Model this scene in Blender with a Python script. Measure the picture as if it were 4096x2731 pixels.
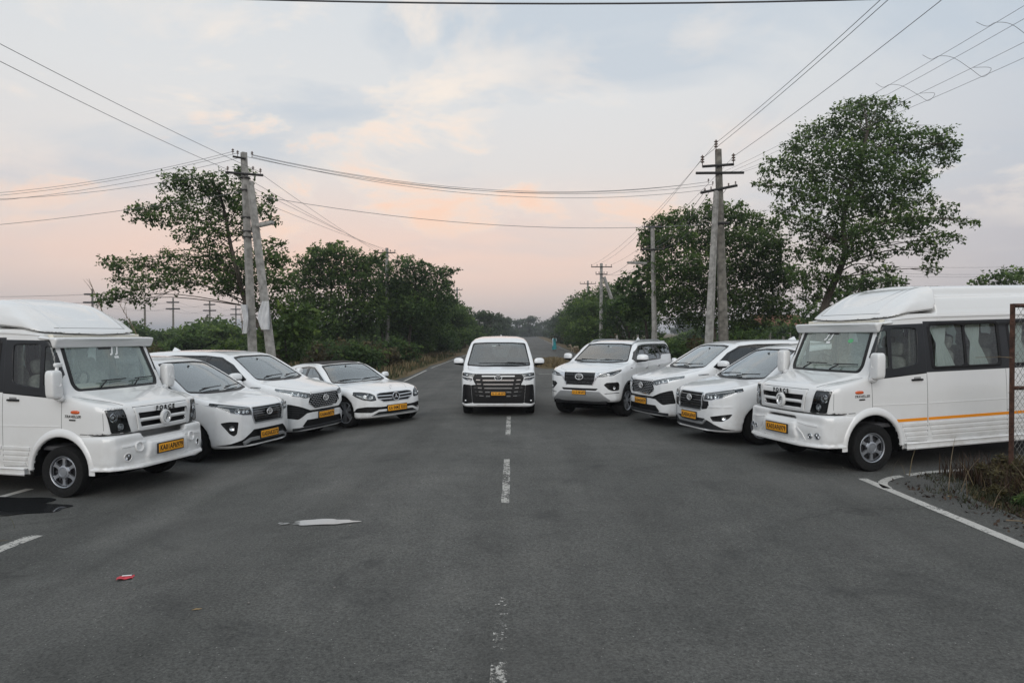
import bpy, bmesh, math, random
import numpy as np
from mathutils import Vector, Matrix
from mathutils.bvhtree import BVHTree
R = math.radians
HAZE = True; SKYZ = 14.7
for o in list(bpy.data.objects): bpy.data.objects.remove(o)
scene = bpy.context.scene
COL = scene.collection

# ------------------------------------------------------------------ camera
cam = bpy.data.cameras.new('camera'); camo = bpy.data.objects.new('camera', cam)
COL.objects.link(camo); scene.camera = camo
cam.lens = 24.0; cam.sensor_width = 36.0; cam.clip_start = 0.1; cam.clip_end = 6000
camo.location = (0, 0, 2.04); camo.rotation_euler = (R(90 - 0.745), 0, 0)

# ------------------------------------------------------------------ sky
W = bpy.data.worlds.new('World'); scene.world = W; W.use_nodes = True
def build_world():
    nt = W.node_tree; nt.nodes.clear(); L = nt.links.new
    def N(t, **k):
        n = nt.nodes.new(t)
        for a, b in k.items(): setattr(n, a, b)
        return n
    def M(op, a, b=None, clamp=False):
        n = N('ShaderNodeMath', operation=op, use_clamp=clamp)
        for i, v in enumerate((a, b)):
            if v is None: continue
            if isinstance(v, (int, float)): n.inputs[i].default_value = v
            else: L(v, n.inputs[i])
        return n.outputs[0]
    def ramp(fac, pts):
        n = N('ShaderNodeValToRGB'); e = n.color_ramp.elements
        while len(e) < len(pts): e.new(0.5)
        for el, (p, c) in zip(e, pts): el.position = p; el.color = (*c, 1)
        L(fac, n.inputs[0]); return n.outputs[0]
    def mix(f, a, b, mode='MIX'):
        n = N('ShaderNodeMix', data_type='RGBA', blend_type=mode)
        for s, v in ((n.inputs[0], f), (n.inputs[6], a), (n.inputs[7], b)):
            if isinstance(v, (int, float)): s.default_value = v
            elif isinstance(v, tuple): s.default_value = (*v, 1)
            else: L(v, s)
        return n.outputs[2]
    tc = N('ShaderNodeTexCoord'); sep = N('ShaderNodeSeparateXYZ'); L(tc.outputs['Generated'], sep.inputs[0])
    x, y, z = sep.outputs
    zc = M('MAXIMUM', z, 0.0)
    # thin high overcast: pale grey-blue above, a pink belt low down on the side away from the sun
    zen = ramp(zc, [(0.0, (.64, .58, .57)), (0.08, (.78, .67, .625)), (0.20, (.81, .765, .74)), (0.32, (.78, .785, .79)), (0.5, (.69, .745, .795)), (1.0, (.63, .72, .80))])
    far = ramp(zc, [(0.0, (.50, .49, .52)), (0.12, (.53, .53, .58)), (0.25, (.58, .62, .68)), (0.45, (.62, .69, .76)), (1.0, (.62, .71, .80))])
    # anti-twilight belt, centred a little to the left of the road
    hx = M('ADD', M('MULTIPLY', x, -0.20), M('MULTIPLY', y, 0.98))
    hl = M('SQRT', M('ADD', M('MULTIPLY', x, x), M('ADD', M('MULTIPLY', y, y), 1e-4)))
    az = M('DIVIDE', hx, hl)
    mr = N('ShaderNodeMapRange', interpolation_type='SMOOTHSTEP'); L(az, mr.inputs[0]); mr.inputs[1].default_value = 0.55; mr.inputs[2].default_value = .97
    base = mix(mr.outputs[0], far, zen)
    pk = ramp(zc, [(0.0, (.0, .0, .0)), (0.05, (.30, .30, .30)), (0.105, (1, 1, 1)), (0.155, (.5, .5, .5)), (0.23, (0, 0, 0))])
    mr2 = N('ShaderNodeMapRange', interpolation_type='SMOOTHSTEP'); L(az, mr2.inputs[0]); mr2.inputs[1].default_value = 0.80; mr2.inputs[2].default_value = 1.0
    # cloud sheet: direction projected on a plane overhead
    den = M('ADD', zc, 0.20)
    cx = M('DIVIDE', x, den); cy = M('DIVIDE', y, den)
    cmb = N('ShaderNodeCombineXYZ'); L(cx, cmb.inputs[0]); L(cy, cmb.inputs[1]); cmb.inputs[2].default_value = SKYZ
    def noise(scale, detail, rough, dist):
        n = N('ShaderNodeTexNoise'); n.inputs['Scale'].default_value = scale; n.inputs['Detail'].default_value = detail
        n.inputs['Roughness'].default_value = rough; n.inputs['Distortion'].default_value = dist; L(cmb.outputs[0], n.inputs['Vector']); return n.outputs[0]
    n1 = noise(2.1, 9, .60, .35); n2 = noise(0.75, 4, .5, .2); n3 = noise(1.15, 6, .55, .5)
    pinkf = M('MULTIPLY', M('MULTIPLY', pk, mr2.outputs[0]), ramp(n2, [(.30, (.35, .35, .35)), (.52, (1, 1, 1))]))
    base = mix(M('MULTIPLY', pinkf, .95), base, (1.0, .71, .59))
    cloudup = ramp(zc, [(0.07, (0, 0, 0)), (0.24, (1, 1, 1))])
    # bluish-grey gaps in the sheet
    lo = ramp(n3, [(.36, (1, 1, 1)), (.50, (0, 0, 0))])
    base = mix(M('MULTIPLY', M('MULTIPLY', lo, cloudup), .62), base, (.53, .61, .70))
    # cream-lit cloud edges in broken patches
    patch = ramp(n2, [(.41, (0, 0, 0)), (.55, (1, 1, 1))])
    hi = M('MULTIPLY', ramp(n1, [(.50, (0, 0, 0)), (.60, (.75, .75, .75)), (.68, (1, 1, 1))]), patch)
    base = mix(M('MULTIPLY', M('MULTIPLY', hi, cloudup), .9), base, (1.02, .90, .79))
    glow = M('MULTIPLY', M('MULTIPLY', ramp(n1, [(.54, (0, 0, 0)), (.66, (1, 1, 1))]), mr2.outputs[0]), ramp(zc, [(.10, (0, 0, 0)), (.17, (1, 1, 1)), (.24, (.8, .8, .8)), (.32, (0, 0, 0))]))
    base = mix(M('MULTIPLY', glow, .95), base, (1.05, .72, .55))
    sky = N('ShaderNodeTexSky', sky_type='NISHITA'); sky.sun_disc = False
    sky.sun_elevation = R(16); sky.sun_rotation = R(186); sky.air_density = 1.4; sky.dust_density = 3.0
    b1 = N('ShaderNodeBackground'); L(sky.outputs[0], b1.inputs[0]); b1.inputs[1].default_value = 0.06
    b2 = N('ShaderNodeBackground'); L(base, b2.inputs[0]); b2.inputs[1].default_value = 1.04
    ms = N('ShaderNodeMixShader'); ms.inputs[0].default_value = 0.93
    L(b1.outputs[0], ms.inputs[1]); L(b2.outputs[0], ms.inputs[2])
    out = N('ShaderNodeOutputWorld'); L(ms.outputs[0], out.inputs[0])
build_world()

# ------------------------------------------------------------------ sun (low, behind the camera, veiled by cloud)
sun = bpy.data.lights.new('sun', 'SUN'); suno = bpy.data.objects.new('sun', sun); COL.objects.link(suno)
sun.energy = 1.2; sun.angle = R(45); sun.color = (1.0, .965, .92)
suno.rotation_euler = (R(90 - 30), 0, R(-6)); suno.location = (0, -20, 30)

vs = scene.view_settings
vs.view_transform = 'Standard'; vs.look = 'None'; vs.exposure = 0.0; vs.gamma = 1.0; vs.use_curve_mapping = False
scene.render.resolution_x = 1024; scene.render.resolution_y = 682

# ------------------------------------------------------------------ materials
MAT = {}
def nodes_of(name):
    m = bpy.data.materials.new(name); m.use_nodes = True; MAT[name] = m
    return m, m.node_tree, m.node_tree.nodes['Principled BSDF']
def plain(name, col, rough=.5, metal=0., spec=.4, coat=0., noise=None, bump=None, backcol=None):
    """procedural material; noise=(scale, amount) mottles the colour, bump=(scale, strength) adds fine relief"""
    m, nt, b = nodes_of(name)
    b.inputs['Base Color'].default_value = (*col, 1); b.inputs['Roughness'].default_value = rough
    b.inputs['Metallic'].default_value = metal; b.inputs['Specular IOR Level'].default_value = spec
    b.inputs['Coat Weight'].default_value = coat; b.inputs['Coat Roughness'].default_value = .06
    L = nt.links.new; tc = nt.nodes.new('ShaderNodeTexCoord')
    src = None
    if noise:
        n = nt.nodes.new('ShaderNodeTexNoise'); n.inputs['Scale'].default_value = noise[0]; n.inputs['Detail'].default_value = 5
        L(tc.outputs['Object'], n.inputs['Vector'])
        r = nt.nodes.new('ShaderNodeValToRGB'); e = r.color_ramp.elements
        e[0].position = .3; e[1].position = .7
        e[0].color = (*[c * (1 - noise[1]) for c in col], 1); e[1].color = (*[min(1, c * (1 + noise[1])) for c in col], 1)
        L(n.outputs[0], r.inputs[0]); src = r.outputs[0]; L(src, b.inputs['Base Color'])
    if bump:
        n = nt.nodes.new('ShaderNodeTexNoise'); n.inputs['Scale'].default_value = bump[0]; n.inputs['Detail'].default_value = 4
        L(tc.outputs['Object'], n.inputs['Vector'])
        bp = nt.nodes.new('ShaderNodeBump'); bp.inputs['Strength'].default_value = bump[1]; bp.inputs['Distance'].default_value = .02
        L(n.outputs[0], bp.inputs['Height']); L(bp.outputs[0], b.inputs['Normal'])
    if backcol:
        g = nt.nodes.new('ShaderNodeNewGeometry'); d = nt.nodes.new('ShaderNodeBsdfDiffuse'); d.inputs[0].default_value = (*backcol, 1)
        mx = nt.nodes.new('ShaderNodeMixShader'); L(g.outputs['Backfacing'], mx.inputs[0]); L(b.outputs[0], mx.inputs[1]); L(d.outputs[0], mx.inputs[2])
        L(mx.outputs[0], nt.nodes['Material Output'].inputs[0])
    return m
def glass(name, tint, refl=1.0, rough=0.01, glare_film=0.0, fcol=(.52, .57, .58)):
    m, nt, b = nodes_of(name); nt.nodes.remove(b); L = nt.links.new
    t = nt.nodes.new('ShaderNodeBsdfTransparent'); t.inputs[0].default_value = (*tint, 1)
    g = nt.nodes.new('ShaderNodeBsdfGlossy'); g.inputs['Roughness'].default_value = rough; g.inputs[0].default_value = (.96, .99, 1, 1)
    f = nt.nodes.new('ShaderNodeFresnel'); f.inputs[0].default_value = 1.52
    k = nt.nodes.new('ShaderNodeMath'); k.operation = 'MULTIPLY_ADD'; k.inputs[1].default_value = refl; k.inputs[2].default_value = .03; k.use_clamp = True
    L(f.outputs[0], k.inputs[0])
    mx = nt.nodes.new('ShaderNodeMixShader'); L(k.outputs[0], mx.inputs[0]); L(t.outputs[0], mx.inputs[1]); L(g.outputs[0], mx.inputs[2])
    if glare_film:  # pale diffuse layer: dust plus painted sky glare and haze
        d = nt.nodes.new('ShaderNodeBsdfDiffuse'); d.inputs[0].default_value = (*fcol, 1); m2 = nt.nodes.new('ShaderNodeMixShader'); m2.inputs[0].default_value = glare_film
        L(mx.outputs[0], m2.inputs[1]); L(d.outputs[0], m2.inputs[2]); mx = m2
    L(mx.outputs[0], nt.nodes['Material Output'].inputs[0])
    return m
def paint(name, col, inside=None):
    """car paint under clear coat, with road dust gathered in soft patches low on the panels; trim colour on the inside"""
    m, nt, b = nodes_of(name); L = nt.links.new
    tc = nt.nodes.new('ShaderNodeTexCoord'); sp = nt.nodes.new('ShaderNodeSeparateXYZ'); L(tc.outputs['Object'], sp.inputs[0])
    n = nt.nodes.new('ShaderNodeTexNoise'); n.inputs['Scale'].default_value = 3.5; n.inputs['Detail'].default_value = 8; n.inputs['Roughness'].default_value = .65
    L(tc.outputs['Object'], n.inputs['Vector'])
    mr = nt.nodes.new('ShaderNodeMapRange'); mr.inputs[1].default_value = .95; mr.inputs[2].default_value = .25; mr.inputs[3].default_value = 0; mr.inputs[4].default_value = .5
    L(sp.outputs[2], mr.inputs[0])
    r = nt.nodes.new('ShaderNodeMapRange'); r.inputs[1].default_value = .42; r.inputs[2].default_value = .75; L(n.outputs[0], r.inputs[0])
    mu = nt.nodes.new('ShaderNodeMath'); mu.operation = 'MULTIPLY'; L(mr.outputs[0], mu.inputs[0]); L(r.outputs[0], mu.inputs[1])
    ad = nt.nodes.new('ShaderNodeMath'); ad.operation = 'MULTIPLY_ADD'; L(r.outputs[0], ad.inputs[0]); ad.inputs[1].default_value = .05; L(mu.outputs[0], ad.inputs[2])
    mx = nt.nodes.new('ShaderNodeMix'); mx.data_type = 'RGBA'; L(ad.outputs[0], mx.inputs[0]); mx.inputs[6].default_value = (*col, 1); mx.inputs[7].default_value = (.42, .38, .33, 1)
    L(mx.outputs[2], b.inputs['Base Color'])
    b.inputs['Roughness'].default_value = .32; b.inputs['Coat Weight'].default_value = 1.0; b.inputs['Coat Roughness'].default_value = .04
    if inside is None: return m
    g = nt.nodes.new('ShaderNodeNewGeometry'); d = nt.nodes.new('ShaderNodeBsdfDiffuse'); d.inputs[0].default_value = (*inside, 1)
    ms = nt.nodes.new('ShaderNodeMixShader'); L(g.outputs['Backfacing'], ms.inputs[0]); L(b.outputs[0], ms.inputs[1]); L(d.outputs[0], ms.inputs[2])
    L(ms.outputs[0], nt.nodes['Material Output'].inputs[0])
    return m
paint('paint', (.79, .805, .815), (.30, .29, .28)); paint('van_paint', (.76, .765, .76), (.62, .60, .55)); paint('trim_paint', (.76, .765, .76))
plain('black_roof', (.022, .018, .017), .55, spec=.12, noise=(60, .5), backcol=(.2, .2, .2))
plain('black', (.008, .008, .009), .42, spec=.3, noise=(30, .3)); plain('gloss_black', (.010, .011, .012), .12, coat=.5)
plain('band', (.018, .02, .023), .30); plain('seam', (.06, .06, .06), .8); plain('seam_soft', (.26, .26, .26), .8)
plain('chrome', (.78, .79, .80), .10, metal=1.0); plain('satin', (.52, .54, .56), .32, metal=.85)
plain('dark_chrome', (.22, .23, .24), .16, metal=1.0); plain('bar_chrome', (.55, .56, .57), .16, metal=1.0); plain('grey_plastic', (.030, .032, .035), .55, spec=.3)
plain('skid', (.38, .39, .40), .42, metal=.5); plain('wheel_silver', (.42, .44, .47), .36, metal=.75); plain('badge_silver', (.80, .81, .82), .42, metal=.3); plain('wheel_dark', (.05, .05, .055), .4, metal=.4)
plain('tyre', (.014, .014, .014), .85, spec=.15, noise=(40, .35), bump=(120, .3)); plain('well', (.005, .005, .005), .95, spec=.05)
plain('lamp_bucket', (.06, .065, .07), .25, metal=.7); plain('reflector', (.86, .87, .88), .08, metal=1.0); plain('lamp_white', (.75, .77, .78), .3)
plain('orange_lamp', (.62, .10, .02), .2, coat=.6); plain('red_lamp', (.35, .012, .01), .2, coat=.6)
plain('plate_yellow', (.80, .36, .02), .45, noise=(12, .12)); plain('plate_black', (.012, .012, .012), .5); plain('stripe_orange', (.83, .28, .008), .4)
plain('cream', (.74, .71, .62), .7, noise=(8, .1)); plain('seat_grey', (.36, .36, .34), .85, noise=(25, .18)); plain('seat_dark', (.07, .07, .075), .8, noise=(20, .2))
plain('seat_beige', (.40, .35, .28), .8, noise=(20, .15)); plain('dash_dark', (.035, .035, .037), .7, noise=(20, .2)); plain('curtain', (.66, .71, .70), .85)
plain('sticker', (.82, .84, .84), .5); plain('sticker_green', (.12, .45, .20), .5)
glass('screen_glass', (.74, .82, .80), 2.4, glare_film=.11); glass('van_glass', (.88, .96, .93), 2.0, glare_film=.20, fcol=(.52, .66, .60)); glass('dark_glass', (.26, .30, .31), 1.3); glass('lens', (.90, .92, .93), .8)
glass('van_side_glass', (.72, .78, .76), .9)

# ------------------------------------------------------------------ object helpers
def mesh_of(name, v, f, mat, smooth=True, mats=None, fm=None):
    me = bpy.data.meshes.new(name); me.from_pydata([tuple(p) for p in v], [], [tuple(q) for q in f])
    if mats:
        for m in mats: me.materials.append(MAT[m])
    else: me.materials.append(MAT[mat])
    if fm is not None: me.polygons.foreach_set('material_index', np.asarray(fm, np.int32))
    if smooth:
        me.polygons.foreach_set('use_smooth', np.ones(len(me.polygons), bool))
        if smooth == 'angle': me.set_sharp_from_angle(angle=R(35))
    me.update(); return me
def link(me, name, parent=None, loc=None, rot=None):
    o = bpy.data.objects.new(name, me); COL.objects.link(o)
    if parent is not None: o.parent = parent
    if loc is not None: o.location = loc
    if rot is not None: o.rotation_euler = rot
    return o
def tag(o, label=None, cat=None, group=None, kind=None):
    for k, v in (('label', label), ('category', cat), ('group', group), ('kind', kind)):
        if v: o[k] = v
    return o
def empty(name, loc=(0, 0, 0), rz=0, **k):
    o = bpy.data.objects.new(name, None); COL.objects.link(o); o.location = loc; o.rotation_euler = (0, 0, rz)
    o.empty_display_size = .2
    return tag(o, **k)
def copy_tree(o, parent=None):
    c = o.copy(); COL.objects.link(c); c.parent = parent
    for ch in list(o.children): copy_tree(ch, c)
    return c
class MB:
    """collects boxes, tubes and lathes into one mesh"""
    def __init__(s): s.v = []; s.f = []; s.g = []
    def add(s, v, f):
        b = len(s.v); s.g.append((b, len(s.f), len(v), len(f))); s.v += [tuple(p) for p in v]; s.f += [tuple(i + b for i in q) for q in f]; return s
    def box(s, x0, x1, y0, y1, z0, z1, c=0.0, M=None):
        """box with chamfered edges"""
        bm = bmesh.new(); bmesh.ops.create_cube(bm, size=1)
        for v in bm.verts: v.co = Vector(((x0 + x1) / 2 + v.co.x * (x1 - x0), (y0 + y1) / 2 + v.co.y * (y1 - y0), (z0 + z1) / 2 + v.co.z * (z1 - z0)))
        if c: bmesh.ops.bevel(bm, geom=list(bm.edges), offset=min(c, .45 * min(abs(x1 - x0), abs(y1 - y0), abs(z1 - z0))), segments=2, affect='EDGES', profile=.6)
        if M is not None: bm.transform(M)
        bm.verts.index_update(); s.add([v.co[:] for v in bm.verts], [[v.index for v in f.verts] for f in bm.faces]); bm.free(); return s
    def tube(s, pts, r, n=8, caps=True, flat=1.0):
        pts = [Vector(p) for p in pts]; rs = r if hasattr(r, '__len__') else [r] * len(pts)
        v = []; f = []; up = None
        for i, p in enumerate(pts):
            t = (pts[min(i + 1, len(pts) - 1)] - pts[max(i - 1, 0)]).normalized()
            if up is None:
                a = Vector((0, 0, 1)) if abs(t.z) < .9 else Vector((1, 0, 0)); up = t.cross(a).normalized()
            up = (up - t * up.dot(t)).normalized(); w = t.cross(up)
            for k in range(n):
                a = 2 * math.pi * k / n; v.append(p + up * math.cos(a) * rs[i] + w * math.sin(a) * rs[i] * flat)
        for i in range(len(pts) - 1):
            for k in range(n): f.append((i * n + k, i * n + (k + 1) % n, (i + 1) * n + (k + 1) % n, (i + 1) * n + k))
        if caps: f.append(tuple(range(n))[::-1]); f.append(tuple(range((len(pts) - 1) * n, len(pts) * n)))
        return s.add(v, f)
    def lathe(s, prof, n=24, M=None, cap=False, sx=1.0, sy=1.0):
        """profile (r, h) turned about local z"""
        v = []; f = []
        for r, h in prof:
            for k in range(n):
                a = 2 * math.pi * k / n; v.append(Vector((r * math.cos(a) * sx, r * math.sin(a) * sy, h)))
        for i in range(len(prof) - 1):
            for k in range(n): f.append((i * n + k, i * n + (k + 1) % n, (i + 1) * n + (k + 1) % n, (i + 1) * n + k))
        if cap: f.append(tuple(range((len(prof) - 1) * n, len(prof) * n)))
        if M is not None: v = [M @ p for p in v]
        return s.add(v, f)
    def torus(s, r, t, M=None, n=24, m=8, sx=1.0, sy=1.0):
        return s.lathe([(r + t * math.cos(2 * math.pi * k / m), t * math.sin(2 * math.pi * k / m)) for k in range(m + 1)], n, M, sx=sx, sy=sy)
    def prism(s, poly, t0, t1, M=None):
        """2D polygon extruded from t0 to t1 along local z"""
        n = len(poly); v = [Vector((a, b, t0)) for a, b in poly] + [Vector((a, b, t1)) for a, b in poly]
        f = [tuple(range(n))[::-1], tuple(range(n, 2 * n))] + [(i, (i + 1) % n, n + (i + 1) % n, n + i) for i in range(n)]
        if M is not None: v = [M @ p for p in v]
        return s.add(v, f)
    def mesh(s, name, mat, smooth='angle'): return mesh_of(name, s.v, s.f, mat, smooth)
    def build(s, name, mat, parent=None, smooth='angle', loc=None, rot=None): return link(s.mesh(name, mat, smooth), name, parent, loc, rot)
def build_each(m, name, mat, parent=None, smooth='angle'):
    """every piece collected in m as an object of its own"""
    for b, fb, nv, nf in m.g:
        link(mesh_of(name, m.v[b:b + nv], [[i - b for i in q] for q in m.f[fb:fb + nf]], mat, smooth), name, parent)
def axis_m(loc, zdir, xdir=None):
    """frame whose local z points along zdir"""
    z = Vector(zdir).normalized(); x = Vector(xdir) if xdir else (Vector((0, 0, 1)) if abs(z.z) < .9 else Vector((1, 0, 0)))
    x = (x - z * x.dot(z)).normalized(); y = z.cross(x)
    return Matrix(((x.x, y.x, z.x, loc[0]), (x.y, y.y, z.y, loc[1]), (x.z, y.z, z.z, loc[2]), (0, 0, 0, 1)))
_txt = {}
def text_geo(s, size=1.0, offset=0.0, shear=0.0, space=1.0, sx=1.0):
    """built-in font outline as a flat triangulated mesh centred on the origin"""
    key = (s, size, offset, shear, space, sx)
    if key not in _txt:
        c = bpy.data.curves.new('t', 'FONT'); c.body = s; c.size = size; c.offset = offset; c.shear = shear; c.space_character = space
        c.align_x = 'CENTER'; c.align_y = 'CENTER'; c.resolution_u = 3
        o = bpy.data.objects.new('t', c); COL.objects.link(o); dg = bpy.context.evaluated_depsgraph_get()
        me = o.evaluated_get(dg).to_mesh()
        _txt[key] = ([(v.co.x * sx, v.co.y, 0.) for v in me.vertices], [tuple(p.vertices) for p in me.polygons])
        o.evaluated_get(dg).to_mesh_clear(); bpy.data.objects.remove(o); bpy.data.curves.remove(c)
    return _txt[key]
def catmull(pts, n=8, closed=False):
    P = [np.array(p, float) for p in pts]; m = len(P); out = []
    for i in range(m if closed else m - 1):
        a, b, c, d = (P[(i - 1) % m] if closed or i else P[0], P[i], P[(i + 1) % m], P[(i + 2) % m] if closed or i + 2 < m else P[-1])
        for k in range(n):
            t = k / n; out.append(.5 * ((2 * b) + (-a + c) * t + (2 * a - 5 * b + 4 * c - d) * t * t + (-a + 3 * b - 3 * c + d) * t ** 3))
    if not closed: out.append(P[-1])
    return out
def rnd(poly, r, n=4):
    """polygon with rounded corners"""
    out = []; m = len(poly); rr = r if hasattr(r, '__len__') else [r] * m
    for i in range(m):
        p = np.array(poly[i], float); a = np.array(poly[i - 1], float) - p; b = np.array(poly[(i + 1) % m], float) - p
        la, lb = np.linalg.norm(a), np.linalg.norm(b); q = min(rr[i], la * .45, lb * .45)
        if q < 1e-4: out.append(tuple(p)); continue
        A = p + a / la * q; B = p + b / lb * q
        for k in range(n + 1):
            t = k / n; out.append(tuple((1 - t) ** 2 * A + 2 * t * (1 - t) * p + t * t * B))
    return out
# ------------------------------------------------------------------ sculpting: distance fields -> smooth shells
def sdf_poly(P, a, b):
    P = np.asarray(P, np.float64); d = np.full(a.shape, 1e9); ins = np.zeros(a.shape, bool)
    n = len(P)
    for i in range(n):
        x0, y0 = P[i]; x1, y1 = P[(i + 1) % n]; ex, ey = x1 - x0, y1 - y0; l2 = ex * ex + ey * ey
        if l2 < 1e-12: continue
        wx, wy = a - x0, b - y0; t = np.clip((wx * ex + wy * ey) / l2, 0, 1)
        d = np.minimum(d, (wx - ex * t) ** 2 + (wy - ey * t) ** 2)
        if y0 != y1:
            c = (b >= min(y0, y1)) & (b < max(y0, y1)) & (a < x0 + (b - y0) * ex / ey)
            ins ^= c
    d = np.sqrt(d); return np.where(ins, -d, d)
def smax(a, b, k):
    h = np.maximum(k - np.abs(a - b), 0) / k
    return np.maximum(a, b) + h * h * k * .25
def smin(a, b, k): return -smax(-a, -b, k)
class Grid:
    def __init__(s, x0, x1, yw, z0, z1, h):
        s.h = h; s.x = np.arange(x0, x1 + h, h); s.y = (np.arange(int(yw / h) + 2) + .5) * h; s.z = np.arange(z0, z1 + h, h)
        s.X = s.x[:, None, None]; s.Y = s.y[None, :, None]; s.Z = s.z[None, None, :]
    def side(s, poly, bow=0., crown=0., smooth=0):
        if smooth: poly = catmull(poly, smooth, True)
        m = .3; h = s.h; xs = np.arange(s.x[0] - m, s.x[-1] + m, h); zs = np.arange(s.z[0] - m, s.z[-1] + m, h)
        T = sdf_poly(poly, xs[:, None] + 0 * zs[None], zs[None] + 0 * xs[:, None])
        yy = s.Y * s.Y
        xq = np.clip((s.X + bow * yy - xs[0]) / h + 0 * s.Z, 0, len(xs) - 1.001); zq = np.clip((s.Z + crown * yy - zs[0]) / h + 0 * s.X, 0, len(zs) - 1.001)
        i = xq.astype(int); k = zq.astype(int); u = xq - i; w = zq - k
        return T[i, k] * (1 - u) * (1 - w) + T[i + 1, k] * u * (1 - w) + T[i, k + 1] * (1 - u) * w + T[i + 1, k + 1] * u * w
    def plan(s, half):
        P = list(half) + [(x, -y) for x, y in half[::-1]]
        return sdf_poly(P, s.x[:, None] + 0 * s.y[None], s.y[None] + 0 * s.x[:, None])[:, :, None]
    def front(s, half):
        P = list(half) + [(-y, z) for y, z in half[::-1]]
        return sdf_poly(P, s.y[:, None] + 0 * s.z[None], s.z[None] + 0 * s.y[:, None])[None]
    def side2(s, poly):
        return sdf_poly(poly, s.x[:, None] + 0 * s.z[None], s.z[None] + 0 * s.x[:, None])[:, None, :]
    def circ(s, cx, cz, r): return (np.sqrt((s.X - cx) ** 2 + (s.Z - cz) ** 2) - r)
    def net(s, f, full=False):
        f = (f if full else np.concatenate([f[:, ::-1], f], 1)).astype(np.float64); h = s.h
        org = np.array([s.x[0], s.y[0] if full else -s.y[-1], s.z[0]]); S = f < 0; nx, ny, nz = f.shape
        c = lambda A, i, j, k: A[i:nx - 1 + i, j:ny - 1 + j, k:nz - 1 + k]
        cs = [(i, j, k) for i in (0, 1) for j in (0, 1) for k in (0, 1)]
        cnt = sum(c(S, *q).astype(np.int8) for q in cs); act = (cnt > 0) & (cnt < 8)
        I, J, K = np.nonzero(act); idx = np.full(act.shape, -1, np.int64); idx[I, J, K] = np.arange(len(I))
        pos = np.zeros((len(I), 3)); num = np.zeros(len(I))
        for a in range(3):
            for q in cs:
                if q[a]: continue
                q2 = list(q); q2[a] = 1
                fa = f[I + q[0], J + q[1], K + q[2]]; fb = f[I + q2[0], J + q2[1], K + q2[2]]; cr = (fa < 0) != (fb < 0)
                t = np.where(cr, fa / np.where(cr, fa - fb, 1), 0); p = np.stack([I + q[0], J + q[1], K + q[2]], 1).astype(float); p[:, a] += t
                pos += p * cr[:, None]; num += cr
        V = pos / num[:, None]
        def samp(P):
            P = np.clip(P, 0, np.array(f.shape) - 1.001); i = P.astype(int); u = P - i; r = 0
            for q in cs:
                w = 1
                for a in range(3): w = w * (u[:, a] if q[a] else 1 - u[:, a])
                r = r + w * f[i[:, 0] + q[0], i[:, 1] + q[1], i[:, 2] + q[2]]
            return r
        E3 = np.eye(3) * .6
        for _ in range(3):
            g = np.stack([(samp(V + E3[a]) - samp(V - E3[a])) / 1.2 for a in range(3)], 1) / h
            st = (samp(V) / np.maximum((g * g).sum(1), .2))[:, None] * g / h
            V = V - np.clip(st, -.5, .5)
        faces = []
        ax = [((1, 0, 0), (0, 1, 0), (0, 0, 1)), ((0, 1, 0), (0, 0, 1), (1, 0, 0)), ((0, 0, 1), (1, 0, 0), (0, 1, 0))]
        for d, b, cc in ax:
            A = S[:nx - d[0], :ny - d[1], :nz - d[2]]; B = S[d[0]:, d[1]:, d[2]:]
            P = np.argwhere(A != B); P = P[(P[:, 0] >= b[0] + cc[0]) & (P[:, 1] >= b[1] + cc[1]) & (P[:, 2] >= b[2] + cc[2])]
            lim = np.array(idx.shape); P = P[(P < lim).all(1)]
            b = np.array(b); cc = np.array(cc)
            g = lambda Q: idx[Q[:, 0], Q[:, 1], Q[:, 2]]
            q = np.stack([g(P - b - cc), g(P - cc), g(P), g(P - b)], 1)
            fl = ~A[P[:, 0], P[:, 1], P[:, 2]]; q[fl] = q[fl][:, ::-1]
            faces.append(q)
        F = np.concatenate(faces); F = F[(F >= 0).all(1)]
        return V * h + org, F
VIEW = {'front': Vector((1, 0, 0)), 'rear': Vector((-1, 0, 0)), 'left': Vector((0, 1, 0)), 'right': Vector((0, -1, 0)), 'top': Vector((0, 0, 1))}
PROJ = {'front': lambda c: (c[1], c[2]), 'rear': lambda c: (c[1], c[2]), 'left': lambda c: (c[0], c[2]), 'right': lambda c: (c[0], c[2]), 'top': lambda c: (c[0], c[1])}
UNP = {'front': lambda a, b, d: Vector((d, a, b)), 'rear': lambda a, b, d: Vector((-d, a, b)), 'left': lambda a, b, d: Vector((a, d, b)), 'right': lambda a, b, d: Vector((a, -d, b)), 'top': lambda a, b, d: Vector((a, b, d))}
def in_poly(P, a, b):
    r = False; n = len(P); j = n - 1
    for i in range(n):
        xi, yi = P[i]; xj, yj = P[j]
        if (yi > b) != (yj > b) and a < (xj - xi) * (b - yi) / (yj - yi) + xi: r = not r
        j = i
    return r
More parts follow.
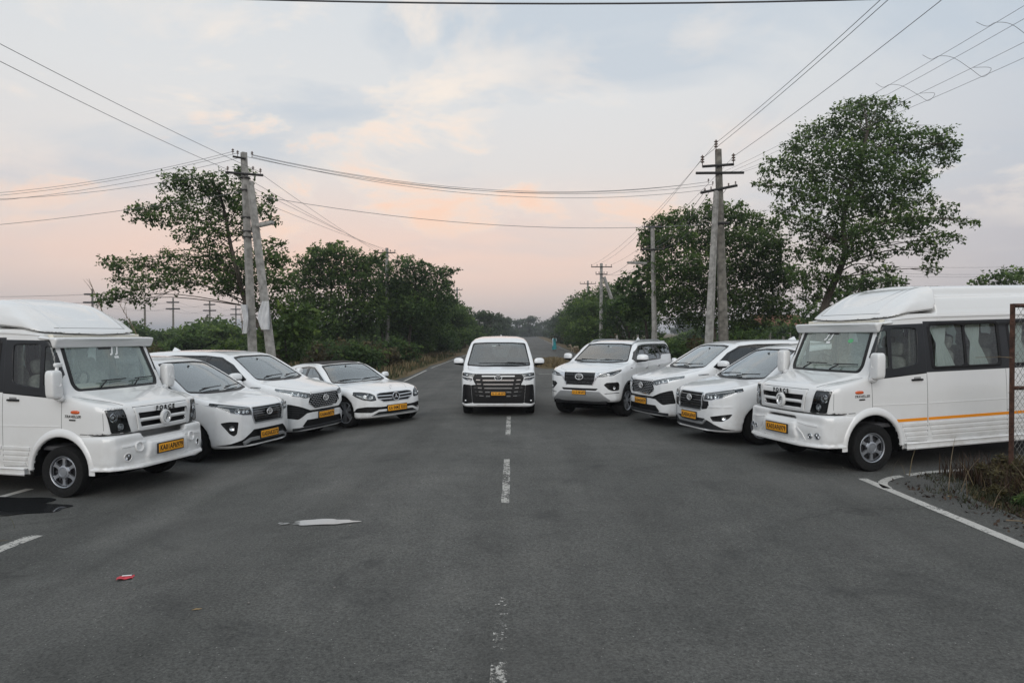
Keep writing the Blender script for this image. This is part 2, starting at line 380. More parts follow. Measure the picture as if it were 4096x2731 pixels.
class Shell:
    """a sculpted skin from which panes, lamps, doors and grilles are cut along outlines"""
    def __init__(s, V, F):
        s.V = V; s.bvh = BVHTree.FromPolygons([tuple(p) for p in V], [tuple(q) for q in F.tolist()])
        bm = s.bm = bmesh.new(); vs = [bm.verts.new(p) for p in V]
        for q in F.tolist():
            try: bm.faces.new([vs[i] for i in q])
            except ValueError: pass
        bm.normal_update()
        s.lists = {k: [] for k in VIEW}
        for f in bm.faces:
            n = f.normal
            if n.x > .12: s.lists['front'].append(f)
            if n.x < -.12: s.lists['rear'].append(f)
            if n.y > .12: s.lists['left'].append(f)
            if n.y < -.12: s.lists['right'].append(f)
            if n.z > .25: s.lists['top'].append(f)
    def carve(s, poly, view, cond=None):
        pr = PROJ[view]; vd = VIEW[view]; bm = s.bm
        us = [p[0] for p in poly]; ws = [p[1] for p in poly]; e = .002
        u0, u1, w0, w1 = min(us) - e, max(us) + e, min(ws) - e, max(ws) + e
        loc = {}; keep = []
        for f in s.lists[view]:
            if not f.is_valid: continue
            keep.append(f); a0, b0 = pr(f.verts[0].co)
            if a0 < u0 - .08 or a0 > u1 + .08 or b0 < w0 - .08 or b0 > w1 + .08: continue
            pv = [pr(v.co) for v in f.verts]
            a0 = min(p[0] for p in pv); a1 = max(p[0] for p in pv); b0 = min(p[1] for p in pv); b1 = max(p[1] for p in pv)
            if a1 < u0 or a0 > u1 or b1 < w0 or b0 > w1: continue
            if cond and not cond(f.calc_center_median()): continue
            loc[f] = (a0, a1, b0, b1)
        s.lists[view] = keep
        n = len(poly); new = []
        for i in range(n):
            A, B = poly[i], poly[(i + 1) % n]
            m0, m1, q0, q1 = min(A[0], B[0]) - e, max(A[0], B[0]) + e, min(A[1], B[1]) - e, max(A[1], B[1]) + e
            sub = [f for f, (a0, a1, b0, b1) in loc.items() if not (a1 < m0 or a0 > m1 or b1 < q0 or b0 > q1)]
            if not sub: continue
            p3 = UNP[view](A[0], A[1], 0); d3 = UNP[view](B[0], B[1], 0) - p3
            if d3.length < 1e-5: continue
            no = vd.cross(d3).normalized()
            sel = []
            for f in sub:
                sg = [(v.co - p3).dot(no) for v in f.verts]
                if min(sg) < -1e-5 and max(sg) > 1e-5: sel.append(f)
            if not sel: continue
            ds = {}
            for f in sel:
                for v in f.verts:
                    if v not in ds: ds[v] = (v.co - p3).dot(no)
            for ed in {ed for f in sel for ed in f.edges}:
                va, vb = ed.verts; da, db = ds[va], ds[vb]
                if da * db < 0 and abs(da) > 1e-5 and abs(db) > 1e-5:
                    _, nv = bmesh.utils.edge_split(ed, va, da / (da - db)); ds[nv] = 0.0
            for f in sel:
                on = [v for v in f.verts if abs(ds.get(v, 1)) <= 1e-5]
                if len(on) != 2: continue
                try: nf = bmesh.utils.face_split(f, on[0], on[1])[0]
                except Exception: continue
                for g in (f, nf):
                    if g is None: continue
                    pv = [pr(v.co) for v in g.verts]
                    loc[g] = (min(p[0] for p in pv), max(p[0] for p in pv), min(p[1] for p in pv), max(p[1] for p in pv))
                if nf is not None: new.append(nf)
        bm.normal_update()
        for f in new:
            if f.is_valid:
                for k in VIEW:
                    if f.normal.dot(VIEW[k]) > (.25 if k == 'top' else .12): s.lists[k].append(f)
        ins = [f for f in loc if f.is_valid and in_poly(poly, *pr(f.calc_center_median()))]
        ids = {}; v = []; nn = []; fc = []
        for f in ins:
            q = []
            for t in f.verts:
                if t not in ids: ids[t] = len(v); v.append(t.co.copy()); nn.append(t.normal.copy())
                q.append(ids[t])
            fc.append(q)
        for f in ins: bm.faces.remove(f)
        return Patch(v, nn, fc, vd)
    def hit(s, a, b, view, d=8):
        vd = VIEW[view]; r = s.bvh.ray_cast(UNP[view](a, b, d), -vd)
        return (r[0], r[1]) if r[0] is not None else (None, None)
    def rest(s, name, mat):
        me = bpy.data.meshes.new(name); bmesh.ops.delete(s.bm, geom=[v for v in s.bm.verts if not v.link_faces], context='VERTS'); s.bm.normal_update(); s.bm.to_mesh(me); s.bm.free(); me.materials.append(MAT[mat])
        me.polygons.foreach_set('use_smooth', np.ones(len(me.polygons), bool)); me.set_sharp_from_angle(angle=R(50)); me.update(); return me
    def ribbon(s, pts, view, w, out=.004, inn=.006, step=.05, mb=None, taper=False):
        """a strip lying on the skin along a drawn line"""
        P = []; N = []
        q = [np.array(p, float) for p in pts]; dense = [q[0]]
        for a, b in zip(q[:-1], q[1:]):
            m = max(1, int(np.linalg.norm(b - a) / step))
            for k in range(1, m + 1): dense.append(a + (b - a) * k / m)
        for a, b in dense:
            p, n = s.hit(a, b, view)
            if p is not None: P.append(p); N.append(n)
        mb = mb or MB()
        if len(P) < 2: return mb
        v = []; f = []
        for i in range(len(P)):
            t = (P[min(i + 1, len(P) - 1)] - P[max(i - 1, 0)]).normalized(); n = N[i]; sd = t.cross(n).normalized()
            ww = w
            if taper: ww = w * (1 - .85 * i / (len(P) - 1))
            v += [P[i] - sd * ww / 2 - n * inn, P[i] - sd * ww * .42 + n * out, P[i] + sd * ww * .42 + n * out, P[i] + sd * ww / 2 - n * inn]
        m = len(P)
        for i in range(m - 1):
            for k in range(3): f.append((i * 4 + k + 1, (i + 1) * 4 + k + 1, (i + 1) * 4 + k, i * 4 + k))
        f += [(0, 1, 2, 3), ((m - 1) * 4 + 3, (m - 1) * 4 + 2, (m - 1) * 4 + 1, (m - 1) * 4)]
        return mb.add(v, f)
def strip(sh, par, name, mat, pts, view, w, out=.001, inn=.004, **k):
    m = sh.ribbon(pts, view, w, out, inn, **k)
    return m.build(name, mat, par) if m.v else None
class Patch:
    def __init__(s, v, n, f, vd): s.v, s.n, s.f, s.vd = v, n, f, vd
    def geo(s, off=0., wall=0., along=None):
        """the patch moved along its normals (or the view direction), with side walls back to depth `wall`"""
        n = [along] * len(s.v) if along is not None else s.n
        v = [p + m * off for p, m in zip(s.v, n)]; f = [list(q) for q in s.f]
        if wall:
            ed = {}
            for q in s.f:
                for a, b in zip(q, q[1:] + q[:1]): ed[(a, b)] = 1
            base = len(v); rim = {}
            for (a, b) in list(ed):
                if (b, a) in ed: continue
                for t in (a, b):
                    if t not in rim: rim[t] = len(v); v.append(s.v[t] + n[t] * (off + wall))
                f.append([b, a, rim[a], rim[b]])
        return v, f
    def build(s, name, mat, parent=None, off=0., wall=0., along=None, smooth=True):
        if not s.f: return None
        v, f = s.geo(off, wall, along); return link(mesh_of(name, v, f, mat, smooth), name, parent)
# ------------------------------------------------------------------ the lie of the land
def sstep(a, b, x):
    t = np.clip((x - a) / (b - a), 0, 1); return t * t * (3 - 2 * t)
def gz(x, y):
    """ground height: a shallow dip on the left of the junction, the right-hand side road climbing away"""
    near = 1 - sstep(24., 42., y)
    dip = -.21 * sstep(-1.8, -5.2, x) * (1 - .75 * sstep(-8.5, -15., x))
    rise = .034 * np.clip(x - 5.2, 0, 9) - .012
    rise = np.where(x > 4.85, np.maximum(rise, 0), 0)
    return (dip + rise) * near
def rc(y): return 0.022 * np.maximum(y - 20, 0)            # the far road drifts to the right
def px(x, y, Y):
    """point on the sight line of a photograph position (2352 px wide) at a known distance"""
    return ((x * 1.7415 - 2048) / 2731 * Y, Y, 2.04 + (1330 - y * 1.7415) / 2731 * Y)
def gy(x, y): return float(gz(np.float64(x), np.float64(y)))
def surf_mat(name, build):
    m, nt, b = nodes_of(name); build(nt, b, nt.links.new); return m
def noise_node(nt, L, vec, scale, detail=6, rough=.6, dist=0):
    n = nt.nodes.new('ShaderNodeTexNoise'); n.inputs['Scale'].default_value = scale; n.inputs['Detail'].default_value = detail
    n.inputs['Roughness'].default_value = rough; n.inputs['Distortion'].default_value = dist; L(vec, n.inputs['Vector']); return n.outputs[0]
def ramp_node(nt, L, fac, pts):
    r = nt.nodes.new('ShaderNodeValToRGB'); e = r.color_ramp.elements
    while len(e) < len(pts): e.new(.5)
    for el, (p, c) in zip(e, pts): el.position = p; el.color = (*c, 1) if len(c) == 3 else c
    L(fac, r.inputs[0]); return r.outputs[0]
def mixc(nt, L, f, a, b, mode='MIX'):
    n = nt.nodes.new('ShaderNodeMix'); n.data_type = 'RGBA'; n.blend_type = mode
    for s, v in ((n.inputs[0], f), (n.inputs[6], a), (n.inputs[7], b)):
        if isinstance(v, (int, float)): s.default_value = v
        elif isinstance(v, tuple): s.default_value = (*v, 1)
        else: L(v, s)
    return n.outputs[2]
def asphalt(nt, b, L):
    g = nt.nodes.new('ShaderNodeNewGeometry').outputs['Position']
    big = noise_node(nt, L, g, .22, 5, .55, .6); mid = noise_node(nt, L, g, 1.3, 6, .65, .3); fine = noise_node(nt, L, g, 48, 5, .85)
    v = nt.nodes.new('ShaderNodeTexVoronoi'); v.inputs['Scale'].default_value = 30; L(g, v.inputs['Vector'])
    col = ramp_node(nt, L, big, [(.25, (.060, .061, .057)), (.43, (.081, .082, .077)), (.58, (.101, .101, .095)), (.78, (.135, .131, .122))])
    col = mixc(nt, L, .55, col, ramp_node(nt, L, mid, [(.25, (.30, .30, .30)), (.5, (.5, .5, .5)), (.78, (.66, .65, .63))]), 'OVERLAY')
    col = mixc(nt, L, .75, col, ramp_node(nt, L, fine, [(.33, (.06, .06, .06)), (.5, (.5, .5, .5)), (.67, (.97, .97, .97))]), 'OVERLAY')
    sp = ramp_node(nt, L, v.outputs['Distance'], [(.0, (.42, .41, .38)), (.17, (.0, .0, .0)), (1, (0, 0, 0))])
    v2 = nt.nodes.new('ShaderNodeTexWhiteNoise'); L(v.outputs['Color'], v2.inputs['Vector'])
    sel = ramp_node(nt, L, v2.outputs['Value'], [(.82, (0, 0, 0)), (.9, (1, 1, 1))])
    col = mixc(nt, L, 1.0, col, mixc(nt, L, 1.0, sp, sel, 'MULTIPLY'), 'ADD')
    # tar streaks and oil stains
    st = noise_node(nt, L, g, .55, 7, .7, 1.6); col = mixc(nt, L, ramp_node(nt, L, st, [(.56, (0, 0, 0)), (.70, (.55, .55, .55))]), col, (.034, .035, .035))
    du = noise_node(nt, L, g, .35, 6, .6, .2); col = mixc(nt, L, ramp_node(nt, L, du, [(.52, (0, 0, 0)), (.70, (.42, .42, .42))]), col, (.125, .122, .115))
    # polished wheel tracks along the main road, fine crazing
    mp = nt.nodes.new('ShaderNodeMapping'); mp.inputs['Scale'].default_value = (.9, .05, 1); L(g, mp.inputs['Vector'])
    tr = noise_node(nt, L, mp.outputs[0], 1.6, 4, .55, .2); col = mixc(nt, L, .55, col, ramp_node(nt, L, tr, [(.3, (.34, .34, .34)), (.5, (.5, .5, .5)), (.7, (.64, .64, .64))]), 'OVERLAY')
    vc = nt.nodes.new('ShaderNodeTexVoronoi'); vc.feature = 'DISTANCE_TO_EDGE'; vc.inputs['Scale'].default_value = .33
    ws = nt.nodes.new('ShaderNodeMix'); ws.data_type = 'RGBA'; ws.blend_type = 'LINEAR_LIGHT'; ws.inputs[0].default_value = .35; L(g, ws.inputs[6])
    wn = nt.nodes.new('ShaderNodeTexNoise'); wn.inputs['Scale'].default_value = 1.4; wn.inputs['Detail'].default_value = 6; L(g, wn.inputs['Vector']); L(wn.outputs['Color'], ws.inputs[7]); L(ws.outputs[2], vc.inputs['Vector'])
    ck = ramp_node(nt, L, vc.outputs['Distance'], [(.0, (1, 1, 1)), (.006, (0, 0, 0))]); ckm = ramp_node(nt, L, big, [(.36, (.45, .45, .45)), (.46, (0, 0, 0))])
    col = mixc(nt, L, mixc(nt, L, 1.0, ck, ckm, 'MULTIPLY'), col, (.018, .018, .018))
    L(col, b.inputs['Base Color']); b.inputs['Roughness'].default_value = .80; b.inputs['Specular IOR Level'].default_value = .24
    bp = nt.nodes.new('ShaderNodeBump'); bp.inputs['Strength'].default_value = .45; bp.inputs['Distance'].default_value = .012; L(fine, bp.inputs['Height']); L(bp.outputs[0], b.inputs['Normal'])
surf_mat('asphalt', asphalt)
def soil(nt, b, L):
    g = nt.nodes.new('ShaderNodeNewGeometry').outputs['Position']
    big = noise_node(nt, L, g, .11, 6, .6, .5); mid = noise_node(nt, L, g, .9, 7, .65); fine = noise_node(nt, L, g, 14, 5, .7)
    col = ramp_node(nt, L, big, [(.30, (.060, .062, .032)), (.45, (.13, .105, .062)), (.58, (.17, .13, .08)), (.75, (.14, .075, .045))])
    col = mixc(nt, L, .6, col, ramp_node(nt, L, mid, [(.3, (.25, .27, .2)), (.5, (.5, .5, .5)), (.7, (.72, .66, .56))]), 'OVERLAY')
    col = mixc(nt, L, .8, col, ramp_node(nt, L, fine, [(.3, (.22, .22, .22)), (.5, (.5, .5, .5)), (.75, (.8, .78, .74))]), 'OVERLAY')
    L(col, b.inputs['Base Color']); b.inputs['Roughness'].default_value = .95; b.inputs['Specular IOR Level'].default_value = .1
    bp = nt.nodes.new('ShaderNodeBump'); bp.inputs['Strength'].default_value = .7; bp.inputs['Distance'].default_value = .05; L(fine, bp.inputs['Height']); L(bp.outputs[0], b.inputs['Normal'])
surf_mat('soil', soil)
def roadpaint(nt, b, L):
    g = nt.nodes.new('ShaderNodeNewGeometry').outputs['Position']
    n = noise_node(nt, L, g, 26, 6, .75); n2 = noise_node(nt, L, g, 2.2, 4, .6)
    w = nt.nodes.new('ShaderNodeMath'); w.operation = 'MULTIPLY_ADD'; L(n2, w.inputs[0]); w.inputs[1].default_value = .55; L(n, w.inputs[2])
    at = nt.nodes.new('ShaderNodeAttribute'); at.attribute_name = 'wear'
    ad = nt.nodes.new('ShaderNodeMath'); ad.operation = 'ADD'; L(w.outputs[0], ad.inputs[0]); L(at.outputs['Fac'], ad.inputs[1])
    a = ramp_node(nt, L, ad.outputs[0], [(.90, (0, 0, 0)), (.98, (1, 1, 1))])
    L(ramp_node(nt, L, n2, [(.3, (.40, .39, .36)), (.7, (.54, .53, .50))]), b.inputs['Base Color']); b.inputs['Roughness'].default_value = .8
    t = nt.nodes.new('ShaderNodeBsdfTransparent'); mx = nt.nodes.new('ShaderNodeMixShader'); L(a, mx.inputs[0]); L(b.outputs[0], mx.inputs[1]); L(t.outputs[0], mx.inputs[2])
    L(mx.outputs[0], nt.nodes['Material Output'].inputs[0])
surf_mat('road_paint', roadpaint)
def water(nt, b, L):
    g = nt.nodes.new('ShaderNodeNewGeometry').outputs['Position']
    b.inputs['Base Color'].default_value = (.02, .021, .022, 1); b.inputs['Roughness'].default_value = .03; b.inputs['Specular IOR Level'].default_value = .5; b.inputs['IOR'].default_value = 1.33
surf_mat('water', water); surf_mat('pale_water', lambda nt, b, L: (water(nt, b, L), setattr(b.inputs['Base Color'], 'default_value', (.40, .40, .395, 1))))  # pale base colour stands in for bright sky reflected in the puddle
plain('wet', (.028, .029, .029), .38, spec=.5, noise=(9, .3), bump=(60, .4)); plain('concrete', (.30, .29, .27), .85, noise=(6, .35), bump=(30, .5)); plain('old_pole', (.16, .15, .13), .9, noise=(5, .5), bump=(25, .5))
plain('steel_dark', (.035, .033, .032), .6, noise=(10, .3)); plain('wire', (.17, .17, .18), .6); plain('wire_dark', (.06, .06, .065), .6); plain('porcelain', (.10, .06, .045), .25)
plain('rust', (.062, .030, .020), .9, noise=(18, .5), bump=(40, .5)); plain('galvanised', (.22, .22, .21), .6, metal=.4); plain('bark', (.065, .054, .042), .95, noise=(7, .4), bump=(20, .8))
plain('sheet_white', (.58, .59, .60), .6, noise=(5, .12)); plain('lamp_glass', (.50, .50, .48), .3); plain('wrapper', (.55, .03, .05), .35, noise=(9, .3)); plain('dry_leaf', (.30, .21, .10), .8)
plain('twig', (.17, .13, .085), .9, noise=(20, .3)); plain('pebble', (.17, .165, .155), .9, noise=(40, .3)); plain('stone', (.33, .31, .28), .9, noise=(9, .3)); plain('wall_blue', (.12, .30, .38), .8, noise=(4, .2)); plain('wall_cream', (.45, .42, .37), .85, noise=(4, .2)); plain('roof_tile', (.17, .07, .045), .85, noise=(8, .3))
plain('far_wall', (.55, .57, .60), .8)
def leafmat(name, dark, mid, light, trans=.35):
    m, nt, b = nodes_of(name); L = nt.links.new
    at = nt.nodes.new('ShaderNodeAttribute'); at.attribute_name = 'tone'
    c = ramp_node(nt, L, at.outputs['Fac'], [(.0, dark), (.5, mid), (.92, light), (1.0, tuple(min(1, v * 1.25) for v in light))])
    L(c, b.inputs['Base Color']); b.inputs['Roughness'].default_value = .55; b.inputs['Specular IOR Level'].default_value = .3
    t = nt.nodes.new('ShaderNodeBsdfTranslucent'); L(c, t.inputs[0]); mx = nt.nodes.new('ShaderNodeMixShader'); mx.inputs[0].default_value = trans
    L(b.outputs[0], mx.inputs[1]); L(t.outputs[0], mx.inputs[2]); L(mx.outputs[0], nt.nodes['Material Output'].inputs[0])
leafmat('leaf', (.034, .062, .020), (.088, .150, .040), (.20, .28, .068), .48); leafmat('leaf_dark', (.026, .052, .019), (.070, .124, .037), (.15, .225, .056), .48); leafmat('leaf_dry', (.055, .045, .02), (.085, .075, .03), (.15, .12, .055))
leafmat('grass_dry', (.10, .075, .04), (.19, .145, .075), (.30, .235, .13), .2); leafmat('grass_green', (.035, .045, .018), (.065, .075, .03), (.16, .14, .065), .25); leafmat('grass_red', (.022, .013, .009), (.045, .025, .016), (.10, .065, .038), .2); leafmat('weed_dark', (.018, .022, .010), (.036, .042, .018), (.085, .08, .038), .25)
leafmat('leaf_far', (.030, .050, .026), (.052, .082, .036), (.09, .13, .05))

def sheet(name, polyfn, x0, x1, y0, y1, step, lift, mat, kind='structure'):
    """terrain-following sheet made of the cells whose centre lies inside polyfn"""
    xs = np.arange(x0, x1 + 1e-6, step); ys = np.arange(y0, y1 + 1e-6, step)
    X, Y = np.meshgrid(xs, ys); Z = gz(X, Y) + lift
    v = np.stack([X.ravel(), Y.ravel(), Z.ravel()], 1); n = len(xs); f = []
    for j in range(len(ys) - 1):
        for i in range(n - 1):
            if polyfn((xs[i] + xs[i + 1]) / 2, (ys[j] + ys[j + 1]) / 2): f.append((j * n + i, j * n + i + 1, (j + 1) * n + i + 1, (j + 1) * n + i))
    me = mesh_of(name, v, f, mat); return tag(link(me, name), kind=kind)
def poly_sheet(name, pts, lift, mat, kind='structure', sub=None):
    """flat-on-the-ground polygon given by its outline, as a fan of strips over the terrain"""
    bm = bmesh.new(); vs = [bm.verts.new((x, y, 0)) for x, y in pts]; bm.faces.new(vs)
    bmesh.ops.triangulate(bm, faces=list(bm.faces))
    for _ in range(sub or 0): bmesh.ops.subdivide_edges(bm, edges=[e for e in bm.edges if e.calc_length() > .8], cuts=1)
    for v in bm.verts: v.co.z = gy(v.co.x, v.co.y) + lift
    bmesh.ops.recalc_face_normals(bm, faces=list(bm.faces))
    me = bpy.data.meshes.new(name); bm.to_mesh(me); bm.free(); me.materials.append(MAT[mat]); 
    if me.polygons and me.polygons[0].normal.z < 0: me.flip_normals()
    return tag(link(me, name), kind=kind)
# soil sheet: fine near, one big skirt to the horizon
def ground():
    xs = np.concatenate([[-2400, -1200, -600, -250, -120, -70, -50], np.arange(-40, 41, 1.0), [50, 70, 120, 250, 600, 1200, 2400]])
    ys = np.concatenate([[-60, -20], np.arange(-8, 60, 1.0), [62, 66, 72, 80, 90, 105, 120, 140, 170, 210, 260, 330, 420, 600, 1000, 2000, 3000]])
    X, Y = np.meshgrid(xs, ys); rng = np.random.default_rng(3)
    Z = gz(X, Y) - .035 + .02 * np.sin(X * 1.7 + Y * .9) * np.sin(Y * 1.3 - X * .4)
    v = np.stack([X.ravel(), Y.ravel(), Z.ravel()], 1); n = len(xs)
    f = [(j * n + i, j * n + i + 1, (j + 1) * n + i + 1, (j + 1) * n + i) for j in range(len(ys) - 1) for i in range(n - 1)]
    return tag(link(mesh_of('ground', v, f, 'soil'), 'ground'), kind='structure')
ground()
# asphalt: main road, junction and the two side roads as one sheet
def road_sheet():
    L_ = [(-5.75, -8), (-5.8, 4), (-5.95, 6.6), (-6.2, 7.3), (-6.9, 7.8), (-9, 8.0), (-48, 8.2), (-48, 24), (-9.5, 24), (-7.2, 24.6), (-5.9, 26.5), (-5.55, 30)]
    R_ = [(5.3, -8), (5.35, 5.0), (5.42, 6.6), (5.6, 7.6), (5.62, 8.3), (5.95, 8.95), (6.5, 9.5), (7.5, 9.8), (9, 9.9), (48, 9.95), (48, 26), (10.5, 26), (7.6, 27), (6.1, 29.5), (5.7, 33)]
    rng = random.Random(5)
    for y in list(range(33, 80, 3)) + list(range(80, 345, 12)):
        L_.append((-5.2 + rc(y) * 1.0 - .12 + rng.uniform(-.18, .1), y)); R_.append((5.05 + rc(y) + .12 + rng.uniform(-.1, .18), y))
    bm = bmesh.new(); pts = [p for p in L_] + [p for p in R_[::-1]]
    vs = [bm.verts.new((x, y, 0)) for x, y in pts]; bm.faces.new(vs); bmesh.ops.triangulate(bm, faces=list(bm.faces))
    # cut into terrain-sized cells
    for x in np.arange(-18, 18.1, .75): bmesh.ops.bisect_plane(bm, geom=list(bm.verts) + list(bm.edges) + list(bm.faces), plane_co=(x, 0, 0), plane_no=(1, 0, 0))
    for y in np.arange(-6, 46, 2.0): bmesh.ops.bisect_plane(bm, geom=list(bm.verts) + list(bm.edges) + list(bm.faces), plane_co=(0, y, 0), plane_no=(0, 1, 0))
    for v in bm.verts: v.co.z = gy(v.co.x, v.co.y) + .012
    bmesh.ops.recalc_face_normals(bm, faces=list(bm.faces))
    me = bpy.data.meshes.new('road'); bm.to_mesh(me); bm.free(); me.materials.append(MAT['asphalt'])
    if sum(p.normal.z for p in me.polygons) < 0: me.flip_normals()
    return tag(link(me, 'road'), kind='structure')
road_sheet()
def line_strip(name, pts, w, wear=0., lift=.017):
    """painted line along a path, slightly ragged at its edges"""
    rng = random.Random(hash(str(pts[0])) % 1000); q = []
    P = [np.array(p, float) for p in pts]
    for a, b in zip(P[:-1], P[1:]):
        m = max(1, int(np.linalg.norm(b - a) / .25))
        for k in range(m): q.append(a + (b - a) * k / m)
    q.append(P[-1]); v = []; f = []
    for i, p in enumerate(q):
        t = q[min(i + 1, len(q) - 1)] - q[max(i - 1, 0)]; t = t / np.linalg.norm(t); nrm = np.array([-t[1], t[0]])
        for s in (-1, 1):
            r = p + nrm * s * (w / 2 + rng.uniform(-.006, .006)); v.append((r[0], r[1], gy(*r) + lift))
    for i in range(len(q) - 1): f.append((2 * i, 2 * i + 2, 2 * i + 3, 2 * i + 1))
    me = mesh_of(name, v, f, 'road_paint', False)
    if me.polygons[0].normal.z < 0: me.flip_normals()
    at = me.attributes.new('wear', 'FLOAT', 'POINT'); at.data.foreach_set('value', np.full(len(v), wear, np.float32))
    return tag(link(me, name), kind='structure')
cxl = -.08
for y0, y1, wr in ((13.5, 16.5, .14), (8.1, 10.9, .17), (2.3, 5.2, .26), (19.6, 22.4, .1), (25.2, 28.0, .1), (50, 53, .1), (62, 65, .1)): line_strip('centre_line', [(cxl + float(rc(y0)), y0), (cxl + float(rc(y1)), y1)], .095, wr)
line_strip('edge_line', [(4.85, -4), (4.87, 4), (4.87, 6.5), (4.86, 9.45)], .13, .06)
line_strip('edge_line', [tuple(q) for q in catmull([(4.89, 8.85), (4.99, 9.16), (5.25, 9.46), (5.65, 9.68), (6.2, 9.84), (7.4, 9.95)], 4)], .115, .08)
line_strip('edge_line', [(-5.30, -4), (-5.30, 4), (-5.29, 7.0), (-5.25, 7.5)], .16, .12); line_strip('edge_line', [(-5.48, 5.5), (-5.46, 6.9)], .10, .15)
line_strip('side_road_dash', [(-6.98, 9.05), (-6.90, 9.75)], .13, .0)
line_strip('edge_line', [(-5.05 + float(rc(y)), y) for y in (30.5, 34, 37.2)], .10, .05); line_strip('edge_line', [(-5.05 + float(rc(y)), y) for y in (39, 44, 50, 58, 70, 85, 110)], .10, .12)
line_strip('edge_line', [(4.9 + float(rc(y)), y) for y in (52, 60, 75, 95)], .10, .15); line_strip('edge_line', [(4.9 + float(rc(y)), y) for y in (110, 140, 180)], .12, .1)
line_strip('stop_line', [(1.3, 33.2), (3.2, 34.0)], .16, .12); line_strip('stop_line', [(2.0, 58.8), (3.6, 59.2)], .2, .12)
# puddles
def puddle(cx, cy, rx, ry, seed, name='puddle', n=72, mat='pale_water', lift=.019):
    r = random.Random(seed); ph = [r.uniform(0, 6.28) for _ in range(5)]
    pts = []
    for k in range(n):
        a = 2 * math.pi * k / n; q = 1 + sum((.10 / (i + 1) ** .6) * math.sin((i * 2 + 3) * a + ph[i]) for i in range(5)); pts.append((cx + rx * q * math.cos(a), cy + ry * q * math.sin(a)))
    z = min(gy(*p) for p in pts)
    o = link(mesh_of(name, [(x, y, gy(x, y) + lift) for x, y in pts], [tuple(range(n))], mat, False), name); return tag(o, kind='structure')
puddle(-2.02, 7.29, .33, .11, 4);  puddle(-6.75, 8.72, 1.0, .50, 9, mat='water'); puddle(-2.42, 7.28, .035, .03, 2); puddle(-2.49, 7.31, .025, .022, 3); puddle(-2.46, 7.25, .02, .015, 5)

# ------------------------------------------------------------------ foliage
def leaves_mesh(name, C, size, mat, seed, tone=None, droop=.5, fold=True):
    """leaf blades at points C (n,3): each a small folded quad of its own direction"""
    rng = np.random.default_rng(seed); n = len(C)
    az = rng.uniform(0, 2 * np.pi, n); el = rng.normal(-droop, .55, n)
    d = np.stack([np.cos(az) * np.cos(el), np.sin(az) * np.cos(el), np.sin(el)], 1)
    u = np.cross(d, np.array([0, 0, 1.]) + rng.normal(0, .5, (n, 3))); u /= np.linalg.norm(u, axis=1)[:, None] + 1e-9
    L = size * rng.uniform(.55, 1.5, n)[:, None]; Wd = L * rng.uniform(.26, .38, n)[:, None]
    nrm = np.cross(d, u)
    P = np.stack([C, C + d * L * .45 + u * Wd + nrm * Wd * .3, C + d * L - nrm * L * .10, C + d * L * .45 - u * Wd + nrm * Wd * .3], 1).reshape(-1, 3)
    me = bpy.data.meshes.new(name); me.vertices.add(4 * n); me.vertices.foreach_set('co', P.astype(np.float32).ravel())
    me.loops.add(4 * n); me.loops.foreach_set('vertex_index', np.arange(4 * n, dtype=np.int32))
    me.polygons.add(n); me.polygons.foreach_set('loop_start', np.arange(0, 4 * n, 4, dtype=np.int32)); me.polygons.foreach_set('loop_total', np.full(n, 4, np.int32))
    me.materials.append(MAT[mat]); me.update(calc_edges=True)
    t = np.clip((rng.beta(2, 3.2, n) if tone is None else tone + rng.normal(0, .12, n)), 0, 1)
    at = me.attributes.new('tone', 'FLOAT', 'POINT'); at.data.foreach_set('value', np.repeat(t, 4).astype(np.float32))
    return me
def clump_points(c, r, n, rng):
    """sprigs scattered through an ellipsoid, denser towards its skin, leaves strung along each sprig"""
    k = max(3, n // 6); d = rng.normal(0, 1, (k, 3)); d /= np.linalg.norm(d, axis=1)[:, None]
    q = rng.uniform(0, 1, k) ** .42; s = np.array(c) + d * q[:, None] * np.array(r)
    out = d * np.array([1, 1, .5]) + rng.normal(0, .5, (k, 3)) + np.array([0, 0, -.25]); out /= np.linalg.norm(out, axis=1)[:, None]
    t = np.linspace(0, .42, 6)
    P = (s[:, None, :] + out[:, None, :] * t[None, :, None] * min(1, max(.35, r[0])) + rng.normal(0, .03, (k, 6, 3))).reshape(-1, 3)
    tone = np.repeat(np.clip(.26 + .42 * q * (d[:, 2] * .6 + .45) + rng.normal(0, .12, k), .02, 1), 6)  # light painted into leaf tone: tops and outer sprigs paler, insides darker
    return P, tone
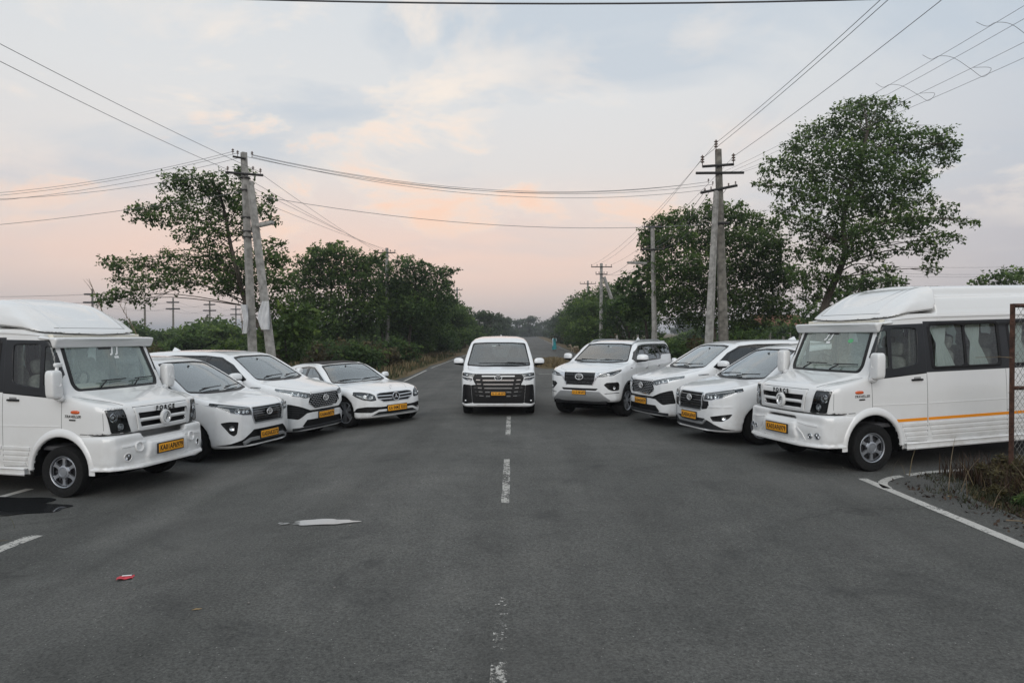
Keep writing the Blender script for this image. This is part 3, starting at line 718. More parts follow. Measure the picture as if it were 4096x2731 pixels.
def tree(name, label, cat, Y, clumps, trunk, leaf=.17, cov=2.4, spread=None, mat='leaf', seed=1, group=None, tr=.13, dY=0, branch=True):
    """clumps: (x, y, rx, ry) in photograph pixels at distance Y; trunk: path in the same pixels, foot first"""
    rng = np.random.default_rng(seed); k = 1.7415 / 2731 * Y
    foot = px(*trunk[0], Y); gx, gyy = foot[0], Y; root = empty(name, (gx, gyy, gy(gx, gyy) - .05), 0, label=label, cat=cat, group=group)
    o = np.array(root.location)
    path = [np.array((gx, gyy, o[2] - .2))] + [np.array(px(a, b, Y + (rng.uniform(-.5, .5) if i else 0))) for i, (a, b) in enumerate(trunk)]
    if path[1][2] > o[2] + .3: pass
    else: path = path[:1] + path[2:]
    tp = catmull(path, 5); m = MB(); nT = len(tp)
    m.tube([p - o for p in tp], [tr * (1 - .72 * i / (nT - 1)) * (1.35 if i == 0 else 1) for i in range(nT)], 9)
    CP = []; CT = []
    spread = spread if spread is not None else 1.6
    for (a, b, rx, ry) in clumps:
        dy = rng.uniform(-spread, spread); yy = Y + dy; c = np.array(px(a, b, yy)); r = np.array([rx * k, max(.4, min(rx, ry * 1.4) * k * 1.05), ry * k])
        n = int(cov * 2.3 * math.pi * r[0] * r[2] / (leaf * leaf * .42)); 
        if n < 6: n = 6
        P, T = clump_points(c, r, n, rng); CP.append(P); CT.append(T)
        if branch:
            j = min(range(int(nT * .25), nT), key=lambda i: np.linalg.norm(tp[i] - c) + .55 * max(0, tp[i][2] - c[2] + .5))
            s = tp[j]; mid = (s + c) / 2 + np.array([0, 0, .07 * np.linalg.norm(c - s)]) + rng.normal(0, .18, 3)
            r0 = tr * .24 * (1 - .55 * j / nT); bp = catmull([s, mid, c], 4); m.tube([p - o for p in bp], [r0 * (1 - .78 * i / (len(bp) - 1)) for i in range(len(bp))], 6)
            for _ in range(3):
                e = c + (rng.uniform(-1, 1, 3)) * r * .85; m.tube([bp[-3] - o, (bp[-3] + e) / 2 - o + rng.normal(0, .05, 3), e - o], [r0 * .35, r0 * .22, r0 * .08], 5)
    m.build('trunk', 'bark', root)
    CP = np.concatenate(CP) - o; CT = np.concatenate(CT)
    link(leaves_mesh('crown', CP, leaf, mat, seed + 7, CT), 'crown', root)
    return root
def generic_tree(name, h, w, seed, leaf=.25, cov=2.6, mat='leaf', label=None, group=None, low=.25, dense=1.0):
    """bushy roadside tree built around a branching skeleton; reused by copying"""
    rng = np.random.default_rng(seed); root = empty(name); m = MB(); nb = 9
    top = np.array([rng.normal(0, .3), rng.normal(0, .3), h * .8]); tp = catmull([(0, 0, -.3), (rng.normal(0, .15), rng.normal(0, .15), h * .3), top], 6)
    m.tube(tp, [.16 * (1 - .75 * i / (len(tp) - 1)) * h / 6 for i in range(len(tp))], 8)
    CP = []; CT = []
    for i in range(int(15 * dense)):
        a = rng.uniform(0, 2 * np.pi); z = h * (low + (1 - low) * rng.uniform(.05, .93)); q = math.sqrt(max(0.05, 1 - ((z / h - .55) / .55) ** 2)) * rng.uniform(.35, .80)
        c = np.array([math.cos(a) * q * w / 2, math.sin(a) * q * w / 2, z]); r = np.array([w * .20, w * .20, h * .12]) * rng.uniform(.8, 1.3)
        n = int(cov * 1.8 * math.pi * r[0] * r[2] / (leaf * leaf * .42)); P, T = clump_points(c, r, n, rng); CP.append(P); CT.append(T)
        j = int(np.clip((z / h - .25) * len(tp), 2, len(tp) - 1)); s = np.array(tp[j]); bp = catmull([s, (s + c) / 2 + np.array([0, 0, .2]), c], 3)
        m.tube(bp, [.05 * h / 6 * (1 - .8 * k / (len(bp) - 1)) for k in range(len(bp))], 5)
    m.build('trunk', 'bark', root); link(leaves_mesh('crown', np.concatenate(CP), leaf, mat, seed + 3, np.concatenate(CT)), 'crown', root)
    return root
TG = 'trees lining the road'
# the big named trees, traced against the sky
tree('roadside_tree', 'open-crowned tree with long level boughs behind the leaning pole pair', 'tree', 30,
     [(500, 412, 28, 16), (560, 395, 22, 16), (440, 408, 40, 20), (400, 420, 32, 20), (468, 445, 46, 22), (530, 440, 48, 26), (410, 462, 40, 18), (350, 478, 42, 16), (315, 490, 30, 16), (375, 502, 40, 14), (450, 488, 50, 22), (520, 480, 50, 26), (570, 470, 28, 26), (600, 485, 26, 18), (622, 455, 18, 10), (630, 505, 14, 10), (450, 530, 46, 14), (505, 532, 44, 18), (555, 525, 30, 20), (480, 560, 36, 10), (435, 550, 26, 8),
      (420, 588, 40, 12), (380, 582, 20, 8), (470, 610, 50, 16), (400, 620, 46, 16), (330, 600, 44, 14), (290, 612, 40, 14), (255, 600, 28, 9), (350, 640, 50, 14), (420, 645, 50, 18), (300, 668, 50, 12), (250, 680, 34, 10), (280, 640, 30, 10), (330, 690, 30, 8), (240, 694, 20, 8),
      (500, 585, 40, 22), (540, 610, 46, 28), (590, 590, 42, 28), (630, 560, 26, 14), (640, 590, 30, 22), (560, 650, 46, 26), (610, 640, 46, 28), (650, 640, 30, 28), (520, 660, 40, 18), (600, 690, 44, 24), (645, 700, 34, 30), (500, 640, 36, 16)],
     [(640, 830), (612, 770), (585, 735), (560, 680), (545, 620), (530, 560), (520, 500), (505, 440)], leaf=.132, cov=1.75, spread=1.3, seed=11, group=TG, tr=.17)
tree('roadside_tree', 'low shrubby tree at the foot of the leaning pole pair', 'tree', 31, [(650, 735, 40, 34), (690, 760, 34, 34), (625, 780, 34, 30), (670, 800, 40, 26), (600, 770, 30, 20), (700, 720, 28, 26)], [(660, 840), (655, 780), (660, 730)], leaf=.20, cov=2.2, seed=12, group=TG, tr=.08)
tree('roadside_tree', 'broad bushy tree standing behind the black-roofed saloon', 'tree', 46,
     [(740, 580, 34, 18), (790, 585, 44, 20), (835, 600, 34, 22), (710, 600, 30, 20), (700, 640, 36, 30), (750, 625, 50, 34), (805, 635, 52, 36), (845, 660, 32, 40), (690, 690, 34, 30), (735, 690, 50, 36), (790, 700, 54, 40), (840, 715, 34, 36), (700, 735, 34, 24), (750, 745, 48, 28), (800, 750, 44, 26), (770, 560, 18, 8), (870, 590, 16, 14), (725, 575, 14, 10)],
     [(790, 820), (775, 775), (765, 730), (760, 680), (770, 630)], leaf=.18, cov=2.5, spread=1.8, seed=13, group=TG, tr=.16)
tree('roadside_tree', 'dark dense tree beside the pole with four insulators', 'tree', 50,
     [(870, 610, 30, 22), (905, 640, 36, 34), (950, 610, 36, 18), (930, 600, 22, 12), (985, 630, 38, 22), (1015, 625, 26, 9), (1040, 618, 14, 6), (1025, 650, 18, 10), (960, 660, 48, 32), (910, 690, 44, 36), (1000, 670, 34, 32), (955, 710, 46, 32), (905, 735, 36, 24), (1005, 715, 30, 30), (880, 660, 24, 40), (1035, 665, 10, 6), (960, 755, 34, 24)],
     [(935, 830), (938, 790), (945, 740), (950, 690), (955, 640)], leaf=.18, cov=2.2, spread=2.0, mat='leaf_dark', seed=14, group=TG, tr=.15)
tree('roadside_tree', 'slim-trunked tree between the saloon roof and the insulator pole', 'tree', 48, [(860, 720, 26, 26), (885, 745, 22, 20), (840, 745, 24, 22), (880, 700, 22, 22)], [(880, 830), (879, 790), (876, 755), (868, 720)], leaf=.26, cov=2.2, seed=15, group=TG, tr=.13)
tree('roadside_tree', 'round full tree behind the right-hand pole and its strut', 'tree', 36.5,
     [(1520, 510, 36, 16), (1560, 500, 36, 18), (1610, 495, 40, 18), (1640, 475, 24, 18), (1680, 490, 36, 20), (1720, 505, 34, 20), (1755, 520, 30, 22), (1495, 530, 26, 12), (1500, 560, 34, 22), (1550, 550, 50, 32), (1610, 545, 52, 36), (1670, 550, 52, 36), (1730, 560, 50, 36), (1780, 570, 34, 32), (1500, 600, 34, 26), (1555, 610, 52, 36), (1620, 615, 54, 40), (1690, 620, 54, 40), (1750, 625, 50, 40), (1795, 640, 32, 40), (1540, 665, 46, 34), (1600, 675, 52, 36), (1670, 685, 54, 38), (1740, 690, 52, 36), (1790, 705, 34, 30), (1560, 720, 46, 26), (1640, 735, 52, 26), (1720, 745, 50, 26), (1500, 640, 26, 20), (1700, 470, 14, 9), (1480, 545, 14, 12)],
     [(1640, 830), (1640, 770), (1636, 720), (1640, 660), (1645, 590)], leaf=.145, cov=2.6, spread=2.0, seed=21, group=TG, tr=.16)
tree('roadside_tree', 'dark tree low beside the lamp pole on the right verge', 'tree', 41,
     [(1445, 640, 26, 16), (1475, 660, 32, 26), (1430, 655, 18, 12), (1450, 690, 34, 24), (1490, 710, 32, 28), (1455, 720, 30, 16), (1480, 620, 22, 14), (1510, 690, 26, 30)], [(1490, 820), (1485, 760), (1480, 710), (1475, 670)], leaf=.24, cov=2.4, mat='leaf_dark', seed=22, group=TG, tr=.13)
tree('roadside_tree', 'tallest tree, leaning trunk, above the minibus with the orange stripe', 'tree', 30,
     [(1955, 240, 34, 12), (1990, 232, 26, 14), (2050, 240, 32, 14), (1935, 262, 36, 16), (1985, 260, 44, 20), (2030, 280, 40, 20), (1900, 290, 40, 20), (1860, 305, 40, 20), (1940, 305, 50, 26), (2000, 315, 52, 28), (2070, 305, 44, 20), (2120, 300, 30, 10), (2155, 310, 34, 16), (2180, 330, 20, 16), (1830, 335, 34, 18), (1870, 345, 48, 26), (1930, 355, 54, 32), (1995, 365, 56, 34), (2060, 350, 50, 30), (2120, 345, 40, 26), (2165, 365, 30, 22), (1790, 370, 34, 14), (1765, 395, 26, 14), (1830, 385, 44, 24), (1885, 400, 52, 32), (1950, 415, 56, 36), (2015, 415, 54, 36), (2075, 400, 44, 30), (2105, 410, 30, 26), (1765, 425, 18, 14), (1740, 425, 14, 10), (1810, 430, 36, 18), (1850, 450, 48, 26), (1905, 465, 54, 32), (1970, 475, 54, 34), (2030, 470, 50, 34), (2085, 455, 36, 26), (2130, 455, 26, 14), (2165, 480, 28, 12), (2195, 505, 20, 9), (2225, 512, 14, 8), (2090, 500, 40, 24), (2130, 510, 34, 20), (2150, 545, 30, 16), (2195, 545, 16, 12), (2145, 580, 22, 16), (2135, 615, 20, 14), (2110, 560, 26, 16), (2060, 520, 46, 28), (2000, 530, 50, 30), (1940, 535, 50, 32), (1885, 530, 48, 28), (1840, 510, 36, 24), (1800, 480, 30, 18), (1790, 505, 20, 12), (2060, 575, 24, 10), (1970, 570, 36, 18), (1910, 590, 46, 24), (1860, 580, 40, 26), (2010, 590, 22, 12), (1870, 640, 44, 24), (1930, 640, 36, 16), (1840, 630, 26, 24), (1985, 615, 22, 9), (2030, 620, 24, 12), (1860, 680, 34, 16)],
     [(1885, 760), (1895, 700), (1912, 655), (1928, 620), (1940, 575), (1935, 520), (1945, 450), (1975, 370), (1990, 300)], leaf=.13, cov=1.6, spread=2.2, mat='leaf', seed=23, group=TG, tr=.20)
tree('roadside_tree', 'spreading tree just above the minibus roof, behind the tallest tree', 'tree', 44, [(2000, 640, 44, 14), (1960, 660, 46, 18), (2040, 650, 36, 10), (2060, 640, 22, 6), (1920, 680, 40, 22), (1990, 680, 46, 16), (1880, 720, 40, 28), (1950, 715, 44, 22), (1900, 760, 44, 26), (1850, 750, 34, 30)], [(1950, 830), (1950, 760), (1960, 700), (1975, 660)], leaf=.24, cov=2.5, seed=24, group=TG, tr=.13)
tree('roadside_tree', 'feathery tree top behind the rear of the striped minibus', 'tree', 40, [(2315, 625, 40, 10), (2290, 640, 50, 10), (2340, 640, 34, 12), (2250, 650, 22, 6), (2320, 660, 50, 12), (2360, 625, 40, 14), (2330, 690, 60, 20)], [(2330, 830), (2330, 740), (2325, 680), (2320, 630)], leaf=.22, cov=1.7, seed=25, group=TG, tr=.10)
# rows running away on both verges: prototypes copied with their parts
protos = [generic_tree('verge_tree', 7.0, 7.0, 41 + i, leaf=.24, cov=2.1, mat=('leaf', 'leaf_dark', 'leaf')[i], low=.12, dense=1.15) for i in range(3)]
far_proto = [generic_tree('verge_tree', 7.0, 7.5, 51 + i, leaf=.50, cov=2.3, mat='leaf_far', low=.08) for i in range(2)]
rowL = [(-8.6, 56, 6.6), (-7.4, 62, 5.6), (-9.5, 68, 6.6), (-6.9, 74, 5.4), (-8.2, 83, 6.0), (-6.4, 93, 5.6), (-8.0, 104, 6.0), (-5.6, 118, 5.6), (-7.4, 132, 6), (-4.8, 150, 6.2), (-3.8, 175, 6.4), (-3.0, 205, 6.6), (-2.2, 240, 7.0), (-1.6, 275, 7.5)]
rowR = [(9.6, 56, 5.2), (8.9, 64, 6.6), (10.8, 70, 7.2), (9.0, 78, 6.4), (10.6, 88, 6.6), (9.6, 98, 6.0), (11.4, 110, 6.4), (10.6, 126, 6.0), (12.2, 145, 6.2), (12.8, 170, 6.6), (13.6, 200, 6.8), (14.8, 235, 7.0), (15.8, 275, 7.5)]
used = {}
def put_tree(P, x, y, h, rz, label, group):
    k = id(P); o = copy_tree(P) if used.get(k) else P; used[k] = True
    s = h / 7.0; o.location = (x, y, gy(x, y) - .05); o.rotation_euler = (0, 0, rz); o.scale = (s * 1.0, s * 1.0, s); tag(o, label, 'tree', group); return o
rr = random.Random(8)
for i, (x, y, h) in enumerate(rowL): put_tree((protos if y < 112 else far_proto)[i % (3 if y < 112 else 2)], x, y, h, rr.uniform(0, 6.28), 'leafy tree in the row receding along the left verge of the road', 'trees along the left verge')
for i, (x, y, h) in enumerate(rowR): put_tree((protos if y < 112 else far_proto)[(i + 1) % (3 if y < 112 else 2)], x, y, h, rr.uniform(0, 6.28), 'leafy tree in the row receding along the right verge of the road', 'trees along the right verge')
far_spots = [(x + rr.uniform(-6, 6), 300 + rr.uniform(0, 90), rr.uniform(7.5, 11)) for x in range(-70, 90, 9)]
far_spots += [(x + rr.uniform(-1.5, 1.5), 338 + rr.uniform(0, 40), rr.uniform(5.5, 9.0)) for x in range(-24, 36, 3)]
for i, (x, y, h) in enumerate(far_spots): put_tree(far_proto[i % 2], x, y, h, rr.uniform(0, 6.28), 'hazy distant tree closing the view where the road ends', 'distant trees at the end of the road')
# scrub on both fields
def bush_proto(seed, mat, leaf=.18, n=1700, h=1.5, w=1.9):
    rng = np.random.default_rng(seed); root = empty('bush'); CP = []; CT = []; m = MB()
    for i in range(8):
        c = np.array([rng.uniform(-.5, .5) * w * .6, rng.uniform(-.5, .5) * w * .6, h * rng.uniform(.25, .75)]); P, T = clump_points(c, np.array([w * .28, w * .28, h * .28]) * rng.uniform(.7, 1.25), n // 8, rng); CP.append(P); CT.append(T)
        m.tube([(0, 0, -.1), tuple(c * .5), tuple(c)], [.03, .02, .008], 5)
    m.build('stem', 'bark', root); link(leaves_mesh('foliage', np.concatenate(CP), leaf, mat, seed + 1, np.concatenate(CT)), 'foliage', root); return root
BP = [bush_proto(61, 'leaf', .15, 2400), bush_proto(62, 'leaf_dark', .15, 2400), bush_proto(63, 'leaf_dry', .15), bush_proto(64, 'leaf')]
bu = {}
def put_bush(i, x, y, s, label, group, sz=1.0):
    P = BP[i]; o = copy_tree(P) if bu.get(i) else P; bu[i] = True
    o.location = (x, y, gy(x, y) - .03); o.scale = (s, s, s * sz); o.rotation_euler = (0, 0, rr.uniform(0, 6.28)); tag(o, label, 'bush', group)
BL = {0: 'green leafy bush', 1: 'dark green bush', 2: 'half-dry brown bush', 3: 'fresh green bush'}
for k in range(46):
    y = rr.uniform(31, 64); x = -rr.uniform(7.2, 16) + .02 * (y - 30) if k < 30 else -rr.uniform(14, 34); i = rr.choice((0, 1, 2, 2, 3)); put_bush(i, x, y, rr.uniform(.6, 1.35), BL[i] + ' in the scrub on the left verge', 'bushes on the left verge: ' + BL[i])
for k in range(54):
    y = rr.uniform(31, 64); x = rr.uniform(8.0, 16) if k < 34 else rr.uniform(14, 34); i = rr.choice((0, 1, 2, 3, 1)); put_bush(i, x, y, rr.uniform(.6, 1.45), BL[i] + ' in the scrub on the right verge', 'bushes on the right verge: ' + BL[i])
for k in range(40):
    y = rr.uniform(66, 170); s = rr.choice((-1, 1)); x = s * (6.6 + rr.uniform(0, 2.5)) + float(rc(np.float64(y))); i = rr.choice((0, 1, 2)); put_bush(i, x, y, rr.uniform(.8, 1.6), BL[i] + (' far along the left road edge' if s < 0 else ' far along the right road edge'), 'bushes along the far road edge: ' + BL[i] + (' right' if s > 0 else ' left'))
for k in range(44):
    x = -rr.uniform(17, 75); y = rr.uniform(58, 105); i = rr.choice((0, 1, 3, 1)); put_bush(i, x, y, rr.uniform(1.6, 2.9), 'tall ' + BL[i] + ' in the thicket beyond the left field', 'thicket beyond the left field: ' + BL[i], .95)
for k in range(26):
    x = rr.uniform(18, 70); y = rr.uniform(58, 100); i = rr.choice((0, 1, 3)); put_bush(i, x, y, rr.uniform(1.5, 2.6), 'tall ' + BL[i] + ' in the thicket beyond the right field', 'thicket beyond the right field: ' + BL[i], .95)
tag(BP[3], None)
for i, x, y, s_, l_ in ((2, 6.62, 9.12, .34, 'low brown tangle of scrub at the foot of the rusty gate post'), (2, 6.45, 8.75, .26, 'low brown scrub mound in front of the rusty gate post'), (2, 6.15, 8.45, .20, 'small brown weed tuft on the curve of the painted corner'), (1, 6.05, 8.0, .17, 'small dark weed tuft beside the dead branch'), (2, 5.85, 7.5, .13, 'tiny brown weed clump near the straight edge line'), (2, 7.1, 9.3, .42, 'brown scrub mound under the chain-link of the gate'), (1, 5.75, 6.9, .12, 'tiny dark weed clump near the straight edge line')): put_bush(i, x, y, s_, l_, None, .8)
put_bush(3, 8.6, 25.6, .85, 'yellow-green bush at the foot of the three-armed pole', None); put_bush(3, -7.9, 25.5, .8, 'fresh green bush in front of the leaning pole pair', None)
# grass: blades too many to count
def grass(name, pts, hgt, mat, seed, wid=.012, lean=.35, tone=None):
    rng = np.random.default_rng(seed); n = len(pts); pts = np.asarray(pts)
    z = gz(pts[:, 0], pts[:, 1]) - .02; h = hgt * rng.uniform(.4, 1.25, n) if np.isscalar(hgt) else hgt
    a = rng.uniform(0, 2 * np.pi, n); le = np.abs(rng.normal(0, lean, n)) * h; d = np.stack([np.cos(a), np.sin(a)], 1); w = np.stack([-d[:, 1], d[:, 0]], 1) * wid * rng.uniform(.6, 1.4, n)[:, None]
    P = np.zeros((n, 5, 3)); b = pts[:, :2]
    P[:, 0, :2] = b - w; P[:, 1, :2] = b + w; P[:, 0, 2] = P[:, 1, 2] = z
    P[:, 2, :2] = b + d * le[:, None] * .4 + w * .7; P[:, 3, :2] = b + d * le[:, None] * .4 - w * .7; P[:, 2, 2] = P[:, 3, 2] = z + h * .6
    P[:, 4, :2] = b + d * le[:, None]; P[:, 4, 2] = z + h
    me = bpy.data.meshes.new(name); me.vertices.add(5 * n); me.vertices.foreach_set('co', P.astype(np.float32).ravel())
    li = np.empty((n, 7), np.int32); base = np.arange(n) * 5; li[:, :4] = base[:, None] + np.array([0, 1, 2, 3]); li[:, 4:] = base[:, None] + np.array([3, 2, 4])
    me.loops.add(7 * n); me.loops.foreach_set('vertex_index', li.ravel()); me.polygons.add(2 * n)
    ls = np.stack([np.arange(n) * 7, np.arange(n) * 7 + 4], 1).ravel().astype(np.int32); lt = np.tile([4, 3], n).astype(np.int32)
    me.polygons.foreach_set('loop_start', ls); me.polygons.foreach_set('loop_total', lt); me.materials.append(MAT[mat]); me.update(calc_edges=True)
    t = np.clip(rng.beta(2, 2.5, n), 0, 1); at = me.attributes.new('tone', 'FLOAT', 'POINT'); at.data.foreach_set('value', np.repeat(t, 5).astype(np.float32))
    return link(me, name)
rng0 = np.random.default_rng(77)
def scatter(n, x0, x1, y0, y1, clump=.5, cs=.35):
    k = max(1, int(n / 40)); c = np.stack([rng0.uniform(x0, x1, k), rng0.uniform(y0, y1, k)], 1)
    p = c[rng0.integers(0, k, n)] + rng0.normal(0, cs, (n, 2)); u = np.stack([rng0.uniform(x0, x1, n), rng0.uniform(y0, y1, n)], 1)
    return np.where(rng0.uniform(0, 1, n)[:, None] < clump, p, u)
def keep(p, f): return p[f(p[:, 0], p[:, 1])]
offR = lambda x, y: x > 5.4 + np.maximum(0, y - 30) * .022
pts = keep(scatter(26000, 5.6, 40, 27.5, 75, .75, .7), lambda x, y: (x > 5.5 + .022 * (y - 20) + np.maximum(0, 31 - y)) & (y > 26.6))
tag(grass('verge_grass', pts, .42, 'grass_dry', 5, .03), 'dry straw-coloured grass over the right-hand field and verge', 'grass', kind='stuff')
pts = keep(scatter(26000, -45, -5.8, 26, 75, .75, .7), lambda x, y: (x < -5.6 + .022 * (y - 20)) & (y > 24.8) & ((y > 30) | (x < -8)))
tag(grass('verge_grass', pts, .42, 'grass_dry', 6, .03), 'dry straw-coloured grass over the left-hand field and verge', 'grass', kind='stuff')
pts = keep(scatter(9000, -11, -5.3, 26, 60, .8, .5), lambda x, y: (x < -5.75 + .022 * (y - 20)) & (y > 27)); tag(grass('verge_weeds', pts, .22, 'grass_green', 7, .02), 'short green weeds edging the left side of the far road', 'weeds', kind='stuff')
pts = keep(scatter(9000, 5.4, 11, 29, 70, .8, .5), lambda x, y: x > 5.6 + .022 * (y - 20)); tag(grass('verge_weeds', pts, .25, 'grass_green', 8, .02), 'short green weeds edging the right side of the far road', 'weeds', kind='stuff')
# corner by the gate: matted weeds, red-brown dry stalks, dead leaves
cor = lambda x, y: (x > 5.05 + .35 * np.maximum(0, y - 8.9)) & (y < 9.75 - .0 * x)
pts = keep(scatter(9000, 5.2, 7.5, 4.0, 9.7, .85, .22), lambda x, y: cor(x, y) & (x > 5.5 + .22 * np.sin(y * 2.1) + .10 * np.sin(y * 7))); tag(grass('corner_weeds', pts, .09, 'weed_dark', 9, .006, .8), 'short matted weeds on the corner in front of the rusty gate', 'weeds', kind='stuff')
pts = keep(scatter(2200, 6.0, 7.6, 8.0, 9.8, .85, .2), lambda x, y: cor(x, y) & (x > 6.05)); tag(grass('corner_grass', pts, .30, 'grass_red', 10, .006, .45), 'tall reddish-brown dry grass at the foot of the rusty gate', 'grass', kind='stuff')
pts = keep(scatter(170, 5.7, 7.2, 7.0, 9.8, .6, .3), cor); tag(grass('corner_grass', pts, .36, 'grass_dry', 12, .004, .8), 'pale dry grass stalks leaning over the painted edge line', 'grass', kind='stuff')
pts = keep(scatter(3000, -10, -5.7, 1.5, 7.6, .8, .3), lambda x, y: x < -5.7); tag(grass('corner_weeds', pts, .16, 'grass_green', 13, .008, .6), 'short weeds on the corner left of the cut-off painted line', 'weeds', kind='stuff')
def litter(name, pts, size, mat, seed, label):
    C = np.stack([pts[:, 0], pts[:, 1], gz(pts[:, 0], pts[:, 1]) + .012], 1); me = leaves_mesh(name, C, size, mat, seed, droop=-.05); return tag(link(me, name), label, 'leaf litter', kind='stuff')
litter('leaf_litter', keep(scatter(2600, 5.05, 7.2, 4.5, 9.7, .85, .25), cor), .045, 'grass_red', 14, 'red-brown fallen leaves along the corner edge by the gate')
# dry island in the mouth of the far road
def island():
    n = 26; v = [(2.6, 42.4, .30)]; ring = []
    for q, z in ((.55, .24), (.85, .12), (1.0, .0)):
        for k in range(n):
            a = 2 * math.pi * k / n; s = 1 + .10 * math.sin(3 * a + 1) + .07 * math.sin(5 * a); v.append((2.6 + 1.45 * q * s * math.cos(a), 42.4 + 4.2 * q * s * math.sin(a), z + .005 + .03 * math.sin(7 * a) * (z > 0)))
    f = [(0, 1 + k, 1 + (k + 1) % n) for k in range(n)] + [(1 + r * n + k, 1 + (r + 1) * n + k, 1 + (r + 1) * n + (k + 1) % n, 1 + r * n + (k + 1) % n) for r in range(2) for k in range(n)]
    o = link(mesh_of('earth_island', v, f, 'soil'), 'earth_island'); tag(o, kind='structure')
    a = rng0.uniform(0, 2 * np.pi, 5000); q = np.sqrt(rng0.uniform(0, 1, 5000)); p = np.stack([2.6 + 1.4 * q * np.cos(a), 42.4 + 4.1 * q * np.sin(a)], 1)
    g_ = grass('island_grass', p, .30, 'grass_dry', 15, .03, .7); tag(g_, 'brown dried grass heaped on the island in the far road', 'grass', kind='stuff')
    me = g_.data; co = np.empty(len(me.vertices) * 3, np.float32); me.vertices.foreach_get('co', co); co = co.reshape(-1, 3); qq = np.repeat(q, 5); co[:, 2] += .28 * (1 - qq); me.vertices.foreach_set('co', co.ravel())
island()
# ------------------------------------------------------------------ vehicle parts
def blob(c, r, e=.5, n=16, m=10, mb=None, M=None):
    """superellipsoid"""
    mb = mb or MB(); v = []; f = []
    pw = lambda a, p: math.copysign(abs(a) ** p, a)
    for i in range(m + 1):
        ph = -math.pi / 2 + math.pi * i / m
        for k in range(n):
            th = 2 * math.pi * k / n
            p = Vector((r[0] * pw(math.cos(ph), e) * pw(math.cos(th), e), r[1] * pw(math.cos(ph), e) * pw(math.sin(th), e), r[2] * pw(math.sin(ph), e)))
            if M is not None: p = M @ p
            v.append(p + Vector(c))
    for i in range(m):
        for k in range(n): f.append((i * n + k, i * n + (k + 1) % n, (i + 1) * n + (k + 1) % n, (i + 1) * n + k))
    return mb.add(v, f)
def wheel(par, x, y, s, r, w, rr, style, steer=0.):
    """tyre with its rim as sub-part; s = +1 on the left flank"""
    M = axis_m((0, 0, 0), (0, s, 0))
    t = MB().lathe([(rr * .97, -w * .40), (rr * 1.02, -w * .46), (r * .88, -w * .5), (r * .965, -w * .47), (r, -w * .36), (r * .994, -w * .2), (r, -w * .18), (r, w * .18), (r * .994, w * .2), (r, w * .36), (r * .965, w * .47), (r * .88, w * .5), (rr * 1.08, w * .47), (rr * 1.0, w * .42), (rr * .97, w * .36)], 40, M)
    o = t.build('wheel', 'tyre', par, loc=(x, y, r), rot=(0, 0, steer))
    rim = MB()
    rim.lathe([(rr * 1.0, w * .40), (rr * .975, w * .43), (rr * .935, w * .41), (rr * .915, w * .33)], 36, M)
    if style == 'steel':
        d = w * .26
        rim.lathe([(rr * .93, d - .012), (rr * .86, d + .004), (rr * .82, d + .006)], 36, M)
        rim.lathe([(rr * .46, d + .006), (rr * .40, d + .024), (rr * .30, d + .030), (rr * .27, d + .022), (rr * .25, d + .032), (0.001, d + .034)], 30, M)
        for k in range(6):
            a = math.pi / 3 * k; P = []
            for rad, hw in ((.40, .36), (.52, .27), (.64, .235), (.76, .27), (.88, .46)): P.append((rad, hw))
            poly = [(q * math.cos(a + h / 1), q * math.sin(a + h / 1)) for q, h in [(rad * rr, hw * .62 / max(rad, .3) * .62) for rad, hw in P]]
            poly += [(q * math.cos(a - h / 1), q * math.sin(a - h / 1)) for q, h in [(rad * rr, hw * .62 / max(rad, .3) * .62) for rad, hw in P][::-1]]
            rim.prism(poly, d - .02, d + .012, M)
    else:
        n, w0, w1, twin = style[1:5]
        d = w * .30
        rim.lathe([(rr * .24, d - .03), (rr * .24, d + .004), (rr * .20, d + .012), (0.001, d + .012)], 20, M)
        for k in range(n):
            a = 2 * math.pi * k / n + math.pi / 2
            for q in ((-1, 1) if twin else (0,)):
                a2 = a + q * twin; b2 = a + q * twin * 1.25
                pts = []
                for rad, hw, an in ((.16, w0, a2), (.55, (w0 + w1) / 2, (a2 + b2) / 2), (.95, w1, b2)):
                    pts.append((Vector((math.cos(an), math.sin(an), 0)) * rad * rr, Vector((-math.sin(an), math.cos(an), 0)) * hw * rr))
                poly = [(p + h)[:2] for p, h in pts] + [(p - h)[:2] for p, h in pts[::-1]]
                rim.prism(poly, d - .035, d + .008, M)
    ro = rim.build('rim', 'wheel_silver', o)
    dk = MB().lathe([(rr * .915, w * .34), (rr * .90, w * .2), (rr * .9, w * .02), (.001, w * .02)], 24, M)
    dk.lathe([(rr * .62, w * .05), (rr * .60, w * .09), (.001, w * .10)], 24, M)
    dk.build('brake_disc', 'wheel_dark', o)
    if style == 'steel':
        lg = MB()
        for k in range(6):
            a = math.pi / 3 * (k + .5); lg.lathe([(.019, d + .012), (.019, d + .034), (.001, d + .034)], 10, M @ Matrix.Translation((rr * .475 * math.cos(a), rr * .475 * math.sin(a), -.006)))
        lg.build('wheel_nuts', 'wheel_dark', o)
    return o
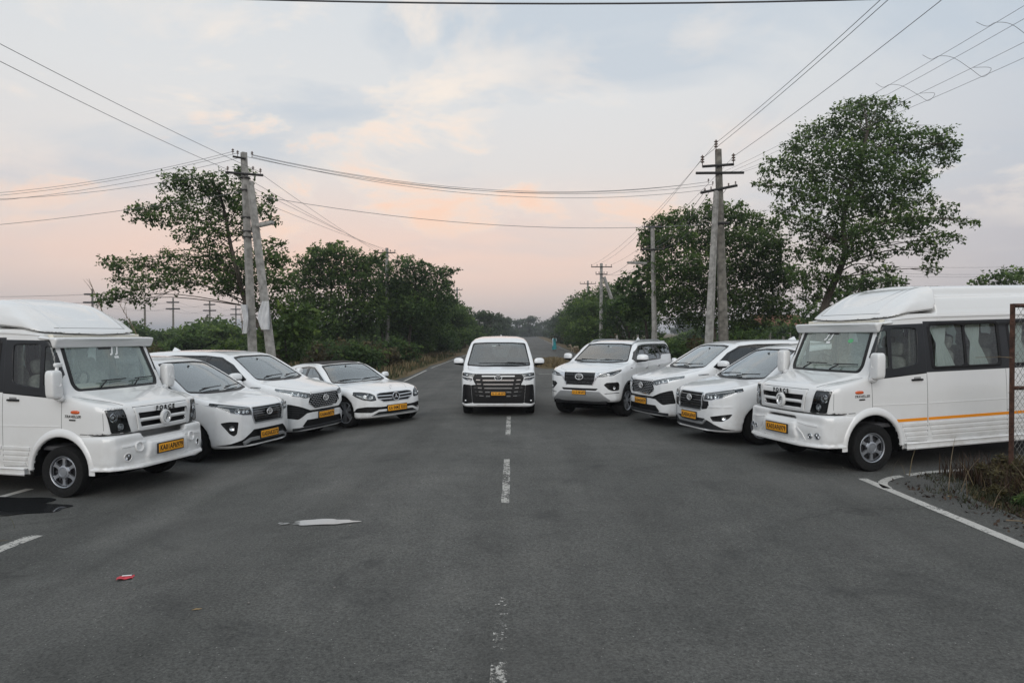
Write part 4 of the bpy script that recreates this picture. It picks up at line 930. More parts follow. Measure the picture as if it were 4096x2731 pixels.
def plate(par, x, y, z, text, w=.5, h=.12, tilt=0., border=.014, sp=1.0):
    M = axis_m((x, y, z), (math.cos(tilt), 0, math.sin(tilt)), (0, 0, 1))
    # local z = outward, local x = up, local y = to the vehicle's left
    o = MB().box(-h / 2 - border, h / 2 + border, -w / 2 - border, w / 2 + border, -.022, 0, .004, M).build('number_plate', 'plate_black', par)
    tag(o, 'yellow number plate reading ' + text)
    MB().box(-h / 2, h / 2, -w / 2, w / 2, 0, .003, .001, M).build('plate_face', 'plate_yellow', o)
    g, f = text_geo(text, h * .98, h * .034, 0, 1.10 * sp, 1.0)
    xs = [p[0] for p in g]; k = (w * .92) / (max(xs) - min(xs)); c = (max(xs) + min(xs)) / 2
    ys = [p[1] for p in g]; ky = (h * .68) / (max(ys) - min(ys)); cy = (max(ys) + min(ys)) / 2
    v = [M @ Vector(((b - cy) * ky, -(a - c) * k - w * .012, .0042)) for a, b, _ in g]
    link(mesh_of('plate_lettering', v, f, 'plate_black', False), 'plate_lettering', o)
    return o
def front_text(par, s, x, y, z, size, mat, name, M=None, **k):
    g, f = text_geo(s, size, **k)
    M = M or axis_m((x, y, z), (1, 0, 0), (0, 0, 1))
    v = [M @ Vector((b, -a, 0)) for a, b, _ in g]
    return link(mesh_of(name, v, f, mat, False), name, par)
def emblem_rings(par, x, y, z, rx, nrm=(1, 0, 0), back='gloss_black'):
    """oval badge of interlaced rings"""
    M = axis_m((x, y, z), nrm, (0, 0, 1)); ry = rx * 1.38
    b = MB().lathe([(rx * .98, -.02), (rx * .98, .0), (.001, .004)], 24, M, sx=1, sy=1.38).build('badge', back, par)
    m = MB().torus(rx, rx * .115, M @ Matrix.Translation((0, 0, .006)), 28, 6, 1, 1.38)
    m.torus(rx * .50, rx * .075, M @ Matrix.Translation((rx * .30, 0, .008)), 24, 6, .62, 1.75)
    m.torus(rx * .62, rx * .07, M @ Matrix.Translation((-rx * .12, 0, .008)), 24, 6, 1.28, .52)
    m.build('badge_rings', 'badge_silver', b); return b
def steering(par, x, y, z, r=.2, mat='black'):
    M = axis_m((x, y, z), (-.85, 0, .55))
    m = MB().torus(r, .016, M, 28, 8); m.lathe([(.06, -.03), (.055, .02), (.001, .028)], 16, M)
    for a in (0, 2.2, 4.1): m.tube([M @ Vector((0, 0, 0)), M @ Vector((r * math.cos(a), r * math.sin(a), 0))], .014, 6)
    m.tube([M @ Vector((0, 0, 0)), M @ Vector((0, 0, -.35))], .03, 8)
    return m.build('steering_wheel', mat, par)
def seat(par, x, y, z, w, mat, hb=.62, head=True):
    m = MB(); blob((x + .12, y, z), (.27, w / 2, .10), .45, 16, 8, m)
    T = Matrix.Rotation(R(-14), 3, 'Y'); blob((x - .16, y, z + hb * .52), (.09, w / 2, hb * .56), .45, 16, 8, m, T)
    if head: blob((x - .30, y, z + hb + .14), (.06, w * .28, .11), .55, 14, 8, m, T)
    return m.build('seat', mat, par, smooth=True)
def wiper(par, p0, p1, p2, mat='black'):
    m = MB().tube([p0, [(a + b) / 2 for a, b in zip(p0, p1)], p1], [.012, .010, .007], 6); m.tube([p2[0], p2[1]], .009, 6)
    return m.build('wiper', mat, par)
def car_mirror(par, x, y, z, s, k=1.0, mat='paint'):
    m = MB(); v0 = len(m.v); blob((x, y + s * .115 * k, z), (.075 * k, .125 * k, .085 * k), .75, 16, 10, m)
    m.v = [(a - .05 * (c - z) - .3 * s * (b - y - s * .1) * 1.0, b, c) for a, b, c in m.v]
    fm = [1 if sum(m.v[i][2] for i in q) / len(q) < z - .028 * k else 0 for q in m.f]
    o = link(mesh_of('wing_mirror', m.v, m.f, mat, True, [mat, 'black'], fm), 'wing_mirror', par)
    MB().tube([(x, y - s * .05, z - .085 * k), (x, y + s * .06 * k, z - .075 * k), (x - .02, y + s * .17 * k, z - .062 * k)], [.030, .034, .022], 8, flat=.7).build('mirror_foot', 'black', o)
    M = axis_m((x - .075 * k, y + s * .12 * k, z), (-1, 0, 0)); MB().lathe([(.07 * k, 0), (.001, .004)], 16, M, sx=.85, sy=1.35).build('mirror_glass', 'dark_chrome', o)
    return o
def mir(poly): return [(-a, b) for a, b in poly][::-1]

def wheel_well(par, x, s, z, r, y0, y1, n=16):
    v = []; f = []
    for i in range(n + 1):
        a = R(-12 + 204 * i / n); c, q = x + r * math.cos(a), z + r * math.sin(a)
        v += [(c, s * y1, q), (c, s * y0, q), (x, s * y0, z - .1)]
    for i in range(n): f += [(3 * i, 3 * i + 1, 3 * i + 4, 3 * i + 3), (3 * i + 1, 3 * i + 2, 3 * i + 5, 3 * i + 4)]
    return link(mesh_of('wheel_well', v, f, 'well'), 'wheel_well', par)

# ------------------------------------------------------------------ high-roof minibus (nose at +x, front axle at x = 0)
def make_van_base():
    root = empty('minibus')
    g = Grid(-5.15, 1.0, 1.02, .2, 2.82, .026)
    WB = -3.7
    low = g.side([(.80, .40), (.815, .70), (.80, 1.12), (.755, 1.225), (.60, 1.275), (.30, 1.33), (.12, 1.37), (.02, 1.60), (-.20, 2.10), (-.26, 2.15), (-.40, 2.22), (-.7, 2.30), (-5.08, 2.30), (-5.10, 1.2), (-5.06, .36), (-4.2, .32), (.45, .32)], bow=.06)
    plan = g.plan([(.84, 0), (.84, .50), (.80, .70), (.70, .86), (.52, .945), (.2, .955), (-4.6, .955), (-4.95, .90), (-5.1, .80), (-5.12, 0)])
    fr = g.front([(0, .28), (.90, .28), (.945, .45), (.952, .80), (.952, 1.10), (.935, 1.35), (.905, 1.75), (.870, 2.12), (.850, 2.30), (0, 2.34)])
    f = smax(smax(low, plan, .10), fr, .05)
    hood = smax(smax(g.side([(.82, .84), (.83, 1.10), (.80, 1.20), (.72, 1.265), (.40, 1.355), (.10, 1.44), (-.1, 1.47), (-.3, 1.2), (.3, .8)], bow=.10, crown=.03),
                     g.plan([(.9, 0), (.9, .56), (.6, .64), (.3, .71), (-.3, .80), (-.4, 0)]), .05), g.front([(0, .7), (.9, .7), (.9, 1.6), (0, 1.6)]), .02)
    f = smin(f, hood, .05)
    # roof shell with its raised deck, and the fairing over the cab
    roof = smax(g.side2([(-1.25, 2.1), (-1.25, 2.9), (-5.02, 2.9), (-5.06, 2.1)]), g.front([(0, 2.1), (.87, 2.1), (.868, 2.26), (.845, 2.36), (.80, 2.50), (.775, 2.535), (.725, 2.54), (.715, 2.58), (.70, 2.665), (.62, 2.70), (.3, 2.725), (0, 2.735)]), .02)
    f = smin(f, roof, .05)
    # cornice where roof and flanks meet
    for wx in (0, WB): f = smax(f, -np.maximum(g.circ(wx, .36, .475 if wx == 0 else .46), .55 - g.Y), .02)
    f = np.maximum(f, -smax(g.side2([(.45, .1), (1, .1), (1, .86), (.45, .86)]), 0 * g.Y - 1, .01))
    V, F = g.net(f); sh = Shell(V, F)
    K = 'van_paint'; TP = 'trim_paint'
    glassz = lambda c: c.x < .35 and c.z > 1.30
    # windscreen
    ws = rnd([(-.70, 1.455), (.70, 1.455), (.745, 1.52), (.70, 2.085), (-.70, 2.085), (-.745, 1.52)], .06)
    wso = rnd([(-.755, 1.425), (.755, 1.425), (.80, 1.52), (.752, 2.125), (-.752, 2.125), (-.80, 1.52)], .06)
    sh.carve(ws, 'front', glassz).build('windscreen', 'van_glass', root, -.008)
    sh.carve(wso, 'front', glassz).build('windscreen_seal', 'black', root, .004, -.02)
    # flank glazing, doors, band
    SD = {}
    for view, s in (('left', 1), ('right', -1)):
        c = (lambda q: q.z > .9)
        q1 = rnd([(-.20, 2.035), (-.325, 2.045), (-.315, 1.50), (-.075, 1.455)], .03); q2 = rnd([(-.39, 2.065), (-.86, 2.065), (-.83, 1.535), (-.37, 1.475)], [.03, .05, .07, .03])
        panes = [sh.carve(q1, view, c), sh.carve(q2, view, c)]
        frame = sh.carve(rnd([(-.135, 2.125), (-.985, 2.135), (-.985, 1.395), (.0, 1.335), (.005, 1.38)], [.05, .01, .01, .01, .01]), view, c)
        wins = []
        for x0, x1 in ((-1.10, -2.36), (-2.60, -3.86), (-4.05, -4.85)):
            mid = (x0 + x1) / 2
            pa = [sh.carve(rnd([(x0, 2.10), (mid + .02, 2.10), (mid + .02, 1.485), (x0 - .03, 1.485)], .05), view, c), sh.carve(rnd([(mid - .02, 2.10), (x1, 2.10), (x1 - .01, 1.485), (mid - .02, 1.485)], .05), view, c)]
            wins.append((pa, sh.carve(rnd([(x0 + .05, 2.14), (x1 - .05, 2.14), (x1 - .06, 1.445), (x0 + .02, 1.445)], .07), view, c), x0, x1, mid))
        band = sh.carve([(-.985, 2.165), (-5.0, 2.165), (-5.0, 1.405), (-.985, 1.405)], view, c)
        band.build('window_band', 'band', root, .001)
        for pa, fr_, x0, x1, mid in wins:
            w = fr_.build('side_window', 'black', root, .006, -.03)
            for p in pa: p.build('pane', 'van_side_glass', w, -.006)
            # gathered curtains behind the glass
            for cx in (x0 - .30, mid - .32):
                vv = []; ff = []; n = 22; m = 14
                for i in range(m + 1):
                    t = i / m; ww = .17 * (.42 + .58 * min(1, abs(t - .46) / .42) ** .8) if t < .46 else .17 * (.42 + .75 * min(1, (t - .46) / .54) ** .8)
                    for k in range(n + 1):
                        a = k / n * 2 - 1
                        vv.append((cx + a * ww - .1 * (t - .46), s * (.80 - .05 * (1 - t) + .022 * math.sin(k * 1.75) * (.5 + abs(t - .46))), 2.12 - .66 * t))
                for i in range(m):
                    for k in range(n): ff.append((i * (n + 1) + k, i * (n + 1) + k + 1, (i + 1) * (n + 1) + k + 1, (i + 1) * (n + 1) + k))
                link(mesh_of('curtain', vv, ff, 'curtain'), 'curtain', root)
        arc = [(.475 * math.cos(a) * 1.12, .36 + .475 * math.sin(a) * 1.16) for a in [math.pi * t for t in (.52, .6, .68, .76, .84, .9, .96)]]
        dp = [(.005, 1.335), (.005, .91)] + arc + [(-.53, .40), (-.97, .385), (-.985, 1.395)]
        door = sh.carve(dp, view, lambda q: q.z > .34)
        d = door.build('door', K, root)
        fw = frame.build('window_frame', 'band', d, .003, -.02)
        for p in panes: p.build('pane', 'van_side_glass', d, -.008)
        hx = -.80; p, n = sh.hit(hx, 1.305, view)
        MB().box(hx - .10, hx + .10, p.y + s * .004 - .02, p.y + s * .004 + .02, 1.290, 1.318, .008, None).build('handle', 'black', d)
        MB().box(hx - .07, hx + .05, p.y - .005, p.y + .005, 1.318, 1.345, .008).build('handle_recess', 'seam_soft', d)
        # seams, mouldings, skirt
        m = MB(); sh.ribbon(dp + [dp[0]], view, .007, .0008, .003, mb=m)
        sh.ribbon([(.62, 1.262), (.635, .87)], view, .005, .0008, .003, mb=m); sh.ribbon([(.66, .868), (.30, .868)], view, .012, .001, .004, mb=m)
        for xx in (-2.48, -3.95): sh.ribbon([(xx, 1.40), (xx, .40)], view, .006, .0008, .003, mb=m)
        build_each(m, 'panel_gap', 'seam', root)
        m = MB(); sh.ribbon([(-.10, 2.165), (-.30, 2.185), (-.60, 2.215), (-1.0, 2.235), (-5.0, 2.24)], view, .03, .016, .01, mb=m); m.build('gutter', TP, root)
        m = MB(); sh.ribbon([(.0, .965), (-.97, .945)], view, .012, .005, .004, mb=m); sh.ribbon([(-1.0, .945), (-5.0, .93)], view, .012, .005, .004, mb=m); build_each(m, 'swage_line', TP, root)
        for a, b in ((-.515, -.965), (-.995, -3.15)):
            for zz in (.645, .575, .505, .44):
                sh.ribbon([(a - (.645 - zz) * .35, zz), (b, zz)], view, .045, .014, .004).build('skirt_rib', TP, root)
        m = MB().box(-.56, -3.15, s * .955 - .05, s * .955 + .035, .305, .375, .02); m.build('step', TP, root)
        # wheel-arch lip and flare
        lip = MB(); n = 22
        for i in range(n): pass
        pts = []; rr = []
        m = MB(); vv = []; ff = []
        for i in range(n + 1):
            a = math.pi * (1.02 * i / n - .02); 
            for rad, yo in ((.465, -.03), (.468, .014), (.488, .022), (.522, .014), (.545, -.008)):
                zc = .36 + rad * math.sin(a) * (1.0 + .06 * (rad > .5))
                vv.append((rad * math.cos(a), s * (.952 + yo), zc))
        for i in range(n):
            for k in range(4): ff.append((i * 5 + k, i * 5 + k + 1, (i + 1) * 5 + k + 1, (i + 1) * 5 + k))
        # trim the lip at bumper and sill
        link(mesh_of('wheel_arch', vv, ff, TP), 'wheel_arch', root)
        # side repeater and badge
        p, n_ = sh.hit(.225, 1.165, view)
        blob((.225, p.y, 1.165), (.072, .018, .024), .7, 14, 8).build('side_repeater', 'orange_lamp', root, smooth=True)
        M = axis_m((.185, p.y + s * .006, 1.105), (0, s, 0), (0, 0, 1))
        t, f_ = text_geo('TRAVELLER', .052, .001, .35, 1.0)
        link(mesh_of('badge_lettering', [M @ Vector((b, -a, .002)) for a, b, _ in t], f_, 'dark_chrome', False), 'badge_lettering', root)
        MB().box(-.011, .011, -.05, .05, 0, .005, .003, M @ Matrix.Translation((-.045, 0, 0))).build('badge_plate', 'dark_chrome', root)
        # roof side: recessed channel line and fairing creases
        m = MB(); sh.ribbon([(-1.33, 2.535), (-4.9, 2.545)], view, .03, .004, .004, mb=m); m.build('roof_rail', TP, root)
        # mirror on its arm
        m = MB(); blob((.0, s * 1.06, 1.545), (.075, .09, .19), .38, 18, 12, m)
        m.v = [(a + .10 * (1.75 - c) * .4 + .05 * (abs(b) - 1.03), b, c) for a, b, c in m.v]
        o = m.build('wing_mirror', TP, root, smooth=True)
        MB().tube([(-.02, s * .90, 1.36), (.0, s * .96, 1.345), (.03, s * 1.02, 1.37)], [.05, .055, .05], 10).build('mirror_arm', TP, o)
        M = axis_m((.235 - .07, s * 1.10, 1.55), (1, 0, .0)); MB().torus(.04, .005, axis_m((.082, s * 1.06, 1.55), (1, 0, .1)), 20, 6).build('mirror_emblem', TP, o)
        MB().lathe([(.17, 0), (.001, .003)], 20, axis_m((-.055, s * 1.06, 1.55), (-1, 0, 0)), sx=1.0, sy=.45).build('mirror_glass', 'dark_chrome', o)
    # bonnet seam, fairing lines
    m = MB()
    for s in (1, -1):
        sh.ribbon([(.80, s * .60), (.60, s * .665), (.42, s * .72), (.22, s * .80)], 'top', .012, .001, .004, mb=m); sh.ribbon([(.24, s * .80), (.10, s * .86)], 'top', .006, .001, .004, mb=m)
    build_each(m, 'bonnet_gap', 'seam', root)
    # grille panel: surround, two deep openings, bar and badge
    fz = lambda c: c.x > .55
    ops = []
    for z0, z1 in ((1.045, 1.12), (.93, 1.00)):
        e = (z0 - .93) * .28
        ops.append(sh.carve(rnd([(-.435 - e, z0), (.435 + e, z0), (.455 + e, z1), (-.455 - e, z1)], .012), 'front', fz))
    low_op = sh.carve(rnd([(-.40, .77), (.40, .77), (.45, .85), (-.45, .85)], .02), 'front', fz)
    gp = sh.carve(rnd([(-.475, .875), (.475, .875), (.535, 1.195), (-.535, 1.195)], .03), 'front', fz)
    go = gp.build('grille', K, root, .020, -.03)
    for p in ops: p.build('grille_opening', 'black', go, -.07, .09)
    low_op.build('lower_intake', 'black', root, -.05, .05)
    m = MB()
    for s in (1, -1): sh.ribbon([(s * .535, 1.20), (s * .475, .87)], 'front', .008, .001, .003, mb=m)
    sh.ribbon([(-.54, 1.205), (.54, 1.205)], 'front', .012, .001, .003, mb=m); build_each(m, 'grille_gap', 'seam', root)
    p, n = sh.hit(0, 1.02, 'front')
    front_text(go, 'FORCE', p.x + .026, 0, 1.158, .082, 'dark_chrome', 'grille_lettering', offset=.006, space=1.7)
    bx = p.x + .03
    b = MB().lathe([(.098, -.02), (.092, .018), (.072, .022), (.068, .012), (.001, .012)], 32, axis_m((bx, 0, 1.02), (1, 0, 0)), sx=1.12, sy=.98).build('emblem', TP, go)
    MB().torus(.066, .007, axis_m((bx + .014, 0, 1.02), (1, 0, 0)), 28, 8, 1.12, .98).build('emblem_ring', 'chrome', go)
    front_text(go, 'F', bx + .020, 0, 1.02, .11, 'chrome', 'emblem_letter', offset=.004, shear=.35)
    # headlamps
    for s in (1, -1):
        pl = [(s * .585, .875), (s * .845, .885), (s * .885, 1.195), (s * .672, 1.195)]
        if s < 0: pl = pl[::-1]
        top = [(s * .672, 1.20), (s * .885, 1.20), (s * .89, 1.245), (s * .70, 1.245)]
        if s < 0: top = top[::-1]
        hp = sh.carve(rnd(pl, .02), 'front', lambda c: c.x > .3)
        o = hp.build('headlight', 'gloss_black', root, -.045, .05)
        hp.build('lens', 'lens', o, -.001)
        for (yy, zz, rr) in ((.80, 1.085, .066), (.715, .955, .050)):
            p, n = sh.hit(s * yy, zz, 'front')
            nn = Vector((1, s * .25, 0)).normalized()
            M = axis_m(p - nn * .035, nn)
            MB().lathe([(rr, .02), (rr * .92, .022), (rr * .8, -.004), (rr * .4, -.02), (.001, -.022)], 20, M, sy=.88).build('reflector', 'reflector', o)
            blob(p - nn * .045, (.022, .022, .022), 1, 10, 6).build('bulb', 'lamp_white', o, smooth=True)
        m = MB()
        for k in range(5): sh.ribbon([(s * (.70 + k * .035), 1.215), (s * (.715 + k * .035), 1.215)], 'front', .012, .002, .002, .01, mb=m)
        m.build('indicator_studs', 'satin', o)
        m = MB(); sh.ribbon([(s * .67, 1.20), (s * .89, 1.20)], 'front', .006, .001, .003, mb=m); sh.ribbon([(s * .575, .87), (s * .90, .878)], 'front', .012, .001, .003, mb=m); build_each(m, 'headlight_gap', 'seam', root)
    # roof fairing over the cab: a moulded cap of its own
    g3 = Grid(-1.5, .05, 1.0, 2.05, 2.84, .016)
    fa = smax(smax(g3.side(catmull([(-.60, 2.10), (-.20, 2.165), (-.25, 2.22), (-.37, 2.315), (-.61, 2.475), (-.92, 2.63), (-1.2, 2.712), (-1.36, 2.745), (-1.40, 2.6), (-1.36, 2.12)], 6, True), bow=.20),
                   g3.front(catmull([(.0, 2.05), (.5, 2.06), (.893, 2.08), (.892, 2.20), (.884, 2.32), (.858, 2.45), (.80, 2.585), (.70, 2.685), (.50, 2.735), (.25, 2.752), (0, 2.757)], 4)), .09),
              g3.side2([(.3, 2.135), (-.05, 2.165), (-.35, 2.225), (-.70, 2.29), (-1.18, 2.335), (-1.235, 2.42), (-1.275, 2.56), (-1.36, 2.70), (-1.36, 2.95), (.3, 2.95)]), .03)
    pan = g3.plan([(-.55, 0), (-.55, .20), (-.70, .36), (-1.0, .46), (-1.25, .50), (-1.25, 0)])
    fa = fa + .011 * (1 / (1 + np.exp(np.clip(pan / .012, -30, 30))))
    rib = np.abs(g3.Y - .60 + .06 * (g3.X + .7)) - .03
    fa = fa - .010 * (1 / (1 + np.exp(np.clip(rib / .008, -30, 30)))) * (g3.Z > 2.3)
    sp = g3.side2([(-.62, 2.43), (-1.08, 2.50), (-1.10, 2.585), (-.88, 2.565)])
    fa = fa + .010 * (1 / (1 + np.exp(np.clip(sp / .010, -30, 30)))) * (g3.Y > .7)
    V, F = g3.net(fa); sf = Shell(V, F); fo_ = link(sf.rest('roof_fairing', 'van_paint'), 'roof_fairing', root)
    strip(sf, fo_, 'fairing_gap', 'seam_soft', [(-.64, 2.30), (.64, 2.30)], 'front', .012, .002, .004)
    for view in ('left', 'right'): strip(sf, fo_, 'fairing_gap', 'seam_soft', [(-.22, 2.215), (-.36, 2.24), (-.70, 2.305), (-1.16, 2.35)], view, .010, .0015, .004)
    # visor lip over the windscreen with its two ears
    g2 = Grid(-.5, .25, 1.0, 1.95, 2.32, .018)
    vis = smax(g2.side([(-.45, 2.142), (-.075, 2.132), (-.055, 2.144), (-.075, 2.157), (-.20, 2.168), (-.45, 2.205)], bow=.10), g2.plan([(.05, 0), (.05, .72), (-.02, .84), (-.14, .905), (-.45, .90), (-.45, 0)]), .04)
    ear = smax(smax(g2.side([(-.24, 2.16), (-.10, 2.16), (-.13, 2.08), (-.155, 2.02), (-.19, 2.02)], bow=.0), g2.front([(.80, 1.9), (.905, 1.9), (.905, 2.25), (.80, 2.25)]), .02), g2.plan([(.2, .7), (.2, .95), (-.5, .95), (-.5, .7)]), .02)
    vis = smin(vis, ear, .03)
    V, F = g2.net(vis); link(mesh_of('visor', V, F.tolist(), K), 'visor', root)
    link(sh.rest('body', K), 'body', root)
    # running gear
    for s in (1, -1):
        for xx in (0, WB):
            wheel(root, xx, s * .835, s, .345, .20, .218, 'steel')
            M = axis_m((xx, s * .56, .36), (0, s, 0))
            wheel_well(root, xx, s, .36, .466 if xx == 0 else .452, .57, .935)
    MB().box(-4.9, .7, -.72, .72, .30, .42, .02).build('chassis', 'well', root)
    # cabin
    MB().box(-4.95, .05, -.86, .86, .62, .68, .02).build('cabin_floor', 'seat_dark', root)
    m = MB(); blob((-.07, 0, 1.22), (.20, .74, .225), .4, 28, 10, m); blob((-.16, -.38, 1.44), (.10, .22, .07), .6, 16, 8, m); m.build('dashboard', 'cream', root, smooth=True)
    steering(root, -.34, -.38, 1.50, .205)
    for y in (-.40, .42): seat(root, -.62, y, 1.0, .52, 'seat_grey', .60)
    for xx in (-1.45, -2.25, -3.05, -3.85, -4.5):
        for y in (-.60, -.20 if xx < -2 else -.16, .52): seat(root, xx, y, 1.02, .42, 'seat_grey', .66)
    for s in (1, -1):
        m = MB().tube([(-.02, s * .725, 1.48), (-.27, s * .69, 2.06)], .03, 8); m.build('pillar_trim', 'cream', root)
        MB().box(-.90, -1.02, s * .80, s * .72, 1.0, 2.15, .03).build('pillar_trim', 'seat_grey', root)
    MB().box(-.30, -1.2, -.78, .78, 2.16, 2.20, .01).build('headliner', 'cream', root)
    MB().box(-.20, -.16, -.16, .10, 1.965, 2.03, .02).tube([(-.17, -.03, 2.03), (-.19, -.03, 2.12)], .012, 6).build('inner_mirror', 'dash_dark', root)
    # wipers parked across the foot of the screen
    for a, b in ((-.40, -.10), (.22, .52)):
        s_ = 1
        q = [sh.hit(y_, z_, 'front')[0] for y_, z_ in ((a, 1.445), (a + .16, 1.535), (a - .02 + .02, 1.50), (a + .50, 1.535))]
        q = [Vector(t) + Vector((.035, 0, .02)) for t in q]
        wiper(root, q[0], q[1], (q[2] + Vector((0, .05, .03)), q[3]))
    return root, sh
def van_variant(root, sh, plate_no, right_variant):
    """bumper, number plate, lettering and trim that differ between the two minibuses"""
    K = 'van_paint'; TP = 'trim_paint'
    if right_variant:
        for view in ('left', 'right'):
            for a, b in ((-.40, -.965), (-.99, -4.9)):
                sh.ribbon([(a, .715), (b, .715)], view, .048, .002, .003).build('reflective_stripe', 'stripe_orange', root)
    else:
        MB().tube([(-.01, -1.0, 1.71), (-.01, -.99, 1.79)], .022, 8).build('mirror_stalk', TP, root)
        blob((-.01, -.98, 1.80), (.03, .06, .030), .6, 12, 8).build('auxiliary_mirror', TP, root, smooth=True)
    # bumper: its own moulding
    gb = Grid(.25, 1.08, 1.04, .28, .95, .022)
    bs = gb.side([(.30, .40), (.83, .395), (.87, .44), (.89, .52), (.895, .62), (.88, .70), (.86, .725), (.855, .80), (.84, .855), (.30, .86)], bow=.05)
    bp = gb.plan([(.96, 0), (.96, .38), (.93, .52), (.885, .68), (.80, .86), (.66, .95), (.5, .965), (.25, .97), (.25, 0)])
    fb = smax(smax(bs, bp, .10), gb.front([(0, .3), (.93, .3), (.965, .42), (.965, .72), (.955, .86), (0, .86)]), .04)
    cen = smax(smax(gb.side([(.5, .44), (.90, .43), (.925, .50), (.935, .60), (.92, .70), (.89, .725), (.5, .73)], bow=.03), gb.front([(0, .40), (.36, .40), (.42, .50), (.37, .70), (.33, .73), (0, .73)]), .035), gb.plan([(1.05, 0), (1.05, .45), (.5, .45), (.5, 0)]), .02)
    fb = smin(fb, cen, .03)
    lipb = smax(smax(gb.side2([(.4, .375), (.96, .375), (.96, .42), (.4, .42)]), gb.plan([(.98, .50), (.93, .62), (.87, .78), (.76, .92), (.5, .985), (.40, .985), (.40, .5)]), .02), gb.front([(.45, .3), (1, .3), (1, .5), (.45, .5)]), .02)
    fb = smin(fb, lipb, .02)
    fb = smax(fb, -gb.circ(0, .36, .485), .02)
    fb = smax(fb, -smax(gb.side2([(0, .2), (.76, .2), (.74, .9), (0, .9)]), gb.plan([(.78, 0), (.78, .60), (.60, .86), (.2, .86), (.2, 0)]), .04), .02)
    if right_variant:
        sl = smax(gb.front([(.05, .785), (.16, .785), (.16, .805), (.05, .805)]), gb.side2([(.7, .7), (1.1, .7), (1.1, .9), (.7, .9)]), .006)
        for a, b in (((.20, .785), (.32, .805)), ((.09, .75), (.20, .768)), ((.25, .75), (.36, .768))):
            sl = np.minimum(sl, gb.front([(a[0], a[1]), (b[0], a[1]), (b[0], b[1]), (a[0], b[1])]) + 0 * gb.X)
        fb = np.maximum(fb, -sl)
    else:
        # open slot under the grille, drop of the side wings
        fb = np.maximum(fb, -smax(gb.front([(0, .775), (.42, .775), (.47, .9), (0, .9)]), gb.side2([(.6, .7), (1.1, .7), (1.1, .95), (.6, .95)]), .01))
    V, F = gb.net(fb); sb = Shell(V, F)
    lamps = []
    for s in (1, -1):
        for (yy, zz, rr) in (((.655, .535, .036), (.775, .545, .042)) if right_variant else ((.70, .545, .052),)):
            c = [(s * yy + rr * math.cos(a) * .95, zz + rr * math.sin(a) * 1.12) for a in [2 * math.pi * k / 14 for k in range(14)]]
            lamps.append((sb.carve(c, 'front', lambda q: q.x > .4), s * yy, zz, rr))
    bo = link(sb.rest('bumper', K), 'bumper', root)
    for pt, yy, zz, rr in lamps:
        pt.build('fog_lamp', 'black', bo, -.04, .04)
        p, n = sb.hit(yy, zz, 'front'); M = axis_m(p - n * .03, n)
        MB().lathe([(rr * .8, .012), (rr * .6, -.004), (.001, -.01)], 16, M).build('fog_reflector', 'reflector', bo); MB().torus(rr * 1.05, .008, axis_m(p, n), 20, 6).build('fog_bezel', TP if not right_variant else 'satin', bo)
    m = MB()
    for s in (1, -1):
        sb.ribbon([(s * .40, .72), (s * .56, .70), (s * .78, .69)], 'front', .03, .010, .006, mb=m); right_variant and sb.ribbon([(s * .40, .64), (s * .50, .56), (s * .56, .46)], 'front', .028, .012, .006, mb=m)
        if not right_variant:
            for a, b in (((.42, .655), .06),):
                p, n = sb.hit(s * .52, .665, 'front')
                m.torus(.062, .016, axis_m(p + n * .004, n), 20, 8)
    build_each(m, 'bumper_moulding', TP, root)
    p, n = sb.hit(0, .60, 'front')
    plate(root, p.x + .02, .0, .595 if right_variant else .60, plate_no)
    p, n = sh.hit(0, 1.98, 'front')
    M = axis_m(Vector(p) + n * .0, n, (0, 0, 1))
    yo = -.10 if right_variant else .12
    for k in (-.047, .047):
        g_, f_ = text_geo('J', .17, .006, .35)
        link(mesh_of('screen_lettering', [M @ Vector((b + .01, -(a * 1.05 + yo + k), -.004)) for a, b, _ in g_], f_, 'sticker', False), 'screen_lettering', root)
    MB().box(-.135, -.10, -yo - .05, -yo + .03, -.006, -.003, 0, M).build('screen_tag', 'sticker', root)
    if right_variant:
        p2, n2 = sh.hit(.38, 1.90, 'front'); M2 = axis_m(p2, n2, (0, 0, 1))
        MB().lathe([(.05, -.005), (.001, -.004)], 18, M2, sx=.7, sy=1.1).build('screen_sticker', 'sticker_green', root)
# ------------------------------------------------------------------ cars
def lamp(sh, par, poly, view, cond, cups=(), bars=(), bucket='lamp_bucket', depth=.045, s=1, rim=None):
    """cut a headlamp: dark bucket, reflectors, light bars, clear cover"""
    p = sh.carve(poly, view, lambda c: c.x > .36)
    o = p.build('headlight', bucket, par, -depth, depth)
    if o is None: return None
    for (y, z, r) in cups:
        q, n = sh.hit(y, z, view)
        if q is None: continue
        nn = (n + Vector((1.2, 0, 0))).normalized(); M = axis_m(q - nn * (depth * .75), nn)
        MB().lathe([(r, depth * .5), (r * .9, depth * .45), (r * .7, .0), (r * .3, -.012), (.001, -.014)], 16, M, sy=1.15).build('reflector', 'reflector', o)
    for pts, w in bars: strip(sh, o, 'light_bar', 'lamp_white', pts, view, w, -.008, .03)
    p.build('lens', 'lens', o, -.002)
    if rim: strip(sh, par, 'headlight_trim', rim, list(poly) + [poly[0]], view, .014, .004, .006)
    return o
def frame_ring(sh, par, name, mat, poly, view, w, out=.012, inn=.01):
    return strip(sh, par, name, mat, list(poly) + [poly[0]], view, w, out, inn)
